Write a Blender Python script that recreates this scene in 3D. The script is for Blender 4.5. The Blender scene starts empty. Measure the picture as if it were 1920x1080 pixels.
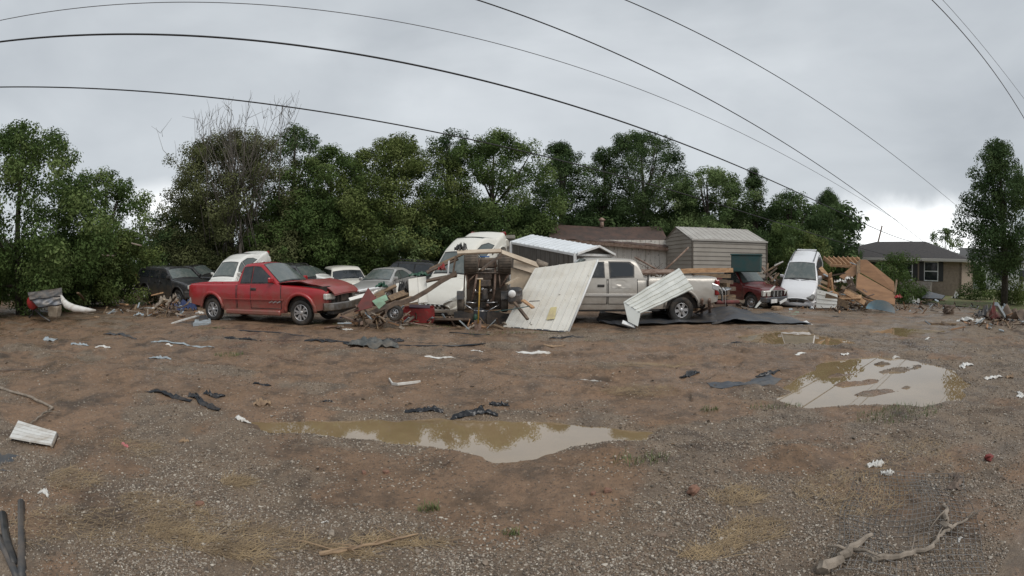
import bpy, math, random
import numpy as np
from mathutils import Vector, Matrix, Euler

random.seed(11)
rng = np.random.default_rng(11)
S = bpy.context.scene
C = S.collection
R = math.radians

# ------------------------------------------------------------------ camera, world, sun, exposure
CAM_H = 1.55
PITCH = R(-2.6)
LENS1, LENS3 = 1.05, 0.02          # wide adapter lens: angle = 1.05 r + .02 r^3 (r = 1 at the frame's side edge)
cd = bpy.data.cameras.new("camera")
cam = bpy.data.objects.new("camera", cd)
C.objects.link(cam)
cam.location = (0, 0, CAM_H)
cam.rotation_euler = (R(90) + PITCH, 0, 0)
cd.type = 'PANO'
cd.sensor_fit = 'HORIZONTAL'
cd.sensor_width = 36.0
cd.sensor_height = 20.25
cd.clip_start = 0.05
cd.clip_end = 3000
cy = cd if hasattr(cd, 'panorama_type') else cd.cycles
cy.panorama_type = 'FISHEYE_LENS_POLYNOMIAL'
cy.fisheye_fov = R(200)
cy.fisheye_polynomial_k0 = 0.0
cy.fisheye_polynomial_k1 = -LENS1 / 18.0
cy.fisheye_polynomial_k2 = 0.0
cy.fisheye_polynomial_k3 = -LENS3 / 18.0 ** 3
cy.fisheye_polynomial_k4 = 0.0
S.camera = cam

SUN_EL, SUN_AZ = 50.0, 138.0        # azimuth measured from +Y towards +X
w = bpy.data.worlds.new("World")
S.world = w
w.use_nodes = True
nt = w.node_tree
nt.nodes.clear()
def N(t, **k):
    n = nt.nodes.new(t)
    for a, b in k.items():
        setattr(n, a, b)
    return n
def L(a, b):
    nt.links.new(a, b)
out = N('ShaderNodeOutputWorld')
bg = N('ShaderNodeBackground')
bg.inputs['Strength'].default_value = 0.1
sky = N('ShaderNodeTexSky', sky_type='NISHITA')
sky.sun_disc = False
sky.sun_elevation = R(SUN_EL)
sky.sun_rotation = R(SUN_AZ)
sky.altitude = 200
sky.dust_density = 3.0
tc = N('ShaderNodeTexCoord')
mp = N('ShaderNodeMapping')
mp.inputs['Scale'].default_value = (1.0, 1.0, 2.6)
L(tc.outputs['Generated'], mp.inputs['Vector'])
n1 = N('ShaderNodeTexNoise')
n1.inputs['Scale'].default_value = 1.7
n1.inputs['Detail'].default_value = 5.0
n1.inputs['Roughness'].default_value = 0.5
n1.inputs['Distortion'].default_value = 0.4
L(mp.outputs['Vector'], n1.inputs['Vector'])
cr = N('ShaderNodeValToRGB')
cr.color_ramp.elements[0].position = 0.3
cr.color_ramp.elements[0].color = (0.405, 0.437, 0.470, 1)
cr.color_ramp.elements[1].position = 0.72
cr.color_ramp.elements[1].color = (0.585, 0.62, 0.65, 1)
L(n1.outputs['Fac'], cr.inputs['Fac'])
# breaks in the cloud low over the horizon: direction lobes broken up by noise
def lobe(az, el, tight, gain, noisy):
    d = (math.sin(R(az)) * math.cos(R(el)), math.cos(R(az)) * math.cos(R(el)), math.sin(R(el)))
    sq = N('ShaderNodeVectorMath', operation='SUBTRACT')
    L(tc.outputs['Generated'], sq.inputs[0])
    sq.inputs[1].default_value = d
    sc = N('ShaderNodeVectorMath', operation='MULTIPLY')
    L(sq.outputs[0], sc.inputs[0])
    sc.inputs[1].default_value = (tight, tight, tight * 2.4)
    ln = N('ShaderNodeVectorMath', operation='LENGTH')
    L(sc.outputs[0], ln.inputs[0])
    ns = N('ShaderNodeTexNoise')
    ns.inputs['Scale'].default_value = 7.0
    ns.inputs['Detail'].default_value = 6.0
    L(tc.outputs['Generated'], ns.inputs['Vector'])
    ad = N('ShaderNodeMath', operation='MULTIPLY_ADD')
    L(ns.outputs['Fac'], ad.inputs[0])
    ad.inputs[1].default_value = noisy
    L(ln.outputs['Value'], ad.inputs[2])
    mr = N('ShaderNodeMapRange')
    mr.interpolation_type = 'SMOOTHSTEP'
    L(ad.outputs[0], mr.inputs['Value'])
    mr.inputs['From Min'].default_value = 1.0 + noisy * .5
    mr.inputs['From Max'].default_value = 0.25 + noisy * .5
    mr.inputs['To Min'].default_value = 0.0
    mr.inputs['To Max'].default_value = gain
    return mr.outputs[0]
col = cr.outputs['Color']
for args, tint in (((48, 2.5, 3.6, 0.75, 1.1), (1, .985, .95)), ((-40, 6.5, 6.0, 0.5, 0.8), (1, .97, .93)),
                   ((8, 22, 2.2, 0.06, 1.0), (1, 1, 1))):
    g = lobe(*args)
    mx = N('ShaderNodeMixRGB', blend_type='ADD')
    mx.inputs['Fac'].default_value = 1.0
    L(col, mx.inputs[1])
    tm = N('ShaderNodeMixRGB', blend_type='MULTIPLY')
    tm.inputs['Fac'].default_value = 1.0
    L(g, tm.inputs[1])
    tm.inputs[2].default_value = (*tint, 1)
    L(tm.outputs[0], mx.inputs[2])
    col = mx.outputs[0]
x10 = N('ShaderNodeMixRGB', blend_type='MULTIPLY')
x10.inputs['Fac'].default_value = 1.0
L(col, x10.inputs[1])
x10.inputs[2].default_value = (10, 10, 10, 1)
mixs = N('ShaderNodeMixRGB')
mixs.inputs['Fac'].default_value = 0.95
L(sky.outputs['Color'], mixs.inputs[1])
L(x10.outputs[0], mixs.inputs[2])
L(mixs.outputs[0], bg.inputs['Color'])
L(bg.outputs[0], out.inputs['Surface'])

sd = bpy.data.lights.new("sun", 'SUN')
sd.energy = 1.5
sd.angle = R(35)
sd.color = (1.0, 0.96, 0.9)
sun = bpy.data.objects.new("sun", sd)
C.objects.link(sun)
_d = Vector((math.sin(R(SUN_AZ)) * math.cos(R(SUN_EL)), math.cos(R(SUN_AZ)) * math.cos(R(SUN_EL)), math.sin(R(SUN_EL))))
sun.rotation_euler = (-_d).to_track_quat('-Z', 'Y').to_euler()
sun.location = (30, 20, 60)

S.view_settings.view_transform = 'Standard'
S.view_settings.look = 'None'
S.view_settings.exposure = 0.24
S.view_settings.gamma = 1.0
S.view_settings.use_curve_mapping = False
S.render.engine = 'CYCLES'
S.cycles.max_bounces = 6
S.cycles.diffuse_bounces = 3
S.cycles.glossy_bounces = 3
S.cycles.transparent_max_bounces = 6
S.cycles.use_denoising = True

# ------------------------------------------------------------------ measuring helpers
def ray(px, py):
    x = (px - 960) / 960.0
    y = (540 - py) / 960.0
    r = math.hypot(x, y) + 1e-9
    th = LENS1 * r + LENS3 * r ** 3
    c = (x / r * math.sin(th), math.cos(th), y / r * math.sin(th))
    cp, sp = math.cos(PITCH), math.sin(PITCH)
    return Vector((c[0], c[1] * cp - c[2] * sp, c[1] * sp + c[2] * cp))
def G(px, py, z=0.0):
    d = ray(px, py)
    t = (z - CAM_H) / d.z
    return Vector((d.x * t, d.y * t, z))
def P(px, py, dist):
    """point seen at that place, at a horizontal distance from the camera"""
    d = ray(px, py)
    t = dist / math.hypot(d.x, d.y)
    return Vector((d.x * t, d.y * t, CAM_H + d.z * t))

# ------------------------------------------------------------------ noise (for the terrain)
def _hash(ix, iy, seed):
    n = (ix.astype(np.int64) * 374761393 + iy.astype(np.int64) * 668265263 + seed * 1442695041) & 0x7fffffff
    n = ((n ^ (n >> 13)) * 1274126177) & 0x7fffffff
    n = (n ^ (n >> 16)) & 0xffff
    return n / 65535.0
def vnoise(x, y, seed=0):
    x = np.asarray(x, float)
    y = np.asarray(y, float)
    ix = np.floor(x)
    iy = np.floor(y)
    fx = x - ix
    fy = y - iy
    fx = fx * fx * (3 - 2 * fx)
    fy = fy * fy * (3 - 2 * fy)
    a = _hash(ix, iy, seed)
    b = _hash(ix + 1, iy, seed)
    c = _hash(ix, iy + 1, seed)
    d = _hash(ix + 1, iy + 1, seed)
    return (a * (1 - fx) + b * fx) * (1 - fy) + (c * (1 - fx) + d * fx) * fy - 0.5
def fbm(x, y, seed=0, oct=4):
    t = 0
    a = 1.0
    for k in range(oct):
        t = t + a * vnoise(x * 2 ** k, y * 2 ** k, seed + k * 7)
        a *= .5
    return t

# ------------------------------------------------------------------ materials
def mk(name, col, rough=0.7, metal=0.0, col2=None, scale=4.0, detail=5.0, lo=.4, hi=.62, bump=0.0, bscale=30.0,
       spec=0.5, stretch=(1, 1, 1), col3=None, scale3=20.0, lo3=.55, hi3=.62, rough2=None, coat=0.0, ior=None):
    m = bpy.data.materials.new(name)
    m.use_nodes = True
    t = m.node_tree
    p = t.nodes['Principled BSDF']
    p.inputs['Roughness'].default_value = rough
    p.inputs['Metallic'].default_value = metal
    p.inputs['Specular IOR Level'].default_value = spec
    p.inputs['Coat Weight'].default_value = coat
    if ior:
        p.inputs['IOR'].default_value = ior
    p.inputs['Base Color'].default_value = (*col, 1)
    if col2 or bump:
        tcn = t.nodes.new('ShaderNodeTexCoord')
        mpn = t.nodes.new('ShaderNodeMapping')
        mpn.inputs['Scale'].default_value = stretch
        t.links.new(tcn.outputs['Object'], mpn.inputs['Vector'])
    cur = None
    def layer(c1, c2, sc, a, b, src):
        nz = t.nodes.new('ShaderNodeTexNoise')
        nz.inputs['Scale'].default_value = sc
        nz.inputs['Detail'].default_value = detail
        nz.inputs['Roughness'].default_value = .62
        t.links.new(mpn.outputs['Vector'], nz.inputs['Vector'])
        rp = t.nodes.new('ShaderNodeMapRange')
        rp.inputs['From Min'].default_value = a
        rp.inputs['From Max'].default_value = b
        t.links.new(nz.outputs['Fac'], rp.inputs['Value'])
        mx = t.nodes.new('ShaderNodeMixRGB')
        t.links.new(rp.outputs[0], mx.inputs['Fac'])
        if src is None:
            mx.inputs[1].default_value = (*c1, 1)
        else:
            t.links.new(src, mx.inputs[1])
        mx.inputs[2].default_value = (*c2, 1)
        return mx.outputs[0], rp.outputs[0]
    if col2:
        cur, f = layer(col, col2, scale, lo, hi, None)
        if rough2 is not None:
            mr = t.nodes.new('ShaderNodeMapRange')
            t.links.new(f, mr.inputs['Value'])
            mr.inputs['To Min'].default_value = rough
            mr.inputs['To Max'].default_value = rough2
            t.links.new(mr.outputs[0], p.inputs['Roughness'])
        if col3:
            cur, f = layer(None, col3, scale3, lo3, hi3, cur)
        t.links.new(cur, p.inputs['Base Color'])
    if bump:
        nb = t.nodes.new('ShaderNodeTexNoise')
        nb.inputs['Scale'].default_value = bscale
        nb.inputs['Detail'].default_value = 4
        t.links.new(mpn.outputs['Vector'], nb.inputs['Vector'])
        bp = t.nodes.new('ShaderNodeBump')
        bp.inputs['Strength'].default_value = bump
        bp.inputs['Distance'].default_value = .02
        t.links.new(nb.outputs['Fac'], bp.inputs['Height'])
        t.links.new(bp.outputs[0], p.inputs['Normal'])
    return m

MUD = (0.16, 0.115, 0.08)
def paint(name, col, rough=0.32, metal=0.0, mud=1.0, low=.55, coat=.5, fade=None):
    """car paint with dried mud splashed up from below and a film of dust (object coordinates of the part)"""
    m = bpy.data.materials.new(name)
    m.use_nodes = True
    t = m.node_tree
    p = t.nodes['Principled BSDF']
    p.inputs['Metallic'].default_value = metal
    p.inputs['Coat Weight'].default_value = coat
    p.inputs['Coat Roughness'].default_value = .12
    tcn = t.nodes.new('ShaderNodeTexCoord')
    sp = t.nodes.new('ShaderNodeSeparateXYZ')
    t.links.new(tcn.outputs['Object'], sp.inputs[0])
    nz = t.nodes.new('ShaderNodeTexNoise')
    nz.inputs['Scale'].default_value = 3.0
    nz.inputs['Detail'].default_value = 7
    nz.inputs['Roughness'].default_value = .65
    t.links.new(tcn.outputs['Object'], nz.inputs['Vector'])
    # f = noise*.9 - z/low
    a = t.nodes.new('ShaderNodeMath')
    a.operation = 'MULTIPLY_ADD'
    t.links.new(sp.outputs['Z'], a.inputs[0])
    a.inputs[1].default_value = -0.75 / low
    t.links.new(nz.outputs['Fac'], a.inputs[2])
    mr = t.nodes.new('ShaderNodeMapRange')
    t.links.new(a.outputs[0], mr.inputs['Value'])
    mr.inputs['From Min'].default_value = -0.35
    mr.inputs['From Max'].default_value = 0.25
    mr.inputs['To Max'].default_value = .85 * mud
    n2 = t.nodes.new('ShaderNodeTexNoise')
    n2.inputs['Scale'].default_value = 9.0
    n2.inputs['Detail'].default_value = 6
    t.links.new(tcn.outputs['Object'], n2.inputs['Vector'])
    m2 = t.nodes.new('ShaderNodeMapRange')
    t.links.new(n2.outputs['Fac'], m2.inputs['Value'])
    m2.inputs['From Min'].default_value = .42
    m2.inputs['From Max'].default_value = .75
    m2.inputs['To Max'].default_value = .35 * mud
    c0 = t.nodes.new('ShaderNodeMixRGB')
    t.links.new(m2.outputs[0], c0.inputs['Fac'])
    c0.inputs[1].default_value = (*col, 1)
    f = fade or tuple(x * .6 + y * .4 for x, y in zip(col, (.32, .27, .22)))
    c0.inputs[2].default_value = (*f, 1)
    c1 = t.nodes.new('ShaderNodeMixRGB')
    t.links.new(mr.outputs[0], c1.inputs['Fac'])
    t.links.new(c0.outputs[0], c1.inputs[1])
    c1.inputs[2].default_value = (*MUD, 1)
    t.links.new(c1.outputs[0], p.inputs['Base Color'])
    rr = t.nodes.new('ShaderNodeMapRange')
    t.links.new(mr.outputs[0], rr.inputs['Value'])
    rr.inputs['To Min'].default_value = rough
    rr.inputs['To Max'].default_value = .85
    t.links.new(rr.outputs[0], p.inputs['Roughness'])
    # panels are slightly dinged
    n3 = t.nodes.new('ShaderNodeTexNoise')
    n3.inputs['Scale'].default_value = 2.6
    n3.inputs['Detail'].default_value = 3
    t.links.new(tcn.outputs['Object'], n3.inputs['Vector'])
    b3 = t.nodes.new('ShaderNodeBump')
    b3.inputs['Strength'].default_value = .35
    b3.inputs['Distance'].default_value = .05
    t.links.new(n3.outputs['Fac'], b3.inputs['Height'])
    t.links.new(b3.outputs[0], p.inputs['Normal'])
    t.links.new(b3.outputs[0], p.inputs['Coat Normal'])
    return m

M = {}
M['black'] = mk('black plastic', (.015, .016, .018), .45, col2=(.05, .045, .04), scale=6)
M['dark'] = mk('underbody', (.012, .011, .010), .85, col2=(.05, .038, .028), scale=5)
M['tyre'] = mk('tyre rubber', (.022, .021, .02), .75, col2=(.085, .066, .05), scale=5, lo=.45, hi=.75)
M['rim'] = mk('alloy rim', (.52, .52, .53), .32, .75, col2=(.24, .2, .16), scale=7, lo=.45, hi=.8)
M['rimdark'] = mk('rim recess', (.03, .028, .026), .7)
M['chrome'] = mk('bright metal', (.62, .62, .63), .22, .9, col2=(.3, .26, .22), scale=6, lo=.5, hi=.8)
M['glass'] = mk('dusty sky-toned glass', (.085, .105, .10), .08, col2=(.2, .2, .18), scale=3, lo=.45, hi=.85, spec=.9, rough2=.32)  # grey-green base paints in some sky reflection along with the dust
M['glassdark'] = mk('tinted glass', (.018, .022, .026), .07, col2=(.09, .085, .08), scale=3, lo=.5, hi=.9, spec=.7, rough2=.3)
M['lamp'] = mk('lamp lens', (.62, .62, .58), .12, col2=(.4, .38, .33), scale=8, spec=.8)
M['tail'] = mk('tail lamp', (.24, .014, .014), .15, spec=.7)
M['amber'] = mk('amber lamp', (.6, .22, .03), .2)
M['wood'] = mk('weathered timber', (.25, .17, .10), .8, col2=(.13, .09, .06), scale=3, stretch=(1, 6, 6), bump=.3)
M['woodnew'] = mk('raw timber', (.50, .31, .17), .75, col2=(.34, .19, .10), scale=3, stretch=(1, 6, 6), bump=.2)
M['wooddark'] = mk('wet dark timber', (.085, .06, .045), .7, col2=(.17, .12, .085), scale=4, bump=.3)
M['ply'] = mk('plywood', (.34, .185, .095), .8, col2=(.20, .11, .06), scale=1.6, lo=.3, hi=.75, detail=8, stretch=(1, 1, 5), bump=.2)
M['white'] = mk('white metal', (.74, .73, .69), .42, col2=(.5, .46, .38), scale=2.5, lo=.52, hi=.85, col3=(.25, .19, .13), scale3=9, lo3=.64, hi3=.72)
M['whiteclean'] = mk('white plastic', (.75, .75, .74), .4, col2=(.5, .47, .42), scale=5, lo=.5, hi=.8)
M['rust'] = mk('rusty steel', (.15, .088, .062), .8, col2=(.26, .19, .15), scale=8, bump=.4)
M['rustdark'] = mk('dark greasy steel', (.065, .053, .045), .6, col2=(.15, .11, .085), scale=9, bump=.3)
M['sheet'] = mk('dark grey sheet metal', (.085, .092, .105), .42, .5, col2=(.16, .14, .12), scale=3, lo=.45, hi=.7)
M['poly'] = mk('black plastic sheeting', (.012, .014, .018), .3, col2=(.06, .05, .045), scale=5, lo=.5, hi=.7)
M['tarp'] = mk('grey tarpaulin', (.075, .08, .078), .5, col2=(.16, .14, .115), scale=4, lo=.45, hi=.7)
M['red'] = mk('red painted steel', (.36, .022, .022), .45, col2=(.2, .03, .025), scale=4, col3=MUD, scale3=7, lo3=.6, hi3=.75)
M['maroon'] = mk('maroon board', (.16, .035, .03), .7, col2=(.1, .035, .03), scale=4)
M['green'] = mk('pale green board', (.25, .42, .29), .6, col2=(.2, .27, .19), scale=4)
M['greendark'] = mk('dark green plastic', (.012, .085, .05), .45, col2=(.03, .06, .04), scale=5)
M['teal'] = mk('teal plastic', (.02, .075, .075), .4, col2=(.045, .075, .07), scale=3)
M['blue'] = mk('blue cloth', (.02, .035, .11), .8, col2=(.04, .05, .09), scale=5)
M['yellow'] = mk('worn yellow paint', (.66, .40, .06), .5, col2=(.4, .26, .08), scale=6)
M['tan'] = mk('tan siding', (.45, .36, .26), .6, col2=(.33, .27, .2), scale=3)

# ------------------------------------------------------------------ mesh builder
def tag(o, label=None, cat=None, group=None, kind=None):
    if label:
        o['label'] = label
    if cat:
        o['category'] = cat
    if group:
        o['group'] = group
    if kind:
        o['kind'] = kind
    return o
def empty(name, loc=(0, 0, 0), rot=(0, 0, 0), label=None, cat=None, group=None, scale=1.0):
    o = bpy.data.objects.new(name, None)
    C.objects.link(o)
    o.location = loc
    o.rotation_euler = rot
    o.scale = (scale,) * 3
    o.empty_display_size = .2
    return tag(o, label, cat, group)
class MB:
    def __init__(self):
        self.v = []
        self.f = []
        self.m = []
        self.s = []
    def add(self, vs, fs, mi=0, smooth=False, mtx=None):
        b = len(self.v)
        if mtx is not None:
            vs = [mtx @ Vector(q) for q in vs]
        self.v += [tuple(q) for q in vs]
        for f in fs:
            self.f.append([i + b for i in f])
            self.m.append(mi)
            self.s.append(smooth)
        return self
    def box(self, c, s, rot=(0, 0, 0), mi=0, taper=1.0, ch=0.0, smooth=False):
        """box with chamfered vertical and horizontal edges when ch > 0"""
        hx, hy, hz = s[0] / 2, s[1] / 2, s[2] / 2
        mtx = Matrix.Translation(c) @ Euler(rot).to_matrix().to_4x4()
        if ch <= 0:
            vs = [(sx * hx * (taper if sz > 0 else 1), sy * hy * (taper if sz > 0 else 1), sz * hz) for sz in (-1, 1) for sx, sy in ((-1, -1), (1, -1), (1, 1), (-1, 1))]
            fs = [(3, 2, 1, 0), (4, 5, 6, 7), (0, 1, 5, 4), (1, 2, 6, 5), (2, 3, 7, 6), (3, 0, 4, 7)]
            return self.add(vs, fs, mi, smooth, mtx)
        ch = min(ch, hx * .9, hy * .9, hz * .9)
        def oct_(z, d):
            a, b = hx - d, hy - d
            c2 = max(ch - d, 0.0005)
            return [(-a + c2, -b, z), (a - c2, -b, z), (a, -b + c2, z), (a, b - c2, z), (a - c2, b, z), (-a + c2, b, z), (-a, b - c2, z), (-a, -b + c2, z)]
        vs = oct_(-hz, ch * .7) + oct_(-hz + ch, 0) + oct_(hz - ch, 0) + oct_(hz, ch * .7)
        fs = [tuple(range(7, -1, -1)), tuple(range(24, 32))]
        for k in range(3):
            for i in range(8):
                j = (i + 1) % 8
                fs.append((k * 8 + i, k * 8 + j, (k + 1) * 8 + j, (k + 1) * 8 + i))
        return self.add(vs, fs, mi, smooth, mtx)
    def tube(self, pts, r, n=8, mi=0, cap=True, smooth=True, r2=None):
        pts = [Vector(q) for q in pts]
        k = len(pts)
        rad = r if isinstance(r, (list, tuple)) else [r + ((r2 if r2 is not None else r) - r) * i / max(k - 1, 1) for i in range(k)]
        vs = []
        for i, q in enumerate(pts):
            d = (pts[min(i + 1, k - 1)] - pts[max(i - 1, 0)])
            d = d.normalized() if d.length > 1e-9 else Vector((0, 0, 1))
            up = Vector((0, 0, 1)) if abs(d.z) < .93 else Vector((0, 1, 0))
            a = d.cross(up).normalized()
            b = a.cross(d).normalized()
            for j in range(n):
                th = 2 * math.pi * j / n
                vs.append(q + (a * math.cos(th) + b * math.sin(th)) * rad[i])
        fs = []
        for i in range(k - 1):
            for j in range(n):
                j2 = (j + 1) % n
                fs.append((i * n + j, i * n + j2, (i + 1) * n + j2, (i + 1) * n + j))
        if cap:
            fs.append(tuple(range(n - 1, -1, -1)))
            fs.append(tuple(range((k - 1) * n, k * n)))
        return self.add(vs, fs, mi, smooth)
    def lathe(self, prof, n=24, mtx=None, mi=0, smooth=True, closed=False):
        """profile of (radius, height) turned about local y"""
        vs = []
        k = len(prof)
        for j in range(n):
            th = 2 * math.pi * j / n
            for r, h in prof:
                vs.append((r * math.cos(th), h, r * math.sin(th)))
        fs = []
        for j in range(n):
            j2 = (j + 1) % n
            for i in range(k if closed else k - 1):
                i2 = (i + 1) % k
                fs.append((j * k + i, j * k + i2, j2 * k + i2, j2 * k + i))
        return self.add(vs, fs, mi, smooth, mtx)
    def grid(self, fn, nu, nv, mi=0, smooth=True, flip=False):
        vs = [fn(i / nu, j / nv) for i in range(nu + 1) for j in range(nv + 1)]
        fs = []
        for i in range(nu):
            for j in range(nv):
                a = i * (nv + 1) + j
                q = (a, a + 1, a + nv + 2, a + nv + 1)
                fs.append(q[::-1] if flip else q)
        return self.add(vs, fs, mi, smooth)
    def prism(self, pts, off, mi=0, smooth=False):
        """polygon of 3-D points pushed along a vector: a plate with thickness"""
        off = Vector(off)
        n = len(pts)
        vs = [Vector(q) for q in pts] + [Vector(q) + off for q in pts]
        fs = [tuple(range(n - 1, -1, -1)), tuple(range(n, 2 * n))]
        for i in range(n):
            j = (i + 1) % n
            fs.append((i, j, n + j, n + i))
        return self.add(vs, fs, mi, smooth)
    def build(self, name, mats, parent=None, label=None, cat=None, group=None, kind=None, loc=None, rot=None):
        me = bpy.data.meshes.new(name)
        me.from_pydata(self.v, [], self.f)
        if not isinstance(mats, (list, tuple)):
            mats = [mats]
        for m in mats:
            me.materials.append(m)
        me.polygons.foreach_set('material_index', self.m)
        me.polygons.foreach_set('use_smooth', self.s)
        me.update()
        o = bpy.data.objects.new(name, me)
        C.objects.link(o)
        if parent:
            o.parent = parent
        if loc is not None:
            o.location = loc
        if rot is not None:
            o.rotation_euler = rot
        return tag(o, label, cat, group, kind)
def copy_tree(o, parent=None):
    c = o.copy()
    C.objects.link(c)
    if parent:
        c.parent = parent
    for ch in list(o.children):
        copy_tree(ch, c)
    return c
def np_mesh(name, V, F, mat, smooth=False, attr=None, parent=None):
    """V (n,3), F (m,k) all of the same size"""
    me = bpy.data.meshes.new(name)
    n, k = F.shape
    me.vertices.add(len(V))
    me.vertices.foreach_set('co', np.asarray(V, np.float32).ravel())
    me.loops.add(n * k)
    me.loops.foreach_set('vertex_index', np.asarray(F, np.int32).ravel())
    me.polygons.add(n)
    me.polygons.foreach_set('loop_start', np.arange(0, n * k, k, dtype=np.int32))
    me.polygons.foreach_set('loop_total', np.full(n, k, np.int32))
    me.polygons.foreach_set('use_smooth', np.full(n, smooth, bool))
    if attr is not None:
        a = me.attributes.new('tint', 'FLOAT', 'POINT')
        a.data.foreach_set('value', np.asarray(attr, np.float32))
    me.materials.append(mat)
    me.update(calc_edges=True)
    o = bpy.data.objects.new(name, me)
    C.objects.link(o)
    if parent:
        o.parent = parent
    return o

# ------------------------------------------------------------------ terrain
def poly_from_px(pts):
    return np.array([tuple(G(a, b))[:2] for a, b in pts])
PUDDLES = [
    poly_from_px([(470, 786), (560, 784), (640, 786), (740, 783), (830, 782), (930, 782), (1040, 790), (1150, 797), (1225, 806), (1200, 820), (1150, 829),
                  (1085, 832), (1040, 845), (1000, 853), (930, 857), (860, 842), (800, 832), (700, 818), (610, 812), (520, 806)]),
    poly_from_px([(1478, 742), (1505, 712), (1540, 690), (1560, 676), (1650, 667), (1720, 676), (1775, 692), (1803, 715), (1785, 742), (1720, 751), (1640, 746), (1570, 750), (1515, 755)]),
    poly_from_px([(1375, 628), (1450, 618), (1520, 617), (1580, 630), (1600, 640), (1560, 647), (1480, 644), (1420, 640)]),
    poly_from_px([(1600, 622), (1680, 612), (1780, 618), (1700, 628)]),
]
WATER_Z = -0.035
ISLES = [(1605, 714, .42, .13), (1685, 690, .40, .13), (1645, 730, .34, .14), (1655, 679, .25, .08), (1575, 700, .30, .08), (1700, 722, .14, .07), (1720, 684, .2, .06)]
ISLES = [(*tuple(G(a, b))[:2], rx, ry) for a, b, rx, ry in ISLES]
MOUNDS = [(1170, 850, .55, .09), (1130, 862, .4, .05), (1350, 860, .5, .05), (1250, 900, .5, .04), (380, 800, .6, .05), (560, 880, .4, .04), (900, 700, .8, .05), (1500, 850, .5, .06)]
MOUNDS = [(*tuple(G(a, b))[:2], r_, h_) for a, b, r_, h_ in MOUNDS]
def sdf(x, y, poly):
    x = np.asarray(x, float)
    y = np.asarray(y, float)
    d = np.full(x.shape, 1e9)
    inside = np.zeros(x.shape, bool)
    n = len(poly)
    for i in range(n):
        ax, ay = poly[i]
        bx, by = poly[(i + 1) % n]
        ex, ey = bx - ax, by - ay
        t = np.clip(((x - ax) * ex + (y - ay) * ey) / (ex * ex + ey * ey), 0, 1)
        d = np.minimum(d, np.hypot(x - ax - t * ex, y - ay - t * ey))
        c = ((ay > y) != (by > y)) & (x < (bx - ax) * (y - ay) / (by - ay + 1e-12) + ax)
        inside ^= c
    return np.where(inside, -d, d)
def sstep(a, b, v):
    t = np.clip((v - a) / (b - a), 0, 1)
    return t * t * (3 - 2 * t)
def gravel_zone(x, y):
    g = 1.25 * fbm(x * .62 + 3, y * .95, 5, 3) + .55 * fbm(x * 2.0, y * 2.6, 9, 2)
    g = g + .20 * sstep(4.6, 3.4, y) - .38 * np.exp(-((x - .15) ** 2 / .5 + (y - 3.75) ** 2 / .10))
    g = g + .40 * np.exp(-((x + 3.6) ** 2 / 1.2 + (y - 4.6) ** 2 / .8)) + .22 * sstep(2.0, 4.5, x) * sstep(5.5, 3.5, y)
    g = g - .4 * np.exp(-((x - 2.0) ** 2 / 1.0 + (y - 3.2) ** 2 / .12)) - .3 * np.exp(-((x + 1.5) ** 2 / .5 + (y - 3.7) ** 2 / .1))
    g = g + .45 * sstep(5.5, 8, x) - .22 * sstep(4.8, 7, y) * sstep(7, 4, x)
    return np.clip(g * 1.5 + .36, 0, 1)
def gheight(x, y):
    x = np.asarray(x, float)
    y = np.asarray(y, float)
    r = np.hypot(x, y)
    h = .05 * fbm(x * .35, y * .35, 1, 3) + .035 * fbm(x * 1.6, y * 1.6, 2, 3)
    h = h + .018 * fbm(x * 6, y * 6, 3, 3) * sstep(22, 8, r)
    # churned clods and wheel ruts in the middle of the yard
    mid = sstep(4.3, 5.5, y) * sstep(14, 9, y)
    cl = np.abs(fbm(x * 3.2, y * 4.5, 21, 3))
    h = h + mid * (.075 * cl - .012)
    h = h + mid * .026 * np.sin((y + .25 * x + .8 * fbm(x * .4, y * .4, 31, 2)) * 5.2)
    h = h + .012 * np.abs(fbm(x * 14, y * 14, 41, 2)) * sstep(9, 3, r)
    for mx_, my_, mr_, mh_ in MOUNDS:
        h = h + mh_ * np.exp(-((x - mx_) ** 2 + (y - my_) ** 2) / (mr_ * .55) ** 2) * (1 + .8 * fbm(x * 5, y * 5, 51, 2))
    nz = .12 * fbm(x * 2.6, y * 3.4, 4, 3)
    for k, p in enumerate(PUDDLES):
        s = sdf(x, y, p) + nz * (1.0 if k < 2 else 1.4) - (.10 if k == 1 else 0)
        t = sstep(.22, -.20, s)
        floor = -.085 if k < 3 else -.06
        h = h * (1 - t) + floor * t
        h = np.where((s > 0) & (s < 1.2), np.maximum(h, WATER_Z + .006 + .02 * np.clip(s, 0, 1) ** 1 * 1.2 - .03 * sstep(.06, 0, s)), h)
    for ix, iy, rx, ry in ISLES:
        e = np.hypot((x - ix) / rx, (y - iy) / ry) + .9 * fbm(x * 5, y * 9, 61, 2)
        h = np.maximum(h, WATER_Z + .045 - .05 * e)
    return h
def gz(x, y):
    return float(gheight(np.array([x]), np.array([y]))[0])
def GG(px, py, up=0.0):
    """where that pixel's line of sight meets the terrain"""
    p = G(px, py)
    for _ in range(3):
        p = G(px, py, gz(p.x, p.y))
    p.z += up
    return p

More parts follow.
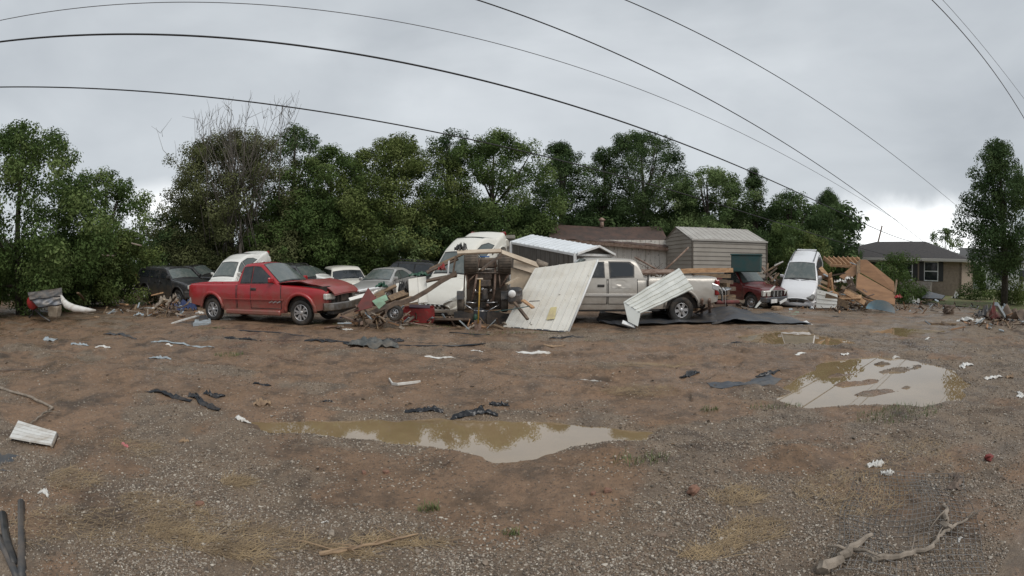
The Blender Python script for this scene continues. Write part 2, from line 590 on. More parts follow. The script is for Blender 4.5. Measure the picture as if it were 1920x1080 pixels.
def build_ground():
    a1 = np.radians(np.concatenate([np.arange(-74, 74.01, .16), np.arange(78, 283, 5.0)]))
    rr = [0.25]
    while rr[-1] < 900:
        q = rr[-1]
        rr.append(q * (1.0075 if 1.7 < q < 9 else 1.012 if q < 24 else 1.09))
    rr = np.array(rr)
    A, RR = np.meshgrid(a1, rr)
    X = RR * np.sin(A)
    Y = RR * np.cos(A)
    Z = gheight(X.ravel(), Y.ravel()).reshape(X.shape)
    Z *= sstep(120, 40, RR)
    na, nr = len(a1), len(rr)
    idx = np.arange(nr * na).reshape(nr, na)
    nxt = np.roll(idx, -1, axis=1)
    F = np.stack([idx[:-1], idx[1:], nxt[1:], nxt[:-1]], -1).reshape(-1, 4)[:, ::-1]
    V = np.stack([X, Y, Z], -1).reshape(-1, 3)
    g = gravel_zone(V[:, 0], V[:, 1])
    V = np.vstack([V, [[0, 0, 0]]])
    g = np.append(g, .5)
    m = bpy.data.materials.new('mud and gravel')
    m.use_nodes = True
    t = m.node_tree
    p = t.nodes['Principled BSDF']
    def nd(k, **kw):
        n = t.nodes.new(k)
        for a, b in kw.items():
            setattr(n, a, b)
        return n
    tcn = nd('ShaderNodeTexCoord')
    at = nd('ShaderNodeAttribute', attribute_name='tint')
    def noise(sc, det=5, ro=.6):
        n = nd('ShaderNodeTexNoise')
        n.inputs['Scale'].default_value = sc
        n.inputs['Detail'].default_value = det
        n.inputs['Roughness'].default_value = ro
        t.links.new(tcn.outputs['Object'], n.inputs['Vector'])
        return n.outputs['Fac']
    def rng_(src, a, b, lo=0, hi=1):
        n = nd('ShaderNodeMapRange')
        t.links.new(src, n.inputs['Value'])
        for k, v in (('From Min', a), ('From Max', b), ('To Min', lo), ('To Max', hi)):
            n.inputs[k].default_value = v
        return n.outputs[0]
    def mix(f, a, b):
        n = nd('ShaderNodeMixRGB')
        t.links.new(f, n.inputs['Fac'])
        for k, q in ((1, a), (2, b)):
            if isinstance(q, tuple):
                n.inputs[k].default_value = (*q, 1)
            else:
                t.links.new(q, n.inputs[k])
        return n.outputs[0]
    c = mix(rng_(noise(.5), .35, .65), (.182, .115, .070), (.238, .148, .090))
    c = mix(rng_(noise(2.3, 6), .46, .64), c, (.105, .070, .045))
    c = mix(rng_(noise(11, 4, .7), .5, .72), c, (.25, .165, .105))
    c = mix(rng_(noise(34, 3, .75), .54, .66), c, (.085, .06, .043))
    wet = rng_(noise(.85, 6, .62), .57, .66)
    gr = mix(rng_(noise(70, 3, .8), .42, .62), (.142, .101, .068), (.262, .200, .142))
    gr = mix(rng_(noise(3.1, 5), .46, .66), gr, (.115, .086, .062))
    f = nd('ShaderNodeMath', operation='MULTIPLY_ADD')
    t.links.new(noise(7, 5, .7), f.inputs[0])
    f.inputs[1].default_value = .8
    t.links.new(rng_(at.outputs['Fac'], 0, 1, -.72, .62), f.inputs[2])
    c = mix(rng_(f.outputs[0], .3, .62), c, gr)
    c = mix(wet, c, (.076, .052, .035))
    # speckle of small pale stones everywhere
    vo = nd('ShaderNodeTexVoronoi')
    vo.inputs['Scale'].default_value = 26
    t.links.new(tcn.outputs['Object'], vo.inputs['Vector'])
    sx = nd('ShaderNodeSeparateColor')
    t.links.new(vo.outputs['Color'], sx.inputs[0])
    mm = nd('ShaderNodeMath', operation='MULTIPLY')
    t.links.new(rng_(vo.outputs['Distance'], .3, .2), mm.inputs[0])
    t.links.new(rng_(sx.outputs[0], .86, .9), mm.inputs[1])
    c = mix(mm.outputs[0], c, (.40, .34, .28))
    t.links.new(c, p.inputs['Base Color'])
    t.links.new(rng_(noise(1.1, 5), .40, .60, .85, .24), p.inputs['Roughness'])
    p.inputs['Specular IOR Level'].default_value = .4
    bp = nd('ShaderNodeBump')
    bp.inputs['Strength'].default_value = .8
    bp.inputs['Distance'].default_value = .025
    t.links.new(noise(24, 6, .7), bp.inputs['Height'])
    t.links.new(bp.outputs[0], p.inputs['Normal'])
    o = np_mesh('ground', V, F, m, True, g)
    tag(o, 'brown muddy yard with churned clods and patches of grey gravel', None, None, 'structure')
build_ground()

M['water'] = mk('muddy water', (.29, .205, .115), .012, col2=(.235, .165, .09), scale=1.2, ior=2.5, spec=.5)
PUDLAB = ['long muddy puddle across the middle of the yard mirroring the trees', 'wide pale puddle with small mud islands on the right of the yard',
          'small puddle mirroring the white minivan', 'thin wet patch near the gravel drive on the right']
for k_, (p_, lab_) in enumerate(zip(PUDDLES, PUDLAB)):
    c_ = p_.mean(axis=0)
    mb = MB()
    q_ = []
    for vx, vy in p_:
        d_ = np.array([vx, vy]) - c_
        q_.append(tuple(c_ + d_ * (1 + .42 / max(np.hypot(*d_), .42))))
    mb.add([(a, b, WATER_Z - .0015 * k_) for a, b in q_], [tuple(range(len(q_)))])
    # face upwards
    ar = sum(q_[i][0] * q_[(i + 1) % len(q_)][1] - q_[(i + 1) % len(q_)][0] * q_[i][1] for i in range(len(q_)))
    if ar < 0:
        mb.f[0] = mb.f[0][::-1]
    mb.build('puddle_water', M['water'], label=lab_, kind='structure')

# ------------------------------------------------------------------ loose stones: far too many to count
def build_stones():
    base = [(-1, -1, -1), (1, -1, -1), (1, 1, -1), (-1, 1, -1), (-1, -1, 1), (1, -1, 1), (1, 1, 1), (-1, 1, 1)]
    base = np.array(base) / math.sqrt(3)
    ext = np.array([(0, 0, -1.0), (0, 0, 1), (0, -1, 0), (1, 0, 0), (0, 1, 0), (-1, 0, 0)]) * .95
    B = np.vstack([base, ext])
    quads = [((0, 3, 2, 1), 8), ((4, 5, 6, 7), 9), ((0, 1, 5, 4), 10), ((1, 2, 6, 5), 11), ((2, 3, 7, 6), 12), ((3, 0, 4, 7), 13)]
    tris = []
    for q, c in quads:
        for i in range(4):
            tris.append((q[i], q[(i + 1) % 4], c))
    T = np.array(tris)
    n = 640000
    az = np.radians(rng.uniform(-66, 66, n))
    r = 1.75 * np.exp(rng.uniform(0, 1, n) ** 1.05 * math.log(13 / 1.75))
    x = r * np.sin(az)
    y = r * np.cos(az)
    g = gravel_zone(x, y)
    cl = .5 + .8 * fbm(x * 3.4, y * 3.4, 77, 3)
    keep = rng.uniform(0, 1, n) < np.clip((g - .2) * 1.1, .014, 1) * np.clip(cl, .05, 1) * .8
    x, y, r = x[keep], y[keep], r[keep]
    n = len(x)
    s = np.exp(rng.normal(-5.42, .32, n)) * (1 + .07 * r)
    s = np.clip(s, .003, .02)
    big = rng.uniform(0, 1, n) < .004
    s[big] *= 2.2
    z = gheight(x, y)
    ok = z > WATER_Z + .004
    x, y, z, s = x[ok], y[ok], z[ok], s[ok]
    n = len(x)
    th = rng.uniform(0, 6.283, n)
    sc = np.stack([s * rng.uniform(.8, 1.4, n), s * rng.uniform(.6, 1.0, n), s * rng.uniform(.45, .8, n)], -1)
    V = B[None] * (1 + rng.uniform(-.22, .22, (n, 14, 1))) * sc[:, None, :]
    c, q = np.cos(th)[:, None], np.sin(th)[:, None]
    V = np.stack([V[..., 0] * c - V[..., 1] * q, V[..., 0] * q + V[..., 1] * c, V[..., 2]], -1)
    V += np.stack([x, y, z + sc[:, 2] * .45], -1)[:, None, :]
    F = (np.arange(n) * 14)[:, None, None] + T[None]
    tint = np.repeat(rng.uniform(0, 1, n), 14)
    m = bpy.data.materials.new('stones')
    m.use_nodes = True
    t = m.node_tree
    p = t.nodes['Principled BSDF']
    a = t.nodes.new('ShaderNodeAttribute')
    a.attribute_name = 'tint'
    rp = t.nodes.new('ShaderNodeValToRGB')
    e = rp.color_ramp.elements
    e[0].position = 0
    e[0].color = (.085, .068, .052, 1)
    e[1].position = 1
    e[1].color = (.50, .45, .38, 1)
    for pos, cc in ((.3, (.15, .12, .094)), (.5, (.20, .14, .098)), (.72, (.26, .22, .175)), (.9, (.36, .315, .26))):
        q = e.new(pos)
        q.color = (*cc, 1)
    t.links.new(a.outputs['Fac'], rp.inputs[0])
    t.links.new(rp.outputs[0], p.inputs['Base Color'])
    p.inputs['Roughness'].default_value = .7
    o = np_mesh('gravel', V.reshape(-1, 3), F.reshape(-1, 3), m, False, tint)
    tag(o, 'loose grey and tan gravel scattered over the muddy yard', None, None, 'stuff')
    print('stones', n)
build_stones()

# ------------------------------------------------------------------ straw and grass
def blades(name, spots, mat, label, hmin, hmax, wid, lie, kind='stuff'):
    V, F, T = [], [], []
    b = 0
    for px, py, rx, ry, n in spots:
        c = G(px, py)
        for _ in range(n):
            a = rng.uniform(0, 6.283)
            q = math.sqrt(rng.uniform(0, 1))
            x = c.x + rx * q * math.cos(a)
            y = c.y + ry * q * math.sin(a)
            V.append((x, y))
            F.append((rng.uniform(hmin, hmax), rng.uniform(0, 6.283), rng.uniform(0, 1)))
    xy = np.array(V)
    hh = np.array(F)
    z = gheight(xy[:, 0], xy[:, 1])
    n = len(xy)
    ln, an, tn = hh[:, 0], hh[:, 1], hh[:, 2]
    if lie:
        an = rng.normal(.25, .5, n) + np.where(rng.uniform(0, 1, n) < .3, 1.3, 0)
        rise = ln * .12 * rng.uniform(0, 1, n)
        d = np.stack([np.cos(an) * ln, np.sin(an) * ln, rise], -1)
    else:
        k = rng.uniform(.2, .8, n)
        d = np.stack([np.cos(an) * ln * k, np.sin(an) * ln * k, ln * np.sqrt(1 - k * k)], -1)
    side = np.stack([-np.sin(an), np.cos(an), np.zeros(n)], -1) * wid * .5
    p0 = np.stack([xy[:, 0], xy[:, 1], z + (.008 if lie else 0)], -1)
    p1 = p0 + d * .5 + np.stack([np.zeros(n), np.zeros(n), ln * (.03 if lie else .08)], -1)
    p2 = p0 + d
    VV = np.stack([p0 - side, p0 + side, p1 + side, p1 - side, p2 + side * .3, p2 - side * .3], 1).reshape(-1, 3)
    base = (np.arange(n) * 6)[:, None]
    FF = np.concatenate([base + np.array([[0, 1, 2, 3]]), base + np.array([[3, 2, 4, 5]])], 0)
    o = np_mesh(name, VV, FF, mat, False, np.repeat(tn, 6))
    tag(o, label, None, None, kind)
M['straw'] = mk('dead straw', (.38, .275, .155), .8, col2=(.22, .155, .09), scale=4)
M['grass'] = mk('grass blades', (.075, .12, .032), .6, col2=(.13, .14, .05), scale=4)
blades('dead_grass', [(300, 960, .45, .16, 468), (370, 1020, .5, .10, 756), (440, 905, .14, .08, 270), (130, 900, .3, .2, 360), (200, 990, .5, .2, 288), (740, 1020, .3, .04, 270), (640, 1040, .2, .05, 162),
                      (1200, 735, .5, .25, 684), (1230, 685, .7, .25, 576), (1380, 935, .2, .15, 288), (1400, 1000, .25, .15, 360), (1330, 1040, .2, .08, 216), (250, 840, .35, .2, 288),
                      (500, 1010, .4, .12, 288), (80, 980, .3, .3, 216), (1600, 920, .5, .4, 630), (1700, 850, .6, .4, 396), (1080, 690, 1.0, .3, 288)],
       M['straw'], 'flattened dead straw lying in streaks on the mud', .04, .2, .0026, True)
blades('grass', [(430, 668, .35, .12, 160), (590, 607, .9, .2, 160), (805, 960, .07, .04, 70), (1690, 775, .7, .3, 420), (1200, 875, .25, .1, 120), (960, 1010, .05, .03, 40), (970, 625, 1.2, .2, 200),
                 (1330, 770, .12, .05, 60), (800, 612, .8, .2, 120), (1700, 562, 2.5, 1.5, 500), (1760, 568, 2.5, 1.8, 600), (1830, 578, 2.5, 1.8, 600), (1900, 588, 2.5, 1.8, 500), (395, 617, .5, .2, 150), (1460, 760, .4, .1, 100), (1180, 640, 1.0, .3, 80)],
       M['grass'], 'sparse green grass tufts growing out of the mud', .02, .075, .005, False)
def lawn():
    mb = MB()
    edge = [G(1640, 552), G(1690, 562), G(1740, 568), G(1790, 573), G(1850, 582), G(1930, 596)]
    pts = []
    for a, b in zip(edge[:-1], edge[1:]):
        for k in range(14):
            q = a.lerp(b, k / 14)
            e = (b - a).cross(Vector((0, 0, 1))).normalized() * float(.8 * fbm(np.array([q.x * .9]), np.array([q.y * .9]), 91, 3)[0])
            pts.append(q + e)
    pts += [G(1990, 575), Vector((95, 60, 0)), Vector((40, 62, 0))]
    n = len(pts)
    mb.add([(q.x, q.y, .035 if i >= 70 else .02) for i, q in enumerate(pts)], [tuple(range(n))])
    ar = sum(pts[i].x * pts[(i + 1) % n].y - pts[(i + 1) % n].x * pts[i].y for i in range(n))
    if ar < 0:
        mb.f[0] = mb.f[0][::-1]
    mb.build('lawn', mk('lawn', (.105, .13, .04), .9, col2=(.17, .15, .07), scale=.8, bump=.6, bscale=25), label='green lawn in front of the brick house', kind='structure')
lawn()

# ------------------------------------------------------------------ trees
def leafmat(name, c1, c2, c3):
    m = bpy.data.materials.new(name)
    m.use_nodes = True
    t = m.node_tree
    t.nodes.clear()
    out = t.nodes.new('ShaderNodeOutputMaterial')
    at = t.nodes.new('ShaderNodeAttribute')
    at.attribute_name = 'tint'
    rp = t.nodes.new('ShaderNodeValToRGB')
    e = rp.color_ramp.elements
    e[0].position = .05
    e[0].color = (*c1, 1)
    e[1].position = 1.0
    e[1].color = (*c3, 1)
    q = e.new(.55)
    q.color = (*c2, 1)
    t.links.new(at.outputs['Fac'], rp.inputs[0])
    df = t.nodes.new('ShaderNodeBsdfPrincipled')
    df.inputs['Roughness'].default_value = .8
    df.inputs['Specular IOR Level'].default_value = .12
    tr = t.nodes.new('ShaderNodeBsdfTranslucent')
    ms = t.nodes.new('ShaderNodeMixShader')
    ms.inputs[0].default_value = .25
    t.links.new(rp.outputs[0], df.inputs['Base Color'])
    t.links.new(rp.outputs[0], tr.inputs['Color'])
    t.links.new(df.outputs[0], ms.inputs[1])
    t.links.new(tr.outputs[0], ms.inputs[2])
    t.links.new(ms.outputs[0], out.inputs['Surface'])
    return m
LEAF = {'mid': leafmat('leaves mid green', (0.053, 0.088, 0.028), (0.111, 0.166, 0.052), (0.201, 0.253, 0.098)),
        'dark': leafmat('leaves dark green', (0.038, 0.067, 0.027), (0.080, 0.127, 0.048), (0.142, 0.193, 0.079)),
        'light': leafmat('leaves pale green', (0.069, 0.113, 0.042), (0.154, 0.215, 0.082), (0.264, 0.322, 0.153)),
        'olive': leafmat('leaves olive', (0.062, 0.086, 0.027), (0.133, 0.172, 0.052), (0.222, 0.253, 0.098)),
        'brown': leafmat('leaves browning vine', (0.063, 0.071, 0.032), (0.125, 0.139, 0.060), (0.185, 0.199, 0.093))}
M['bark'] = mk('bark', (.075, .06, .047), .9, col2=(.04, .033, .027), scale=6, bump=.5)
M['barkgrey'] = mk('grey bare bark', (.15, .135, .115), .9, col2=(.09, .078, .066), scale=6, bump=.4)

def leaves(centers, radii, per, size, outward=None, flat=.8):
    """leaf blades spread through clumps; returns V, F, tint"""
    n = int(sum(per))
    ci = np.repeat(np.arange(len(centers)), per)
    d = rng.normal(size=(n, 3))
    d /= np.linalg.norm(d, axis=1)[:, None]
    rad = rng.uniform(.15, 1, n) ** .55
    cen = np.asarray(centers)[ci]
    rr = np.asarray(radii)[ci]
    pos = cen + d * (rad * rr)[:, None] * np.array([1, 1, flat])
    # blade frame: normals lean up and out
    nrm = d * .95 + rng.normal(size=(n, 3)) * .38 + np.array([0, 0, .45])
    nrm /= np.linalg.norm(nrm, axis=1)[:, None]
    t = rng.normal(size=(n, 3))
    t -= nrm * (t * nrm).sum(1)[:, None]
    t /= np.linalg.norm(t, axis=1)[:, None]
    b = np.cross(nrm, t)
    s = size * rng.uniform(.6, 1.35, n)[:, None]
    v0 = pos - t * s * .5
    v2 = pos + t * s * .5 - nrm * s * .12
    v1 = pos + b * s * .3 + nrm * s * .06
    v3 = pos - b * s * .3 + nrm * s * .06
    V = np.stack([v0, v1, v2, v3], 1).reshape(-1, 3)
    F = np.arange(n * 4).reshape(-1, 4)
    ctint = rng.uniform(.08, .85, len(centers))
    tint = np.clip(ctint[ci] + rng.normal(0, .08, n), 0, 1)
    return V, F, np.repeat(tint, 4)

def envelope(kind, t):
    if kind == 'cone':
        return np.minimum(1, (1 - t) ** .75 * 1.05) * np.minimum(1, .55 + t * 4)
    if kind == 'column':
        return np.minimum(1, (1 - t) ** .5 * 1.1) * np.minimum(1, .6 + t * 2)
    return np.sqrt(np.clip(1 - (2 * (t - .42) / 1.16) ** 2, 0, 1))

def make_tree(name, label, base, height, radius, kind='round', leaf='mid', bottom=.08, dens=1.0, gaps=0.0, lsize=.2, group=None, cat='tree', trunk=True, spikes=5, lean=(0, 0)):
    root = empty(name, base, (0, 0, rng.uniform(0, 6.28)), label, cat, group)
    H0, H1 = height * bottom, height
    vol = radius * radius * (H1 - H0)
    nc = int(max(14, min(480, 6.8 * vol ** .74 * dens)))
    cs, rs = [], []
    crad = .22 * radius ** .6 + .30
    lob = rng.uniform(0, 6.28, 3)
    while len(cs) < nc:
        t = rng.uniform(0, 1)
        a = rng.uniform(0, 6.283)
        e = float(envelope(kind, np.array(t))) * radius * (1 + .16 * math.sin(3 * a + lob[0] + 5 * t) + .12 * math.sin(5 * a + lob[1] - 9 * t))
        q = rng.uniform(0, 1) ** .42 * e
        z = H0 + t * (H1 - H0) * .965
        rc = crad * rng.uniform(.65, 1.3) * (1 - .35 * t)
        if gaps and t > .35 and rng.uniform() < gaps and q < e * .75:
            continue
        cs.append((q * math.cos(a) + lean[0] * t, q * math.sin(a) + lean[1] * t, max(z, rc * .6)))
        rs.append(rc)
    for k in range(spikes):
        a = rng.uniform(0, 6.283)
        q = rng.uniform(0, .55) * radius * (.5 if kind != 'round' else 1)
        zz = H1 * rng.uniform(.88, 1.0) - (q / radius) ** 2 * .18 * H1
        for j in range(3):
            cs.append((q * math.cos(a) + lean[0], q * math.sin(a) + lean[1], zz - j * .38))
            rs.append(.2 + .13 * j)
    lsize *= .71
    per = [int(max(24, 95 * (r_ / .6) ** 2.1 * (.2 / lsize) ** 1.7)) for r_ in rs]
    V, F, T = leaves(cs, rs, per, lsize)
    np_mesh('crown', V, F, LEAF[leaf], False, T, root)
    if trunk:
        mb = MB()
        r0 = .035 * height ** .9 * .55 + .05
        pts = [(0, 0, -.1), (.05 * r0, 0, height * .25), (lean[0] * .4 + .1, lean[1] * .4, height * .55), (lean[0] * .85, lean[1] * .85 + .05, height * .9)]
        mb.tube(pts, [r0 * 1.25, r0, r0 * .65, r0 * .15], 8)
        pick = rng.choice(len(cs), min(12, len(cs)), replace=False)
        for i in pick:
            c = cs[i]
            z0 = max(height * .15, c[2] * .62)
            mb.tube([(lean[0] * z0 / height, lean[1] * z0 / height, z0), ((c[0]) * .5, c[1] * .5, z0 + (c[2] - z0) * .4), c], [r0 * .4, r0 * .28, .02], 5)
        mb.build('trunk', M['bark'], root)
    return root

def tree_px(name, label, px, top, dist, halfw, base_dz=0, **k):
    """a tree standing at that place whose top shows at that height; halfw is its half width in the photograph"""
    top_p = P(px, top, dist)
    rad = halfw * 1.055 / 960 * dist * (1.15 if k.get('cat') == 'bush' else 1.6)
    return make_tree(name, label, (top_p.x, top_p.y, 0), top_p.z, rad, **k)

G1 = 'trees in the belt behind the wrecked cars'
TREES = [
    ('leafy_tree', 'big dark broadleaf tree at the far left edge with a ragged top', 55, 236, 22, 105, dict(leaf='mid', bottom=.12, gaps=.25, lsize=.19, spikes=9)),
    ('leafy_tree', 'shorter broadleaf tree with thin twiggy top beside the big left tree', 205, 318, 25, 62, dict(leaf='mid', gaps=.3, lsize=.18, spikes=8)),
    ('small_tree', 'low dark tree in the gap between the left trees and the vine covered one', 352, 372, 31, 48, dict(leaf='dark', lsize=.2)),
    ('vine_covered_tree', 'tall vine smothered tree with bare grey twigs sticking out of its top', 445, 244, 29.5, 92, dict(leaf='brown', gaps=.05, lsize=.17, spikes=7, bottom=.03)),
    ('thin_crowned_tree', 'dark thin crowned tree with sky showing through beside the vine covered tree', 556, 232, 31, 50, dict(leaf='dark', gaps=.5, lsize=.17, dens=.8, spikes=8, bottom=.2)),
    ('leafy_tree', 'round green tree right of the thin crowned one, above the dark car roof rack', 625, 276, 29, 72, dict(leaf='mid', lsize=.19)),
    ('leafy_tree', 'broad rounded olive tree above the silver sedan', 735, 256, 29.5, 88, dict(leaf='olive', lsize=.19, spikes=7)),
    ('thin_crowned_tree', 'dark tree with ragged holes of sky between the olive tree and the tall green one', 842, 242, 31, 52, dict(leaf='dark', gaps=.6, lsize=.17, dens=.75, spikes=8, bottom=.15)),
    ('leafy_tree', 'tall green tree standing over the upended buggy', 925, 244, 30, 75, dict(leaf='mid', lsize=.18, gaps=.15, spikes=8)),
    ('leafy_tree', 'dark rounded tree above the white roofed shed', 1050, 264, 35, 62, dict(leaf='dark', lsize=.19, kind='column')),
    ('slender_tree', 'slender narrow tree between two fuller trees over the brown roof', 1130, 270, 36, 30, dict(leaf='dark', lsize=.17, kind='column')),
    ('leafy_tree', 'tallest ragged tree over the brown roofed barn', 1200, 245, 37, 72, dict(leaf='dark', gaps=.35, lsize=.18, spikes=10, bottom=.15)),
    ('pale_tree', 'paler light green tree behind the tan metal shed', 1325, 312, 34, 68, dict(leaf='light', lsize=.19, gaps=.25, spikes=9)),
    ('conical_tree', 'dark pointed tree right behind the tan metal shed', 1412, 314, 33, 40, dict(leaf='dark', kind='cone', lsize=.16)),
    ('small_tree', 'dark rounded tree between the two pointed trees', 1478, 358, 33, 48, dict(leaf='dark', lsize=.17)),
    ('conical_tree', 'broad dark pointed tree at the right end of the tree belt by the bright sky', 1552, 352, 50, 46, dict(leaf='dark', kind='cone', lsize=.16, gaps=.2)),
    ('yard_tree', 'tall green tree with a bare trunk standing on the lawn at the right edge', 1868, 262, 28, 60, dict(leaf='dark', kind='column', dens=1.4, bottom=.22, lsize=.17, spikes=7)),
    ('wispy_tree', 'thin wispy tree behind the right end of the house roof', 1772, 428, 62, 26, dict(leaf='light', gaps=.4, dens=.7, lsize=.3)),
]
for nm, lab, px, top, dist, hw_, kw in TREES:
    tree_px(nm, lab, px, top, dist, hw_, group=G1 if 300 < px < 1600 else None, **kw)
BUSH = [
    ('bush', 'yellowish green bushy shrub at the left in front of the dark trees', 235, 425, 24, 62, dict(leaf='olive', lsize=.15)),
    ('bush', 'dark bushy undergrowth below the big left tree', 85, 455, 23, 75, dict(leaf='mid', lsize=.16)),
    ('bush', 'tall shady bush between the left tree and the yellowish shrub', 165, 420, 25, 55, dict(leaf='dark', lsize=.17)),
    ('bush', 'green shrub just behind the dark grey car', 330, 432, 29, 56, dict(leaf='dark', lsize=.18)),
    ('bush', 'tall green bush above the red pickup cab', 580, 372, 27, 66, dict(leaf='mid', lsize=.18)),
    ('bush', 'bush with lighter leaves behind the white sedan roof', 500, 420, 26.5, 55, dict(leaf='mid', lsize=.18)),
    ('bush', 'pale green bush hanging over the silver sedan', 752, 425, 26, 46, dict(leaf='light', lsize=.17)),
    ('bush', 'dark bush behind the black car roof', 690, 395, 27.5, 55, dict(leaf='mid', lsize=.18)),
    ('bush', 'bush left of the white car with its tail in the air', 815, 400, 28, 52, dict(leaf='dark', lsize=.18)),
    ('bush', 'light green bush above the white car with its tail in the air', 905, 380, 29, 56, dict(leaf='mid', lsize=.18)),
    ('bush', 'dark bush between the white roofed shed and the trees', 985, 375, 31, 55, dict(leaf='dark', lsize=.18)),
    ('bush', 'bright bush at the left end of the brown roof', 1015, 410, 34, 30, dict(leaf='mid', lsize=.16)),
    ('bush', 'dark bush over the middle of the brown roof', 1120, 378, 37, 60, dict(leaf='dark', lsize=.18)),
    ('bush', 'green bush between the brown roof and the tan shed', 1250, 392, 35, 44, dict(leaf='mid', lsize=.18)),
    ('bush', 'rounded green bush right behind the tan shed roof', 1330, 402, 29, 45, dict(leaf='light', lsize=.17)),
    ('bush', 'tall bush right of the tan metal shed', 1468, 410, 27, 42, dict(leaf='mid', lsize=.17)),
    ('bush', 'dull green bush behind the white minivan', 1518, 432, 27, 40, dict(leaf='olive', lsize=.17)),
    ('bush', 'dull leafy bush between the bare rafters and the house', 1648, 490, 31, 32, dict(leaf='mid', lsize=.16)),
    ('bush', 'leafy bush in front of the brick house beside the timber wreckage', 1692, 478, 27, 50, dict(leaf='mid', lsize=.16)),
    ('bush', 'straggly bush left of the house front above the plywood', 1606, 498, 29, 28, dict(leaf='olive', lsize=.16)),
    ('bush', 'dark shrub at the right corner of the house', 1832, 500, 33, 40, dict(leaf='mid', lsize=.18)),
    ('bush', 'low shrub by the trunk of the right hand yard tree', 1905, 520, 30, 36, dict(leaf='olive', lsize=.17)),
]
for nm, lab, px, top, dist, hw_, kw in BUSH:
    tree_px(nm, lab, px, top, dist, hw_, bottom=.0, spikes=3, cat='bush', trunk=False, dens=1.15, **kw)

def undergrowth():
    cs, rs = [], []
    for k in range(900):
        a = R(rng.uniform(-68, 41))
        d = rng.uniform(34, 41)
        z = rng.uniform(.1, 1) * (5.8 if a > R(-38) else 3.6)
        cs.append((d * math.sin(a), d * math.cos(a), z))
        rs.append(rng.uniform(.7, 1.2))
    per = [int(110 * r_) for r_ in rs]
    V, F, T = leaves(cs, rs, per, .34)
    tag(np_mesh('undergrowth', V, F, LEAF['dark'], False, T), 'dense dark undergrowth filling the belt between the tree trunks', None, None, 'stuff')
undergrowth()

def bare_twigs():
    """grey dead stems fanning out of the vine covered tree"""
    root = empty('dead_tree', tuple(P(448, 500, 25.6))[:2] + (0,), (0, 0, 0), 'leafless grey dead tree, its bare twigs fanning above the vine covered tree', 'tree')
    mb = MB()
    top = P(448, 192, 25.6).z
    mb.tube([(0, 0, -.1), (.1, 0, 1.8), (0, .1, 4)], [.14, .11, .05], 8)
    for k in range(58):
        a = rng.normal(0, .26)
        b = rng.normal(0, .35)
        z0 = rng.uniform(2.2, 5.6)
        ln = (top - z0) * rng.uniform(.62, 1.05) * (1 - .22 * abs(a))
        p0 = Vector((rng.normal(0, .75), rng.normal(-.2, .3), z0))
        p1 = p0 + Vector((math.sin(a * 1.6) * ln * .5, math.sin(b) * ln * .2, ln * .48))
        p2 = p0 + Vector((math.sin(a * 2.1) * ln * .8, math.sin(b) * ln * .3, ln * .78))
        p3 = p0 + Vector((math.sin(a * 2.0) * ln * .95, math.sin(b) * ln * .3, ln * 1.0))
        mb.tube([p0, p1, p2, p3], [.030, .020, .012, .006], 4)
        for j in range(6):
            t = rng.uniform(.25, .95)
            q = p1.lerp(p3, t)
            e = q + Vector((rng.normal(0, .35), rng.normal(0, .25), rng.uniform(.3, 1.0)))
            mb.tube([q, q.lerp(e, .5) + Vector((rng.normal(0, .05), 0, 0)), e], [.013, .009, .005], 3)
    mb.build('bare_branches', M['barkgrey'], root)
bare_twigs()

# ------------------------------------------------------------------ vehicles (local axes: x forward, y to the left, z up)
def pl(pts, sm=.05):
    xs = [a for a, b in pts]
    zs = [b for a, b in pts]
    if xs[0] > xs[-1]:
        xs, zs = xs[::-1], zs[::-1]
    def f(x):
        if not sm:
            return float(np.interp(x, xs, zs))
        return float(np.mean(np.interp([x - sm, x - sm / 2, x, x + sm / 2, x + sm], xs, zs)))
    return f
def stations(x0, x1, step=.09, dense=(), ds=.035):
    xs = set(np.round(np.arange(x0, x1, step), 4)) | {round(x0, 4), round(x1, 4), round(x0 + .03, 4), round(x1 - .03, 4)}
    for c, r_ in dense:
        xs |= set(np.round(np.arange(c - r_, c + r_ + .001, ds), 4))
        xs |= {round(c - r_ - .002, 4), round(c + r_ + .002, 4)}
    return sorted(x for x in xs if x0 <= x <= x1)
def loft(mb, xs, zb, zt, hw, crown=.03, edge=.05, nz=8, drop=None, mi=0):
    rings = []
    fr = (.975, .9, .7, .4, 0)
    for x in xs:
        b, t = zb(x), zt(x)
        t = max(t, b + .03)
        e = min(edge, (t - b) * .4)
        rg = []
        for j in range(nz):
            z = b + (t - e - b) * j / (nz - 1)
            rg.append((x, hw(x, z), z))
        wt = hw(x, t - e)
        dr = drop(x) if drop else 0
        top = []
        for f in fr:
            y = f * (wt - e * .45)
            z = t + crown * (1 - f * f) - (e * .12 if f > .95 else 0)
            if dr and f < .9:
                z = t - dr
            if dr and abs(f - .9) < .01:
                y = .92 * (wt - e * .45)
            top.append((x, y, z))
        rg += top
        rg += [(x, -y, z) for x, y, z in reversed(top[:-1])]
        rg += [(x, -y, z) for x, y, z in reversed(rg[:nz])]
        rings.append(rg)
    n = len(rings[0])
    vs = [q for rg in rings for q in rg]
    fs = []
    for i in range(len(rings) - 1):
        for j in range(n - 1):
            a = i * n + j
            fs.append((a, a + 1, a + n + 1, a + n))
    fs.append(tuple(range(n)))
    fs.append(tuple((len(rings) - 1) * n + j for j in range(n - 1, -1, -1)))
    mb.add(vs, fs, mi, True)

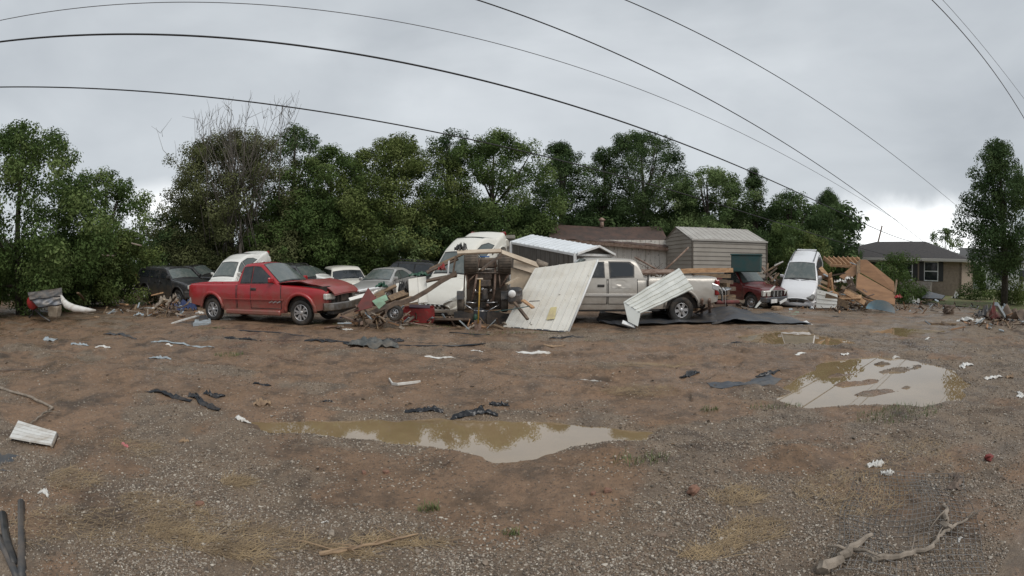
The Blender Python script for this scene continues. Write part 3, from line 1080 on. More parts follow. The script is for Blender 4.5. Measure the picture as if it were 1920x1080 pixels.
_wheel_cache = {}
def wheel_meshes(r, wd, rimr, style):
    k = (r, wd, rimr, style)
    if k in _wheel_cache:
        return _wheel_cache[k]
    t = MB()
    h = wd / 2
    t.lathe([(rimr, -h * .8), (rimr + .02, -h * .96), (r * .86, -h), (r * .96, -h * .86), (r, -h * .6), (r, -h * .2), (r * .985, -h * .18), (r * .985, h * .18), (r, h * .2), (r, h * .6), (r * .96, h * .86), (r * .86, h), (rimr + .02, h * .96), (rimr, h * .8)], 40, closed=True)
    m = MB()
    m.lathe([(rimr, -h * .8), (rimr, h * .80), (rimr * .94, h * .92), (rimr * .90, h * .78), (rimr * .87, h * .2)], 36)
    m.lathe([(rimr * .88, h * .1), (.001, h * .1)], 24, mi=1)
    m.lathe([(rimr * .9, -h * .5), (.001, -h * .5)], 24, mi=1)
    if style == 'steel':
        m.lathe([(rimr * .88, h * .25), (rimr * .7, h * .55), (rimr * .5, h * .35), (rimr * .3, h * .75), (rimr * .12, h * .8), (.001, h * .78)], 28)
        for i in range(8):
            a = i / 8 * 6.283
            m.box((rimr * .6 * math.cos(a), h * .5, rimr * .6 * math.sin(a)), (.05, .012, .03), (0, -a, 0), 1)
    else:
        ns = 5 if style == 'five' else 6
        for i in range(ns):
            a = i / ns * 6.283 + .3
            for da in ((-.16, .16) if style == 'five' else (-.05, .05)):
                c, s_ = math.cos(a + da * .5), math.sin(a + da * .5)
                c2, s2 = math.cos(a + da * 1.6), math.sin(a + da * 1.6)
                q = .026 if style == 'five' else .035
                def pt(rd, cc, ss, o, hh):
                    return (rd * cc - o * ss, hh, rd * ss + o * cc)
                pts = [pt(rimr * .2, c, s_, -q, h * .78), pt(rimr * .92, c2, s2, -q * .9, h * .80), pt(rimr * .92, c2, s2, q * .9, h * .80), pt(rimr * .2, c, s_, q, h * .78)]
                m.prism(pts, (0, -.05, 0))
        m.lathe([(rimr * .3, h * .55), (rimr * .28, h * .84), (rimr * .12, h * .9), (.001, h * .88)], 20)
    to = t.build('tyre_src', M['tyre'])
    mo = m.build('rim_src', [M['rim'], M['rimdark']])
    _wheel_cache[k] = (to.data, mo.data)
    bpy.data.objects.remove(to)
    bpy.data.objects.remove(mo)
    return _wheel_cache[k]
def add_wheel(root, x, y, r, wd, rimr, style, steer=0, z=None):
    a, b = wheel_meshes(r, wd, rimr, style)
    a.name = 'tyre'
    b.name = 'rim'
    o = bpy.data.objects.new('wheel', a)
    C.objects.link(o)
    o.parent = root
    o.location = (x, y, r if z is None else z)
    o.rotation_euler = (0, rng.uniform(0, 6), (0 if y > 0 else math.pi) + steer)
    q = bpy.data.objects.new('rim', b)
    C.objects.link(q)
    q.parent = o
    return o
def band(mb, pts, w, up, t, mi=0):
    """a strip of rectangular section along a path (bumpers, rails)"""
    pts = [Vector(q) for q in pts]
    n = len(pts)
    vs = []
    for i, q in enumerate(pts):
        d = (pts[min(i + 1, n - 1)] - pts[max(0, i - 1)]).normalized()
        s = d.cross(Vector((0, 0, 1))).normalized() * t / 2
        u = Vector((0, 0, w / 2))
        vs += [q - s - u * .8, q - s * 1.0 + u * .8, q - s * .7 + u, q + s * .7 + u, q + s + u * .8, q + s - u * .8, q + s * .7 - u, q - s * .7 - u]
    fs = []
    for i in range(n - 1):
        for j in range(8):
            k = (j + 1) % 8
            fs.append((i * 8 + j, i * 8 + k, (i + 1) * 8 + k, (i + 1) * 8 + j))
    fs += [tuple(range(7, -1, -1)), tuple((n - 1) * 8 + j for j in range(8))]
    mb.add(vs, fs, mi, False)

class Car:
    """sp: x0,x1 (tail, nose), wb (rear, front axle x), top: hood/belt/deck line, W half width, gh: greenhouse points, windows ..."""
    def __init__(self, name, label, cat, loc, rot, sp, pm, scale=1.0, group=None):
        self.sp = sp
        self.pm = pm
        self.root = empty(name, loc, rot, label, cat, group, scale)
        W = sp['W']
        self.x0, self.x1 = sp['x0'], sp['x1']
        self.top = pl(sp['top'], sp.get('sm', .06))
        tn = sp.get('nose', .16)
        tt = sp.get('tailr', .10)
        plan = pl([(self.x0, W - tt), (self.x0 + .10, W - tt * .45), (self.x0 + .35, W - .01), (self.x1 - .75, W - .005), (self.x1 - .35, W - tn * .32), (self.x1 - .12, W - tn * .75), (self.x1, W - tn * 1.2)], .02)
        mid = sp.get('crease', .68)
        sect = pl([(0.1, -.075), (.32, -.035), (mid - .1, -.006), (mid, 0), (mid + .14, -.02), (mid + .4, -.06)], .03)
        self.hw = lambda x, z: plan(x) + sect(z)
        sill = pl(sp['sill'], .04)
        self.sill = sill
        arches = sp['arch']
        def zb(x):
            b = sill(x)
            for cx, cz, ra in arches:
                d = abs(x - cx)
                if d < ra:
                    b = max(b, cz + math.sqrt(ra * ra - d * d))
            return b
        self.zb = zb
        body = MB()
        xs = stations(self.x0, self.x1, .09, [(cx, ra) for cx, cz, ra in arches])
        drop = None
        if 'bed' in sp:
            b0, b1 = sp['bed']
            drop = lambda x: .42 if b0 < x < b1 else 0
            xs = sorted(set(xs) | {b0 - .001, b0 + .001, b1 - .001, b1 + .001})
        loft(body, xs, zb, self.top, self.hw, sp.get('crown', .035), sp.get('edge', .06), 9, drop)
        self.bodymb = body
        self.body = body.build('body', pm, self.root)
        # dark chassis box; solid arch fills carry the wheel well shade in their colour
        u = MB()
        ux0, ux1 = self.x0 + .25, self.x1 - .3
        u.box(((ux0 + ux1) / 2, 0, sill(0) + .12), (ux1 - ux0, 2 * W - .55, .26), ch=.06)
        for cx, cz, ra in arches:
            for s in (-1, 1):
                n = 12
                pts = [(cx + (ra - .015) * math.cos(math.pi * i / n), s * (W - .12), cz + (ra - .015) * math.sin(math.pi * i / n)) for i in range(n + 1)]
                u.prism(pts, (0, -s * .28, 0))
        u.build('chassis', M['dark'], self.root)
        # greenhouse
        g = sp['gh']
        self.gtop = pl(g['prof'], g.get('sm', .05))
        gx0, gx1 = g['prof'][0][0], g['prof'][-1][0]
        if gx0 > gx1:
            gx0, gx1 = gx1, gx0
        belt, Wb, Wr, zr = g['belt'], g['Wb'], g['Wr'], g['zr']
        self.ghw = lambda x, z: Wb + (Wr - Wb) * max(0.0, (z - belt) / (zr - belt))
        gm = MB()
        loft(gm, stations(gx0, gx1, .07), lambda x: min(belt - .12, self.gtop(x) - .05), self.gtop, self.ghw, g.get('crown', .045), .07, 7)
        self.cab = gm.build('roof', pm, self.root)
        self.belt = belt
    def side(self, s, pts, eps=.012, on='g'):
        f = self.ghw if on == 'g' else self.hw
        return [(x, s * (f(x, z) + eps), z) for x, z in pts]
    def plate(self, mb, s, pts, eps=.012, on='g', t=.012, mi=0):
        q = self.side(s, pts, eps, on)
        if s < 0:
            q = q[::-1]
        mb.prism(q, (0, -s * t, 0), mi)
    def window(self, pts, glass, sides=(1, -1), trim=.03, mat='black'):
        cx = sum(a for a, b in pts) / len(pts)
        cz = sum(b for a, b in pts) / len(pts)
        big = [(cx + (a - cx) * (1 + trim / max(abs(a - cx), .05)), cz + (b - cz) * (1 + trim / max(abs(b - cz), .05))) for a, b in pts]
        for s in sides:
            mb = MB()
            self.plate(mb, s, big, .007)
            f = mb.build('window_frame', M[mat], self.root)
            mb = MB()
            self.plate(mb, s, pts, .014)
            mb.build('side_window', M[glass], f)
    def screen(self, name, xa, xb, glass, fw=.9, eps=.018, rear=False, trim=True):
        """windscreen between two stations on the slope of the greenhouse"""
        def fn(e, grow):
            def q(u, v):
                x = xa + (xb - xa) * (u * (1 + 2 * grow) - grow)
                z = self.gtop(x)
                y = (2 * v - 1) * (fw + grow * .3) * (self.ghw(x, z) - .02)
                f = (2 * v - 1)
                dz = self.gtop(x + .02) - self.gtop(x - .02)
                nrm = Vector((-dz, 0, .04)).normalized()
                return (x + nrm.x * e, y, z + .045 * (1 - f * f) + nrm.z * e)
            return q
        par = self.root
        if trim:
            mb = MB()
            mb.grid(fn(eps * .55, .06), 8, 8, flip=xa > xb)
            par = mb.build('screen_seal', M['black'], self.root)
        mb = MB()
        mb.grid(fn(eps, 0), 8, 8, flip=xa > xb)
        return mb.build(name, M[glass], par)
    def door(self, xa, xb, za, zb_, sides=(1, -1), handle=None, hm='black'):
        for s in sides:
            mb = MB()
            def fn(u, v, e=.006):
                x = xa + (xb - xa) * u
                z = za + (zb_ - za) * v
                return (x, s * (self.hw(x, z) + e), z)
            mb.grid(fn, 4, 6, 0, True, flip=s < 0)
            d = mb.build('door', self.pm, self.root)
            mb = MB()
            for q in (xa, xb):
                mb.tube([(q, s * (self.hw(q, z) + .003), z) for z in np.linspace(za, zb_, 6)], .011, 5)
            mb.tube([(x, s * (self.hw(x, za) + .003), za) for x in np.linspace(xa, xb, 4)], .009, 5)
            mb.build('door_seam', M['black'], d)
            if handle:
                mb = MB()
                hx, hz = handle
                mb.box((hx, s * (self.hw(hx, hz) + .018), hz), (.19, .035, .07), ch=.015)
                mb.build('handle', M[hm], d)
    def arch_lips(self, mat, r=.022, sides=(1, -1)):
        for cx, cz, ra in self.sp['arch']:
            for s in sides:
                pts = []
                a0 = math.asin(max(-.9, min(.9, (self.sill(cx) - cz) / ra)))
                for i in range(19):
                    a = a0 + (math.pi - 2 * a0) * i / 18
                    x, z = cx + (ra + .03) * math.cos(a), cz + (ra + .03) * math.sin(a)
                    pts.append((x, s * (self.hw(x, z) + .008), z))
                mb = MB()
                mb.tube(pts, [r * 2.0] * 19, 8)
                mb.build('wheel_arch_lip', mat, self.root)
    def wheels(self, r, wd, rimr, style, steer=0, skip=()):
        W = self.sp['W']
        for i, (cx, cz, ra) in enumerate(self.sp['arch']):
            for s in (1, -1):
                if (i, s) in skip:
                    continue
                add_wheel(self.root, cx, s * (W - wd / 2 - .035), r, wd, rimr, style, steer if i == 1 else 0)
    def box(self, name, c, s, mat, rot=(0, 0, 0), ch=.02, parent=None, both=False):
        for q in ((1, -1) if both else (1,)):
            mb = MB()
            mb.box((c[0], c[1] * q, c[2]), s, (rot[0] * q, rot[1], rot[2] * q), ch=ch)
            o = mb.build(name, M[mat] if isinstance(mat, str) else mat, parent or self.root)
        return o
    def bumper(self, x, z, h, t, mat, w=None, bow=.10, wrap=.25, sgn=1, name='bumper'):
        W = w or self.sp['W']
        pts = []
        for i in range(11):
            f = -1 + 2 * i / 10
            pts.append((x - sgn * (bow * f * f + wrap * max(0, abs(f) - .85) * 3), f * (W + .01), z))
        if sgn < 0:
            pts = pts[::-1]
        mb = MB()
        band(mb, pts, h, 0, t)
        return mb.build(name, M[mat] if isinstance(mat, str) else mat, self.root)
    def mirror(self, x, z, mat, s_=(1, -1)):
        for s in s_:
            mb = MB()
            y = self.ghw(x, z)
            mb.box((x, s * (y + .10), z + .05), (.09, .2, .14), (0, 0, s * .15), ch=.03)
            mb.box((x + .02, s * (y + .01), z), (.06, .1, .05))
            mb.build('mirror', mat, self.root)

def sedan_spec(L=4.7, W=.88, roof=1.43, hood=.94, deck=1.02, wb=2.72, nose_oh=.95, **k):
    x1 = L / 2
    xf = x1 - nose_oh
    xr = xf - wb
    x0 = -L / 2
    sp = dict(x0=x0, x1=x1, W=W, crease=.64, nose=.26, tailr=.14,
              top=[(x0, deck - .22), (x0 + .05, deck - .06), (x0 + .55, deck), (xr + .6, deck - .01), (xf - .55, hood + .02), (xf + .2, hood - .05), (x1 - .25, hood - .17), (x1 - .05, hood - .27), (x1, hood - .36)],
              sill=[(x0, .42), (x0 + .5, .3), (xr, .22), (xf, .2), (x1 - .4, .22), (x1, .30)],
              arch=[(xr, .31, .37), (xf, .31, .37)], crown=.05,
              gh=dict(prof=[(x0 + .55, deck - .04), (x0 + .72, deck + .03), (xr + .42, roof - .07), (xr + .75, roof - .005), (xr + 1.45, roof), (xf - 1.25, roof - .05), (xf - .32, hood + .03), (xf - .2, hood - .02)],
                      belt=.93, Wb=W - .06, Wr=W - .28, zr=roof, sm=.09, crown=.05))
    sp.update(xr=xr, xf=xf, roof=roof, hood=hood, deck=deck)
    sp.update(k)
    return sp
def make_sedan(name, label, loc, rot, pm, scale=1.0, sp=None, glass='glass', style='six', grille='dark', group=None, wheel_skip=(), light=True):
    sp = sp or sedan_spec()
    c = Car(name, label, 'car', loc, rot, sp, pm, scale, group)
    xr, xf, roof, hood, deck, x0, x1, W = (sp[k] for k in ('xr', 'xf', 'roof', 'hood', 'deck', 'x0', 'x1', 'W'))
    g = c.gtop
    zt = roof - .13
    b = .985
    xm = (xr + xf) / 2 - .02
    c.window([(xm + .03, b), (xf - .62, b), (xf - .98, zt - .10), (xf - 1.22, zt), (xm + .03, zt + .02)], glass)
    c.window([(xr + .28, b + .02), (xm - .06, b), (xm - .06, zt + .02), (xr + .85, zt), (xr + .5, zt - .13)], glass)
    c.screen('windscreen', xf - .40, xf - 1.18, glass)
    c.screen('rear_window', x0 + .85, xr + .48, glass, rear=True)
    c.door(xm, xf - .44, .34, .93, handle=(xm + .16, .82), hm='black')
    c.door(xr + .36, xm - .03, .34, .93, handle=(xr + .58, .84), hm='black')
    c.wheels(.315, .2, .205, style, skip=wheel_skip)
    c.arch_lips(pm, .012)
    c.mirror(xf - .62, 1.0, pm)
    for s in (1, -1):
        mb = MB()
        zc = hood - .25
        pts = []
        for (dx, f, dz) in ((.0, .42, -.07), (.0, .47, .055), (-.10, .70, .10), (-.42, .93, .12), (-.30, .90, -.02), (-.08, .72, -.09)):
            x = x1 + dx
            pts.append((x + .02, s * f * (W - .02), zc + dz))
        if s < 0:
            pts = pts[::-1]
        mb.prism(pts, (-.1, 0, 0))
        mb.build('headlight', M['lamp'], c.root)
        mb = MB()
        mb.box((x0 + .03, s * (W - .28), deck - .16), (.1, .36, .14), (0, 0, s * .25), ch=.02)
        mb.build('tail_light', M['tail'], c.root)
    if grille == 'grid':
        o = c.box('grille', (x1 + .005, 0, hood - .36), (.06, .8, .17), 'black', ch=.02)
        mb = MB()
        for i in range(8):
            for j in range(2):
                if (i + j) % 2:
                    mb.box((x1 + .035, -.32 + i * .09, hood - .40 + j * .085), (.02, .07, .07))
        mb.build('grille_insert', M['whiteclean'], o)
    else:
        o = c.box('grille', (x1 + .0, 0, hood - .33), (.06, .66, .13), 'black', ch=.03)
        mb = MB()
        for i in range(3):
            mb.box((x1 + .03, 0, hood - .37 + i * .04), (.012, .62, .012))
        mb.build('grille_bar', M['chrome'], o)
    c.bumper(x1 + .02, .44, .24, .12, pm, W - .02, .2, .25)
    c.box('lower_intake', (x1 + .055, 0, .40), (.06, .9, .09), 'black', ch=.02)
    c.bumper(x0 - .01, .55, .26, .12, pm, W - .02, .12, .2, -1)
    return c

def place_at(anchor, px, py, dist, rel_yaw, pitch, roll, s):
    """location and rotation that put a point of the vehicle in that line of sight"""
    b = P(px, py, dist)
    yaw = math.atan2(-b.y, -b.x) + R(rel_yaw)
    rot = Euler((R(roll), R(pitch), yaw))
    return b - rot.to_matrix() @ (Vector(anchor) * s), rot
def place_nose(px, py, dist, z, rel_yaw, pitch, roll, s, xn=2.35, zn=.4):
    b = P(px, py, dist)
    yaw = math.atan2(-b.y, -b.x) + R(rel_yaw)
    rot = Euler((R(roll), R(pitch), yaw))
    return Vector((b.x, b.y, z)) - rot.to_matrix() @ Vector((xn * s, 0, zn * s)), rot

# --- red extended cab pickup ---------------------------------------------------------------------
def red_pickup():
    pm = paint('red paint', (.34, .010, .016), .34, mud=.85, low=.85, fade=(.26, .03, .028))
    x1, x0, xf, xr = 2.42, -2.62, 1.60, -1.62
    sp = dict(x0=x0, x1=x1, W=.86, crease=.80, nose=.12, tailr=.05, sm=.03,
              top=[(x0, 1.06), (-.62, 1.07), (-.6, 1.06), (.62, 1.06), (.75, 1.05), (1.6, 1.0), (2.2, .94), (2.42, .90)],
              sill=[(x0, .50), (-2.2, .44), (-1.1, .34), (1.0, .30), (1.95, .36), (x1, .44)], arch=[(xr, .36, .43), (xf, .36, .43)], bed=(x0 + .06, -.66), crown=.03, edge=.05,
              gh=dict(prof=[(-.60, 1.0), (-.55, 1.25), (-.47, 1.56), (-.38, 1.60), (.05, 1.615), (.22, 1.59), (.92, 1.07), (.98, 1.0)], belt=1.06, Wb=.80, Wr=.62, zr=1.6, sm=.035))
    loc = Vector((-7.22, 13.25, -.01))
    c = Car('pickup_truck', 'red extended cab pickup truck with a crumpled open hood and no grille', 'pickup truck', loc, (R(.6), 0, R(-8.3)), sp, pm, 1.05)
    b = 1.11
    c.window([(-.02, b), (.72, b), (.70, b + .08), (.22, 1.50), (-.02, 1.52)], 'glassdark')
    c.window([(-.45, b), (-.10, b), (-.10, 1.52), (-.38, 1.50)], 'glassdark')
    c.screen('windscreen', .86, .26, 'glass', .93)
    c.screen('rear_window', -.56, -.49, 'glassdark', .8)
    c.door(-.06, 1.0, .42, 1.04, handle=(.05, .93))
    c.door(-.58, -.62, .42, 1.04)
    c.arch_lips(pm, .026)
    c.wheels(.33, .22, .215, 'five', .06)
    c.mirror(.70, 1.12, pm)
    # lower body ledge, running board, badge band
    for s in (1, -1):
        mb = MB()
        band(mb, [(-1.1, s * .875, .66), (1.1, s * .875, .66)], .035, 0, .02)
        mb.build('side_moulding', pm, c.root)
        mb = MB()
        mb.box((0, s * .86, .31), (1.98, .12, .13), ch=.03)
        mb.build('running_board', pm, c.root)
        mb = MB()
        pts = [(.63 + i * .045, s * .879, .585 + .012 * ((i * 7) % 3)) for i in range(9)]
        for q in pts:
            mb.box(q, (.028, .006, .035), (0, .3, 0))
        mb.build('badge', M['rim'], c.root)
    # raised, buckled hood
    mb = MB()
    def hood(u, v):
        x = .82 + 1.78 * u
        y = (v - .5) * 1.56 * (1 - .10 * u * u)
        ridge = .045 * math.sin(u * 9 + 2 * v) * u + .05 * math.exp(-((u - .45) / .1) ** 2) * (1 + .6 * math.sin(v * 7))
        z = 1.075 + .03 * (1 - (2 * v - 1) ** 2) + .06 * math.sin(math.pi * min(1, u * 1.1)) - .16 * u ** 3 + ridge * .6 + (.05 * (v - .5) * u)
        if u > .93:
            z -= (u - .93) * 1.4
        return (x, y, z)
    mb.grid(hood, 22, 14)
    n0 = len(mb.v)
    mb.grid(lambda u, v: tuple(Vector(hood(u, v)) - Vector((0, 0, .03))), 22, 14, flip=True)
    mb.build('hood', paint('red hood paint', (.31, .014, .018), .45, mud=.85, low=1.3, fade=(.26, .06, .05)), c.root, label='buckled red hood sprung half open')
    # dark gap under the hood and the missing grille
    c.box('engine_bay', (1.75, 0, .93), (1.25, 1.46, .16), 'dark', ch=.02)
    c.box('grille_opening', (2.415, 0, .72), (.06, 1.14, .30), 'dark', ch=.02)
    mb = MB()
    for i in range(6):
        mb.box((2.45, -.46 + i * .18, .72), (.02, .03, .28), (.1 * (i % 3 - 1), 0, 0))
    mb.box((2.455, .1, .70), (.03, .42, .20))
    mb.build('radiator', M['rustdark'], c.root)
    for s, ln in ((1, .22), (-1, .34)):
        mb = MB()
        mb.box((2.40, s * .64, .75), (.14, ln, .15), (0, 0, s * .3), ch=.03)
        mb.build('headlight', M['lamp'], c.root)
    c.bumper(2.60, .50, .19, .14, mk('bent bumper', (.27, .26, .25), .4, .7, col2=(.15, .12, .09), scale=4), .88, .10, .30)
    c.box('lower_valance', (2.45, 0, .36), (.2, 1.4, .12), 'black')
    c.bumper(x0 - .05, .58, .16, .12, 'chrome', .80, .02, .2, -1)
    for s in (1, -1):
        c.box('tail_light', (x0 - .005, s * .74, .86), (.06, .16, .34), 'tail')
    c.box('tailgate', (x0 - .01, 0, .82), (.04, 1.28, .44), pm)
    return c
red_pickup()

# --- silver crew cab pickup -----------------------------------------------------------------------
def silver_pickup():
    pm = paint('silver pickup paint', (.46, .43, .385), .38, .25, mud=.9, low=.7, fade=(.40, .36, .31))
    xr, xf = -1.82, 1.82
    x0, x1 = -2.94, 2.85
    sp = dict(x0=x0, x1=x1, W=.99, crease=.92, nose=.12, tailr=.05, sm=.03,
              top=[(x0, 1.30), (-.79, 1.29), (-.74, 1.24), (1.3, 1.22), (1.5, 1.2), (2.5, 1.14), (x1, 1.08)],
              sill=[(x0, .62), (-2.6, .55), (-1.2, .42), (1.2, .40), (2.3, .46), (x1, .5)], arch=[(xr, .42, .50), (xf, .42, .50)], bed=(x0 + .07, -.76), crown=.03, edge=.06,
              gh=dict(prof=[(-.70, 1.15), (-.66, 1.4), (-.52, 1.71), (-.40, 1.76), (.25, 1.78), (.9, 1.755), (1.5, 1.26), (1.57, 1.15)], belt=1.24, Wb=.93, Wr=.76, zr=1.77, sm=.05))
    c = Car('pickup_truck', 'silver crew cab pickup truck with a dented rear door between two loose metal panels', 'pickup truck', (2.90, 13.9, -.02), (R(-.5), R(-.4), R(181.5)), sp, pm, 1.0)
    b = 1.29
    c.window([(.46, b), (1.26, b), (.88, 1.65), (.46, 1.67)], 'glassdark')
    c.window([(-.36, b + .03), (.26, b), (.27, 1.67), (-.26, 1.67), (-.38, 1.57)], 'glassdark', trim=.04)
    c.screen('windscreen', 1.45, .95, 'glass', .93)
    c.screen('rear_window', -.64, -.56, 'glassdark', .8)
    c.door(.38, 1.40, .56, 1.23, handle=(.55, 1.05))
    c.door(-.48, .34, .56, 1.23)
    c.arch_lips(pm, .02)
    c.wheels(.375, .26, .21, 'six', .0)
    c.mirror(1.12, 1.32, M['black'])
    for s in (1, -1):
        mb = MB()
        band(mb, [(-1.15, s * .995, .80), (1.2, s * .995, .80)], .07, 0, .03)
        mb.build('side_moulding', paint('moulding paint', (.48, .46, .43), .4, .2, mud=.6), c.root)
        mb = MB()
        mb.box((-.775, s * .985, 1.0), (.035, .03, .72))
        mb.build('bed_gap', M['dark'], c.root)
        mb = MB()
        mb.box((x0 + .03, s * .93, 1.02), (.14, .16, .44), ch=.03)
        mb.build('tail_light', M['tail'], c.root)
        mb = MB()
        mb.box((0, s * .90, .40), (2.3, .08, .10), ch=.02)
        mb.build('rocker', M['black'], c.root)
    # dent in the rear door, a buckled crease pressed into the sheet
    mb = MB()
    def dent(u, v):
        x = -.30 + .55 * u
        z = .98 + .24 * v
        y = c.hw(x, z) + .012 - .03 * math.exp(-((u - .55) / .22) ** 2 - ((v - .65) / .2) ** 2) + .02 * math.exp(-((u - .6) / .3) ** 2 - ((v - .25) / .12) ** 2) * math.sin(u * 12)
        return (x, y, z)
    mb.grid(dent, 16, 10)
    mb.build('dented_sheet', pm, c.root)
    c.box('fuel_cap', (-1.25, .985, 1.08), (.17, .02, .17), pm, ch=.008)
    c.bumper(x0 - .06, .72, .18, .14, 'chrome', .90, .02, .2, -1)
    c.box('tailgate', (x0 - .005, 0, 1.05), (.05, 1.5, .42), pm)
    c.bumper(x1 + .05, .68, .24, .16, 'chrome', .97, .12, .2)
    for s in (1, -1):
        c.box('headlight', (x1 - .02, s * .75, .98), (.12, .36, .2), 'lamp')
    c.box('grille', (x1, 0, .98), (.08, 1.0, .26), 'black')
    return c
silver_pickup()

# --- white minivan standing nose down ----------------------------------------------------------------
def minivan():
    pm = paint('white minivan paint', (.75, .75, .765), .3, mud=.34, low=.42, fade=(.63, .62, .61))
    x1, x0, xf, xr = 2.45, -2.45, 1.5, -1.5
    sp = dict(x0=x0, x1=x1, W=.96, crease=.70, nose=.30, tailr=.10,
              top=[(x0, .95), (x0 + .1, 1.1), (1.0, 1.08), (1.35, 1.05), (2.0, .90), (2.30, .74), (2.40, .62), (x1, .52)],
              sill=[(x0, .36), (xr, .26), (xf, .24), (2.1, .24), (x1, .3)], arch=[(xr, .33, .40), (xf, .33, .40)], crown=.06,
              gh=dict(prof=[(x0 + .03, 1.0), (x0 + .12, 1.35), (x0 + .30, 1.70), (x0 + .55, 1.755), (-.6, 1.79), (.25, 1.73), (1.25, 1.12), (1.38, 1.03)], belt=1.03, Wb=.91, Wr=.70, zr=1.78, sm=.09, crown=.05))
    s_ = .88
    loc, rot = place_at((2.45, 0, .26), 1494, 573, 20.4, -7, 15, -1, s_)
    c = Car('minivan', 'white minivan tipped nose down with its tail propped on wreckage', 'minivan', loc, rot, sp, pm, s_)
    b = 1.10
    c.window([(.02, b), (.98, b), (.42, 1.56), (.02, 1.62)], 'glassdark')
    c.window([(-1.12, b), (-.05, b), (-.05, 1.62), (-1.12, 1.64)], 'glassdark')
    c.window([(-2.1, b + .02), (-1.2, b), (-1.2, 1.64), (-1.95, 1.58)], 'glassdark')
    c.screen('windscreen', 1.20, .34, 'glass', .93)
    c.screen('rear_window', x0 + .10, x0 + .26, 'glassdark', .85)
    c.door(.0, 1.1, .36, 1.05, handle=(.14, .92), hm='chrome')
    c.door(-1.16, -.03, .36, 1.05, handle=(-.2, .92), hm='chrome')
    c.wheels(.34, .21, .21, 'six')
    c.mirror(.92, 1.14, pm)
    for s in (1, -1):
        c.box('headlight', (2.30, s * .64, .635), (.34, .40, .17), mk('hazy headlamp', (.15, .145, .14), .15, col2=(.32, .30, .27), scale=9, spec=.8), rot=(0, .5, -.32), ch=.05)
        c.box('roof_rail', (-.75, s * .60, 1.815), (2.0, .05, .05), 'sheet', ch=.015)
    c.box('roof_spoiler', (x0 + .30, 0, 1.79), (.3, 1.1, .05), pm, rot=(0, -.1, 0))
    c.box('grille', (2.48, 0, .50), (.10, .74, .17), 'black', ch=.03)
    mb = MB()
    for i in range(3):
        mb.box((2.515, 0, .455 + i * .045), (.02, .66, .014))
    mb.box((2.52, 0, .5), (.02, .09, .07))
    mb.build('grille_bar', M['chrome'], c.root)
    c.bumper(2.47, .33, .2, .16, pm, .90, .25, .3)
    c.box('lower_intake', (2.54, 0, .27), (.08, 1.2, .07), 'black')
    mb = MB()
    for s in (1, -1):
        mb.tube([(1.32, s * .05, 1.13), (1.26, s * .5, 1.17)], .012, 5)
    mb.build('wiper', M['black'], c.root)
    return c
RAISED = [(minivan().root, 'minivan', -1.5)]

# --- white sedans lifted by the flood -------------------------------------------------------------------
PW = paint('white car paint', (.74, .735, .70), .3, mud=.3, low=.45, fade=(.64, .62, .57))
PW2 = paint('dull white car paint', (.72, .70, .63), .34, mud=.5, low=.5, fade=(.58, .53, .45))
loc, rot = place_at((1.08, 0, .97), 416, 522, 20.6, -40, 24, 0, .84)
c_ = make_sedan('sedan', 'white sedan tilted nose down behind the red pickup bed, tail in the air', loc, rot, PW, .84, sedan_spec(L=4.6, roof=1.42))
RAISED.append((c_.root, 'white sedan behind the red pickup bed', -1.2))
loc, rot = place_at((1.08, 0, 1.02), 840, 520, 15.8, -34, 33, -2, .93)
c_ = make_sedan('sedan', 'white car with a grid grille, pitched nose down behind planks and red box', loc, rot, PW2, .93, sedan_spec(L=4.5, roof=1.46, hood=1.0), grille='grid')
RAISED.append((c_.root, 'white car with the grid grille', -1.0))
# silver sedan
PS = paint('silver sedan paint', (.42, .415, .40), .34, .35, mud=.8, low=.7, fade=(.34, .31, .28))
loc, rot = place_at((1.08, 0, .97), 703, 527, 20.5, -28, 4, 1, .95)
make_sedan('sedan', 'muddy silver sedan facing the yard behind the red pickup nose', loc, rot, PS, .95)
# dark cars at the left
PD = paint('dark grey paint', (.035, .037, .042), .3, .2, mud=1.0, low=.75)
PB = paint('black paint', (.014, .015, .018), .28, mud=.8, low=.7)
PN = paint('dark blue grey paint', (.05, .055, .062), .32, .2, mud=.9, low=.9)
def suv_spec(L=4.6, W=.90, roof=1.72, hood=1.1):
    x1, x0 = L / 2, -L / 2
    xf, xr = x1 - .82, x0 + .95
    return dict(x0=x0, x1=x1, W=W, crease=.75, nose=.16, tailr=.08, xr=xr, xf=xf,
                top=[(x0, 1.0), (x0 + .06, 1.1), (xf - .5, hood), (xf + .3, hood - .06), (x1 - .12, hood - .16), (x1, hood - .26)],
                sill=[(x0, .46), (xr, .34), (xf, .32), (x1 - .3, .36), (x1, .42)], arch=[(xr, .38, .44), (xf, .38, .44)], crown=.05,
                gh=dict(prof=[(x0 + .04, 1.0), (x0 + .14, 1.4), (x0 + .30, roof - .05), (x0 + .5, roof), (xf - 1.35, roof + .01), (xf - 1.1, roof - .05), (xf - .5, hood + .02), (xf - .4, hood - .05)], belt=1.07, Wb=W - .05, Wr=W - .2, zr=roof, sm=.06))
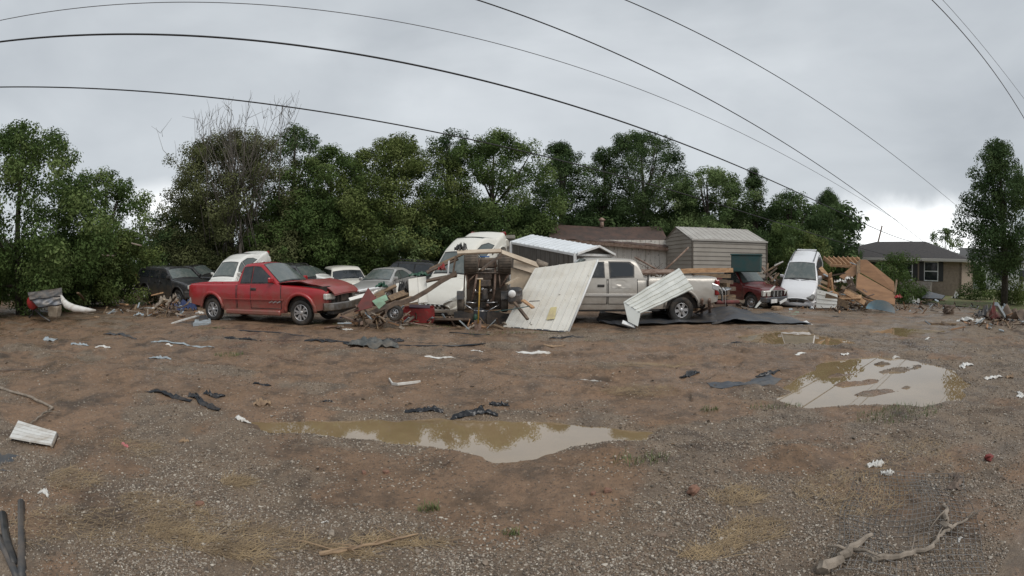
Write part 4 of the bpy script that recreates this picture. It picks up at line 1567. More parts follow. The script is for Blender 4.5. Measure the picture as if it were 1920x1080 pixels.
def make_suv(name, label, loc, rot, pm, sp=None, scale=1.0, cat='car', rack=True):
    sp = sp or suv_spec()
    c = Car(name, label, cat, loc, rot, sp, pm, scale)
    xr, xf, x0, x1, W = (sp[k] for k in ('xr', 'xf', 'x0', 'x1', 'W'))
    zr = sp['gh']['zr']
    b = 1.13
    c.window([(.05, b), (xf - .62, b), (xf - 1.1, zr - .14), (.05, zr - .12)], 'glassdark')
    c.window([(-.95, b), (-.03, b), (-.03, zr - .12), (-.95, zr - .12)], 'glassdark')
    c.window([(x0 + .3, b), (-1.03, b), (-1.03, zr - .12), (x0 + .42, zr - .14)], 'glassdark')
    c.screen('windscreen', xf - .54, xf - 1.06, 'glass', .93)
    c.screen('rear_window', x0 + .12, x0 + .27, 'glassdark', .85)
    c.door(.0, xf - .42, .45, 1.06, handle=(.15, .95))
    c.door(xr + .42, -.04, .45, 1.06, handle=(-.35, .95))
    c.wheels(.36, .23, .21, 'six')
    c.arch_lips(M['black'], .018)
    c.mirror(xf - .65, 1.16, M['black'])
    if rack:
        for s in (1, -1):
            mb = MB()
            mb.tube([(-1.7, s * .58, zr + .02), (-1.6, s * .58, zr + .09), (.1, s * .58, zr + .09), (.25, s * .58, zr + .02)], .022, 6)
            mb.build('roof_rail', M['black'], c.root)
        for x in (-1.2, -.2):
            c.box('roof_crossbar', (x, 0, zr + .10), (.06, 1.2, .035), 'black', ch=.01)
    for s in (1, -1):
        c.box('headlight', (x1 - .04, s * (W - .24), .86), (.1, .34, .16), 'lamp', rot=(0, 0, .2 * s))
        c.box('tail_light', (x0 + .02, s * (W - .1), 1.0), (.1, .14, .36), 'tail')
    c.box('grille', (x1 - .0, 0, .82), (.06, .9, .18), 'black')
    c.bumper(x1 + .03, .56, .26, .16, 'black', W - .02, .12, .25)
    c.bumper(x0 - .03, .58, .24, .14, 'black', W - .02, .06, .25, -1)
    return c
loc, rot = place_at((1.05, 0, 1.14), 590, 522, 22.5, 55, 1, 0, 1.0)
make_suv('sport_utility', 'dark grey sport utility with a roof rack parked behind the red pickup cab', loc, rot, PN, suv_spec(L=4.7, roof=1.72, hood=1.12), 1.0)
b = P(760, 520, 24)
make_suv('sport_utility', 'black sport utility with a roof rack half hidden behind the silver sedan', (b.x, b.y, .0), (R(4), R(-3), R(155)), PB, suv_spec(L=4.5, roof=1.76), 1.0)
loc, rot = place_at((.98, 0, 1.10), 349, 523, 22.0, 36, 3, 1, .98)
make_suv('dark_car', 'dark grey car with debris heaped against its nose, left of the red pickup', loc, rot, PD, suv_spec(L=4.6, roof=1.55, hood=1.08), .98, rack=False)
loc, rot = place_at((1.08, 0, .97), 372, 518, 27, 20, 4, 2, 1.0)
make_sedan('sedan', 'white car half hidden behind the dark grey car at the left', loc, rot, PW, 1.0, sedan_spec(roof=1.46))
loc, rot = place_at((1.0, 0, 1.10), 392, 516, 25, 60, -3, 4, .95)
make_suv('dark_car', 'black car squeezed between the dark grey car and the tilted white sedan', loc, rot, PB, suv_spec(roof=1.66), .95, rack=False)
loc, rot = place_at((-2.35, -.6, .86), 638, 526, 23.5, -118, -6, 2, .9)
make_sedan('sedan', 'white car with a red tail lamp showing behind the red pickup hood', loc, rot, PW, .9, sedan_spec(roof=1.44))

# stripped white pickup shell behind the silver sedan
def shell():
    loc, rot = place_at((1.0, 0, 1.05), 655, 524, 23, 12, 2, 2, 1.0)
    sp = suv_spec(L=4.4, roof=1.58, hood=1.05)
    pm = PW2
    c = Car('wrecked_pickup', 'wrecked pale pickup with an open window frame behind the silver sedan', 'pickup truck', loc, rot, sp, pm, 1.0)
    c.window([(-1.9, 1.13), (.7, 1.13), (.3, 1.46), (-1.8, 1.46)], 'glassdark')
    c.screen('windscreen', .95, .45, 'glassdark', .93)
    c.box('tail_light', (-2.18, -.82, 1.0), (.1, .14, .36), 'tail')
    c.wheels(.36, .23, .21, 'steel')
    c.box('grille', (2.2, 0, .8), (.08, 1.1, .2), 'black')
shell()

# --- dark red pickup under a teal tote --------------------------------------------------------------------
def maroon_pickup():
    pm = paint('maroon paint', (.115, .011, .012), .35, mud=.8, low=.7, fade=(.13, .035, .03))
    x1, x0, xf, xr = 2.5, -2.6, 1.65, -1.6
    sp = dict(x0=x0, x1=x1, W=.90, crease=.82, nose=.14, tailr=.05, sm=.03,
              top=[(x0, 1.12), (-.5, 1.13), (-.45, 1.12), (.75, 1.12), (.9, 1.10), (2.1, 1.04), (2.4, .98), (2.5, .90)],
              sill=[(x0, .55), (-1.1, .42), (1.1, .40), (2.1, .44), (x1, .5)], arch=[(xr, .40, .46), (xf, .40, .46)], bed=(x0 + .06, -.55), crown=.04, edge=.06,
              gh=dict(prof=[(-.5, 1.05), (-.45, 1.35), (-.36, 1.66), (-.25, 1.70), (.2, 1.71), (.4, 1.67), (1.02, 1.13), (1.1, 1.05)], belt=1.13, Wb=.84, Wr=.67, zr=1.7, sm=.04))
    loc, rot = place_at((1.0, 0, 1.13), 1414, 531, 20.6, 46, 4, 2, .88)
    c = Car('pickup_truck', 'dark red pickup truck with a crushed nose under a teal plastic tote', 'pickup truck', loc, rot, sp, pm, .88)
    c.window([(-.1, 1.18), (.82, 1.18), (.36, 1.58), (-.1, 1.6)], 'glassdark')
    c.window([(-.38, 1.18), (-.18, 1.18), (-.18, 1.6), (-.3, 1.58)], 'glassdark')
    c.screen('windscreen', .96, .45, 'glass', .93)
    c.door(-.12, 1.1, .5, 1.1, handle=(0, .98))
    c.wheels(.36, .23, .2, 'steel', .25)
    c.mirror(.8, 1.2, M['black'])
    c.box('headlight', (2.42, -.66, .86), (.16, .42, .24), 'lamp', rot=(0, 0, -.3))
    c.box('headlight', (2.40, .68, .84), (.16, .34, .22), 'lamp', rot=(0, .2, .3))
    c.box('grille', (2.48, 0, .84), (.1, .8, .26), 'black')
    mb = MB()
    for i in range(3):
        mb.box((2.54, -.25 + i * .25, .84), (.03, .06, .26))
    mb.box((2.54, 0, .98), (.03, .8, .03))
    mb.build('grille_bar', M['chrome'], c.root)
    c.bumper(2.56, .58, .22, .16, 'sheet', .86, .14, .3)
    mb = MB()
    mb.box((2.66, -.35, .54), (.05, .4, .16))
    mb.box((2.66, .3, .50), (.05, .5, .1), (.3, 0, 0))
    mb.build('torn_valance', M['whiteclean'], c.root)
maroon_pickup()

# ------------------------------------------------------------------ sheds, barn, house
def lap_wall(mb, a, b, z0, top, lap=.22, dep=.02, out=None, mi=0):
    """horizontal lap siding between two ground points; top(u) is the upper edge"""
    a, b = Vector(a), Vector(b)
    d = (b - a)
    n = Vector((d.y, -d.x, 0)).normalized() if out is None else Vector(out)
    us = [0, .25, .5, .75, 1]
    k = 0
    zmax = max(top(u) for u in us)
    z = z0
    while z < zmax:
        z2 = min(z + lap, zmax)
        vs = []
        for u in us:
            t = top(u)
            p = a + d * u
            vs.append((p.x + n.x * dep, p.y + n.y * dep, min(z, t)))
            vs.append((p.x, p.y, min(z2, t)))
        fs = [(2 * i, 2 * i + 2, 2 * i + 3, 2 * i + 1) for i in range(len(us) - 1) if top(us[i]) > z + .01 or top(us[i + 1]) > z + .01]
        # underside of the lap
        base = len(vs)
        for u in us:
            p = a + d * u
            vs.append((p.x, p.y, min(z, top(u))))
        fs += [(base + i, base + i + 1, 2 * i + 2, 2 * i) for i in range(len(us) - 1)]
        mb.add(vs, fs, mi)
        z = z2
def slab(mb, pts, t=.05, mi=0):
    n = (Vector(pts[1]) - Vector(pts[0])).cross(Vector(pts[2]) - Vector(pts[0])).normalized()
    mb.prism(pts, n * -t if n.z > 0 else n * t, mi)
def ribbed_roof(mb, e0, e1, r1, r0, pitch=.23, h=.03, t=.02):
    """metal roof sheet: ribs run from eave to ridge"""
    e0, e1, r1, r0 = map(Vector, (e0, e1, r1, r0))
    n = (e1 - e0).cross(r0 - e0).normalized()
    if n.z < 0:
        n = -n
    L_ = (e1 - e0).length
    k = max(2, int(L_ / pitch))
    prof = []
    for i in range(k):
        for f, q in ((0, 0), (.40, 0), (.44, 1), (.56, 1), (.60, 0)):
            prof.append(((i + f) / k, q * h))
    prof.append((1, 0))
    for s, off in ((1, 0), (-1, -t)):
        vs = []
        for u, q in prof:
            vs.append(e0.lerp(e1, u) + n * (q + off))
            vs.append(r0.lerp(r1, u) + n * (q + off))
        fs = [(2 * i, 2 * i + 2, 2 * i + 3, 2 * i + 1)[::s] for i in range(len(prof) - 1)]
        mb.add(vs, fs)
M['shed'] = mk('tan shed metal', (.32, .29, .25), .5, col2=(.25, .22, .185), scale=1.2, lo=.4, hi=.75)
M['shedroof'] = mk('tan shed roof', (.44, .42, .385), .4, col2=(.34, .31, .28), scale=1.5, lo=.4, hi=.8)
M['brownroof'] = mk('brown roof', (.066, .046, .039), .75, col2=(.105, .062, .048), scale=2, col3=(.05, .036, .03), scale3=6, stretch=(1, .4, 1))
M['oldwhite'] = mk('peeling whitewash', (.68, .64, .58), .8, col2=(.42, .35, .28), scale=2.0, lo=.5, hi=.8, col3=(.12, .09, .07), scale3=10, lo3=.60, hi3=.66, stretch=(1, 1, .45))
M['whiteroof'] = mk('white metal roof', (.72, .75, .78), .35, col2=(.55, .57, .58), scale=1.5, lo=.45, hi=.8)
M['shedwall'] = mk('grey brown shed wall', (.155, .14, .125), .6, col2=(.11, .095, .08), scale=3, stretch=(4, 4, .5))
M['greysiding'] = mk('grey tan siding', (.22, .20, .17), .6, col2=(.17, .15, .12), scale=2)

def tan_shed():
    A = P(1298, 451, 24.2)
    B = P(1437, 449, 26.2)
    root = empty('metal_shed', ((A.x + B.x) / 2, (A.y + B.y) / 2, 0), (0, 0, 0), 'tan lap sided metal shed with a pale gable roof standing under the trees', 'shed')
    o = Vector(root.location)
    d = (B - A)
    d.z = 0
    u = d.normalized()
    w_ = Vector((-u.y, u.x, 0))
    if w_.y < 0:
        w_ = -w_
    dep = 4.4
    ze = (A.z + B.z) / 2
    zr = P(1340, 427, 26.5).z
    a = Vector((A.x, A.y, 0)) - o
    b = Vector((B.x, B.y, 0)) - o
    a2, b2 = a + w_ * dep, b + w_ * dep
    mb = MB()
    lap_wall(mb, a, b, 0, lambda t: ze, .21, .03)
    mb.build('front_wall', M['shed'], root)
    g = lambda t: ze + (zr - ze) * (1 - abs(2 * t - 1))
    mb = MB()
    lap_wall(mb, a2, a, 0, g, .21, .03)
    mb.build('gable_wall', M['shed'], root)
    mb = MB()
    lap_wall(mb, b, b2, 0, g, .21, .03)
    mb.build('gable_wall', M['shed'], root)
    mb = MB()
    lap_wall(mb, b2, a2, 0, lambda t: ze, .21, .03)
    mb.build('back_wall', M['shed'], root)
    up = Vector((0, 0, 1))
    for s in (0, 1):
        e0, e1 = (a, b) if s == 0 else (b2, a2)
        q = -w_ if s == 0 else w_
        off = q * .08 - up * .04
        f0 = e0 + up * ze + off - u * (.06 if s == 0 else -.06)
        f1 = e1 + up * ze + off + u * (.06 if s == 0 else -.06)
        r0 = (a + a2) / 2 + up * (zr + .03) - u * .06
        r1 = (b + b2) / 2 + up * (zr + .03) + u * .06
        if s:
            r0, r1 = r1, r0
        mb = MB()
        ribbed_roof(mb, f0, f1, r1, r0, .30, .02, .03)
        mb.build('roof', M['shedroof'], root)
    for c in (a, b):
        mb = MB()
        mb.box((c.x - w_.x * .02, c.y - w_.y * .02, ze / 2), (.07, .07, ze))
        mb.build('corner_trim', mk('dark corner trim', (.09, .075, .06), .6), root)
    mb = MB()
    mb.box(((a.x + b.x) / 2 - w_.x * .06, (a.y + b.y) / 2 - w_.y * .06, ze - .05), ((b - a).length + .1, .05, .08), (0, 0, math.atan2(u.y, u.x)))
    mb.build('eave_trim', M['shedroof'], root)
tan_shed()

def barn():
    r0, r1 = P(1026, 416, 32), P(1239, 428, 31.5)
    e0, e1 = P(1030, 446, 27.8), P(1259, 464, 27.4)
    zr = (r0.z + r1.z) / 2
    r0.z = zr + .1
    r1.z = zr - .1
    ze = (e0.z + e1.z) / 2
    root = empty('barn', ((e0.x + e1.x) / 2, (e0.y + e1.y) / 2, 0), (0, 0, 0), 'old whitewashed barn with a sagging brown roof behind the silver pickup', 'barn')
    o = Vector(root.location)
    mb = MB()
    def fn(u, v):
        p = e0.lerp(e1, u).lerp(r0.lerp(r1, u), v) - o
        p.z += -.14 * math.sin(u * 3.14) * v + .02 * math.sin(u * 40) * (1 - v)
        return p
    mb.grid(fn, 30, 6)
    back0, back1 = r0 * 2 - e0, r1 * 2 - e1
    back0.z, back1.z = e0.z, e1.z
    def fn2(u, v):
        p = r0.lerp(r1, u).lerp(back0.lerp(back1, u), v) - o
        p.z += -.14 * math.sin(u * 3.14) * (1 - v)
        return p
    mb.grid(fn2, 30, 3)
    mb.build('roof', M['brownroof'], root)
    mb = MB()
    slab(mb, [e0 - o + Vector((0, 0, -.02)), e1 - o + Vector((0, 0, -.02)), e1 - o + Vector((0, 0, -.2)), e0 - o + Vector((0, 0, -.2))], .04)
    mb.build('fascia', M['rust'], root)
    inn = Vector((0, .45, 0))
    mb = MB()
    n = 26
    a, b = e0 + inn - o, e1 + inn - o
    for i in range(n):   # vertical boards
        p, q = a.lerp(b, i / n), a.lerp(b, (i + .96) / n)
        mb.box(((p.x + q.x) / 2, (p.y + q.y) / 2 + .008 * (i % 3), (e0.z - .1) / 2), ((q - p).length, .04, e0.z - .12), (0, 0, math.atan2(q.y - p.y, q.x - p.x)))
    mb.build('board_wall', M['oldwhite'], root)
    for p, q in ((a, back0 - o), (b, back1 - o)):
        mb = MB()
        pk = (p + q) / 2
        mb.prism([(p.x, p.y, 0), (q.x, q.y, 0), (q.x, q.y, e0.z - .35), (pk.x, pk.y, zr - .45), (p.x, p.y, e0.z - .35)], (-.05, 0, 0))
        mb.build('gable_wall', M['oldwhite'], root)
    mb = MB()
    v = r0.lerp(r1, .48) - o
    mb.tube([v + Vector((0, -.2, -.2)), v + Vector((0, -.2, .22))], .13, 10)
    mb.tube([v + Vector((0, -.2, .22)), v + Vector((0, -.2, .30)), v + Vector((0, -.2, .44))], [.2, .24, .05], 10)
    mb.build('roof_vent', mk('weathered tin', (.38, .30, .25), .6, col2=(.22, .12, .08), scale=9), root)
barn()

def white_shed():
    E1, E2, E3 = P(958, 453, 20.5), P(1078, 475, 17.6), P(1149, 477, 19.2)
    R2 = P(1119, 461, 18.4)
    E4 = E1 + E3 - E2
    R1 = P(998, 440, 21.4)
    root = empty('storage_shed', ((E1.x + E3.x) / 2, (E1.y + E3.y) / 2, 0), (0, 0, 0), 'tilted shed with a bright white metal roof and white corner posts', 'shed')
    o = Vector(root.location)
    E1, E2, E3, E4, R1, R2 = (q - o for q in (E1, E2, E3, E4, R1, R2))
    mb = MB()
    ax = (E2 - E1).normalized()
    ribbed_roof(mb, E1 - ax * .08, E2 + ax * .12, R2 + ax * .12, R1 - ax * .08, .28, .018, .03)
    mb.build('roof', M['whiteroof'], root)
    mb = MB()
    ribbed_roof(mb, E3 + ax * .12, E4 - ax * .08, R1 - ax * .08, R2 + ax * .12, .28, .018, .03)
    mb.build('roof', M['whiteroof'], root)
    dn = Vector((0, 0, -1))
    def wall(p, q, name, extra=None, ins=.06):
        mb = MB()
        k = 14
        p, q = p + dn * .05, q + dn * .05
        for i in range(k):
            a, b = p.lerp(q, i / k), p.lerp(q, (i + .93) / k)
            mb.prism([(a.x, a.y, -o.z), (b.x, b.y, -o.z), tuple(b), tuple(a)], ((q - p).cross(dn)).normalized() * -.03)
        mb.build(name, M['shedwall'], root)
    cen = (E1 + E3) / 2
    sh = lambda v: v.lerp(Vector((cen.x, cen.y, v.z)), .04)
    wall(sh(E1), sh(E2), 'side_wall')
    wall(sh(E2), sh(E3), 'end_wall')
    wall(sh(E3), sh(E4), 'side_wall')
    wall(sh(E4), sh(E1), 'end_wall')
    mb = MB()
    a, b, c = sh(E2), sh(E3), sh(R2)
    mb.prism([a, b, c + dn * .04], (a - b).cross(Vector((0, 0, 1))).normalized() * .03)
    mb.build('gable', M['shedwall'], root)
    for p in (E1, E2, E3):
        mb = MB()
        mb.box((p.x, p.y, p.z / 2), (.11, .11, p.z - .04), ch=.01)
        mb.build('corner_post', M['whiteclean'], root)
    for p, q in ((E1, E2), (E2, E3)):
        mb = MB()
        band(mb, [p + dn * .05, q + dn * .05], .10, 0, .06)
        mb.build('eave_trim', M['whiteclean'], root)
    for p, q in ((E2, R2), (R2, E3)):
        mb = MB()
        band(mb, [p + ax * .13, q + ax * .13], .09, 0, .05)
        mb.build('barge_board', M['whiteclean'], root)
white_shed()

def grey_shed():
    A, B = P(899, 447, 23.0), P(962, 447, 22.6)
    root = empty('low_shed', ((A.x + B.x) / 2, (A.y + B.y) / 2, 0), (0, 0, 0), 'grey tan lap sided shed wall between the white car roof and the white roofed shed', 'shed')
    o = Vector(root.location)
    z = A.z
    a, b = Vector((A.x, A.y, 0)) - o, Vector((B.x, B.y, 0)) - o
    d = Vector((0, 2.4, 0))
    mb = MB()
    lap_wall(mb, a, b, 0, lambda t: z, .24, .03)
    lap_wall(mb, b, b + d, 0, lambda t: z, .24, .03)
    lap_wall(mb, b + d, a + d, 0, lambda t: z, .24, .03)
    lap_wall(mb, a + d, a, 0, lambda t: z, .24, .03)
    mb.build('wall', M['greysiding'], root)
    mb = MB()
    up = Vector((0, 0, z))
    slab(mb, [a + up + Vector((-.1, -.02, 0)), b + up + Vector((.1, -.1, 0)), b + d + up + Vector((.1, .1, .3)), a + d + up + Vector((-.1, .1, .3))], .06)
    mb.build('roof', M['greysiding'], root)
grey_shed()

def house():
    A, B = P(1535, 470, 40), P(1803, 492, 36.5)
    ze = 2.45
    root = empty('brick_house', ((A.x + B.x) / 2, (A.y + B.y) / 2, 0), (0, 0, 0), 'low tan brick house with a dark hip roof and white eaves beyond the wreckage', 'house')
    o = Vector(root.location)
    a = Vector((A.x, A.y, 0)) - o
    b = Vector((B.x, B.y, 0)) - o
    u = (b - a).normalized()
    wv = Vector((-u.y, u.x, 0))
    if wv.y < 0:
        wv = -wv
    dep = 8.0
    a2, b2 = a + wv * dep, b + wv * dep
    zr = P(1687, 454, 42.5).z
    br = mk('tan brick', (.33, .265, .205), .85, col2=(.24, .18, .14), scale=6, lo=.35, hi=.7, bump=.3, bscale=12)
    mb = MB()
    up = Vector((0, 0, 1))
    for p, q in ((a, b), (b, b2), (b2, a2), (a2, a)):
        mb.prism([p, q, q + up * ze, p + up * ze], (q - p).cross(up).normalized() * -.2)
    mb.build('wall', br, root)
    ov = .55
    ea, eb, eb2, ea2 = a - u * ov - wv * ov, b + u * ov - wv * ov, b2 + u * ov + wv * ov, a2 - u * ov + wv * ov
    hl = (dep / 2 + ov) * .95
    m0 = (a + a2) / 2 + u * (hl - ov)
    m1 = (b + b2) / 2 - u * (hl - ov)
    E = [q + up * (ze + .02) for q in (ea, eb, eb2, ea2)]
    r0, r1 = m0 + up * zr, m1 + up * zr
    mb = MB()
    mb.add([*E, r0, r1], [(0, 1, 5, 4), (1, 2, 5), (2, 3, 4, 5), (3, 0, 4)])
    mb.build('roof', mk('dark shingles', (.034, .031, .032), .85, col2=(.058, .05, .047), scale=6, bump=.4), root)
    for p, q in ((ea, eb), (eb, eb2)):
        mb = MB()
        band(mb, [p + up * (ze - .1), q + up * (ze - .1)], .2, 0, .1)
        mb.build('eave', mk('pale eave', (.52, .49, .45), .6), root)
    mb = MB()
    mb.prism([ea + up * (ze - .16), eb + up * (ze - .16), eb2 + up * (ze - .16), ea2 + up * (ze - .16)], (0, 0, -.03))
    mb.build('soffit', M['whiteclean'], root)
    L_ = (b - a).length
    ang = math.atan2(u.y, u.x)
    for f, wd, h, z in ((.62, 1.2, 1.1, 1.55), (.80, 1.0, 1.2, 1.6), (.40, 1.4, 1.2, 1.55)):
        c = a + u * (L_ * f) - wv * .02
        mb = MB()
        mb.box((c.x, c.y, z), (wd + .14, .08, h + .14), (0, 0, ang))
        fr = mb.build('window', M['whiteclean'], root)
        mb = MB()
        c2 = c - wv * .05
        for s in (-1, 1):
            mb.box((c2.x, c2.y, z + s * h * .26), (wd, .02, h * .46), (0, 0, ang))
        mb.build('pane', M['glassdark'], fr)
        for s in (-1, 1):
            c3 = c + u * s * (wd / 2 + .28)
            mb = MB()
            mb.box((c3.x, c3.y, z), (.36, .06, h + .1), (0, 0, ang))
            mb.build('shutter', mk('dark shutter', (.03, .03, .03), .6), root)
    # porch arch and steps in front
    c = a + u * L_ * .72 - wv * .9
    mb = MB()
    for k in range(4):
        mb.box((c.x - wv.x * k * .3, c.y - wv.y * k * .3, .45 - k * .12), (2.4, .35, .9 - k * .24), (0, 0, ang))
    mb.build('front_steps', mk('concrete', (.32, .29, .26), .9, col2=(.22, .19, .16), scale=4), root)
house()

def far_house():
    A, B = P(1812, 500, 60), P(1935, 510, 58)
    root = empty('white_house', ((A.x + B.x) / 2, (A.y + B.y) / 2, 0), (0, 0, R(-55)), 'small white house far off behind the trunk of the right hand tree', 'house')
    mb = MB()
    mb.box((0, 0, 1.35), (9, 6, 2.7))
    mb.build('wall', mk('white siding', (.66, .66, .64), .6), root)
    mb = MB()
    mb.prism([(-4.9, -3.4, 2.72), (-4.9, 3.4, 2.72), (-4.9, 0, 4.2)], (9.8, 0, 0))
    mb.build('roof', mk('grey shingles', (.10, .10, .10), .9), root)
    for x in (-2.8, 0, 2.8):
        mb = MB()
        mb.box((x, -3.02, 1.5), (1.1, .08, 1.2))
        w_ = mb.build('window', M['whiteclean'], root)
        mb = MB()
        mb.box((x, -3.08, 1.5), (.95, .02, 1.05))
        mb.build('pane', M['glassdark'], w_)
far_house()

# ------------------------------------------------------------------ overhead lines
M['wire'] = mk('cable', (.018, .018, .02), .6)
M['wirelight'] = mk('pale cable', (.12, .12, .13), .6)
def wire(label, pts, az, side, rad, mat='wire', t_ext=(0, 0)):
    """a cable hung in the vertical plane that runs towards azimuth az and passes `side` metres to the left of the camera"""
    d = Vector((math.sin(R(az)), math.cos(R(az)), 0))
    n = Vector((-d.y, d.x, 0))
    T, Z = [], []
    q = ray(*pts[0])
    if side / (q.x * n.x + q.y * n.y) < 0:
        side = -side
    for px, py in pts:
        q = ray(px, py)
        k = side / (q.x * n.x + q.y * n.y)
        if k <= 0:
            continue
        p = q * k
        T.append(p.x * d.x + p.y * d.y)
        Z.append(CAM_H + p.z)
    T, Z = np.array(T), np.array(Z)
    wgt = 1 / np.hypot(T, side)
    co = np.polyfit(T, Z, 3 if len(T) > 12 else 2, w=wgt)
    t0, t1 = T.min() - t_ext[0], T.max() + t_ext[1]
    ts = np.sign(t0) * 0 + np.concatenate([np.linspace(t0, t1, 90)])
    mb = MB()
    mb.tube([tuple(d * t + n * side + Vector((0, 0, float(np.polyval(co, t))))) for t in ts], rad, 6, cap=True)
    if 0: print(label[:30], 'z', round(float(np.polyval(co, 0)), 2), 'T', T.min(), T.max(), 'c', co, 'res', np.abs(np.polyval(co, T) - Z) / np.hypot(T, side) * 914)
    return mb.build('power_line', M[mat], label=label, cat='power line', group='overhead lines')
W1 = [(0, 170), (100, 163), (250, 165), (400, 178), (500, 193), (600, 209), (700, 227), (800, 247), (900, 270), (1115, 318), (1247, 353), (1547, 440), (1597, 461), (1700, 487)]
W2 = [(0, 93), (50, 75), (125, 62), (250, 57), (350, 61), (450, 69), (550, 81), (650, 99), (750, 118), (850, 142), (950, 166), (1100, 210), (1220, 250), (1390, 316), (1510, 362), (1600, 402), (1700, 455)]
W2B = [(0, 48), (115, 20), (230, 2), (475, 0), (600, 14), (700, 31), (800, 54), (900, 80), (960, 91), (1280, 208), (1400, 254), (1570, 340), (1620, 366), (1690, 425)]
W3 = [(895, 0), (1355, 200), (1400, 225), (1500, 285), (1600, 356), (1700, 430), (1735, 455)]
W4 = [(1170, 0), (1400, 108), (1550, 200), (1700, 315), (1806, 393), (1850, 430)]
W5 = [(1748, 0), (1820, 80), (1875, 150), (1920, 222)]
W6 = [(1768, 0), (1840, 84), (1895, 150), (1920, 186)]
wire('lowest black cable, crossing in front of the tree tops from the left edge', W1, 63, 9.0, .013, t_ext=(6, 12))
wire('thick cable second from the bottom, arching across the whole sky', W2, 60, 9.6, .021, t_ext=(6, 14))
wire('thin pale wire just above the thick arching cable', W2B, 60, 8.4, .008, 'wirelight', t_ext=(6, 14))
wire('dark cable that leaves the top edge left of the middle', W3, 60, 7.6, .014, t_ext=(40, 14))
wire('cable running down to the tree at the right edge', W4, 62, 5.0, .009, t_ext=(40, 6))
wire('thick pale cable cutting the top right corner', W5, 75, -4.5, .018, 'wirelight', t_ext=(20, 20))
wire('thin outermost wire in the top right corner', W6, 75, -4.9, .010, 'wirelight', t_ext=(20, 20))

def far_pole():
    a, b = P(1632, 470, 75), P(1654, 423, 75)
    root = empty('utility_pole', (a.x, a.y, 0), (0, 0, 0), 'far leaning utility pole sticking up behind the house roof', 'utility pole')
    d = b - a
    mb = MB()
    mb.tube([(-.6, 0, 0), tuple(Vector((b.x - a.x, b.y - a.y, b.z)))], .16, 8, r2=.11)
    mb.build('pole', M['wooddark'], root)
far_pole()

# ------------------------------------------------------------------ wreckage
def D(p):
    """(px, py) on the ground, or (px, py, distance)"""
    if len(p) == 2:
        return GG(p[0], p[1])
    return P(*p)
def plank(name, label, p, q, w, t, mat, cat='plank', group=None, roll=0.0, parent=None):
    a, b = D(p), D(q)
    d = b - a
    u = d.normalized()
    s = u.cross(Vector((0, 0, 1)))
    s = s.normalized() if s.length > .02 else Vector((1, 0, 0))
    n = s.cross(u)
    m = Matrix.Rotation(roll, 3, u)
    s, n = m @ s, m @ n
    mb = MB()
    L_ = d.length
    # a slightly bowed, chipped board
    ks = 5
    vs = []
    for i in range(ks + 1):
        f = i / ks
        c = d * f + n * (.012 * L_ * math.sin(f * 3.1 + 1) - .012 * L_ * math.sin(1))
        ww = w / 2 * (1 + .05 * math.sin(7 * f + L_ * 5))
        for sx, sz in ((-1, -1), (1, -1), (1, 1), (-1, 1)):
            e = .03 * w * ((i * 7 + int(sx > 0) * 3 + int(sz > 0) * 5) % 5 - 2) if i in (0, ks) else 0
            vs.append(c + s * sx * ww + n * sz * t / 2 + u * e)
    fs = [(3, 2, 1, 0), tuple(4 * ks + j for j in range(4))]
    for i in range(ks):
        for j in range(4):
            k = (j + 1) % 4
            fs.append((i * 4 + j, i * 4 + k, i * 4 + 4 + k, i * 4 + 4 + j))
    mb.add(vs, fs)
    o = mb.build(name, M[mat], parent, label=label, cat=cat, group=group)
    o.location = a
    return o
def plate(name, label, pts, t, mat, cat='sheet', group=None, bumps=0.0, parent=None):
    """a board or sheet whose corners lie in those lines of sight"""
    q = [D(p) for p in pts]
    c = sum(q, Vector()) / len(q)
    n = (q[1] - q[0]).cross(q[2] - q[0]).normalized()
    mb = MB()
    loc = [v - c for v in q]
    if len(loc) == 4 and bumps:
        sd_ = rng.uniform(0, 6, 3)
        def fn(u, v, o=0.0):
            p = loc[0].lerp(loc[1], u).lerp(loc[3].lerp(loc[2], u), v)
            return p + n * (o + bumps * (math.sin(u * 5 + sd_[0]) * math.sin(v * 6 + sd_[1]) + .5 * math.sin(u * 13 + v * 9 + sd_[2])))
        mb.grid(lambda u, v: fn(u, v, t / 2), 12, 10)
        mb.grid(lambda u, v: fn(u, v, -t / 2), 12, 10, flip=True)
        for k in range(4):
            e = [(lambda s: (s, 0)), (lambda s: (1, s)), (lambda s: (1 - s, 1)), (lambda s: (0, 1 - s))][k]
            mb.grid(lambda a, b: fn(*e(a), (b - .5) * t), 10, 1)
    else:
        mb.prism(loc, n * -t)
    o = mb.build(name, M[mat], parent, label=label, cat=cat, group=group)
    o.location = c
    return o
def rod(name, label, pts, r, mat, cat='pipe', group=None, n=8, r2=None):
    q = [D(p) for p in pts]
    mb = MB()
    mb.tube([v - q[0] for v in q], r, n, r2=r2)
    o = mb.build(name, M[mat], label=label, cat=cat, group=group)
    o.location = q[0]
    return o
def sheet_mesh(mb, A, nu, nv, flip=False):
    n = len(mb.v)
    mb.v += [tuple(q) for q in A.reshape(-1, 3)]
    for i in range(nu):
        for j in range(nv):
            a = n + i * (nv + 1) + j
            q = [a, a + nv + 1, a + nv + 2, a + 1]
            mb.f.append(q[::-1] if flip else q)
            mb.m.append(0)
            mb.s.append(True)
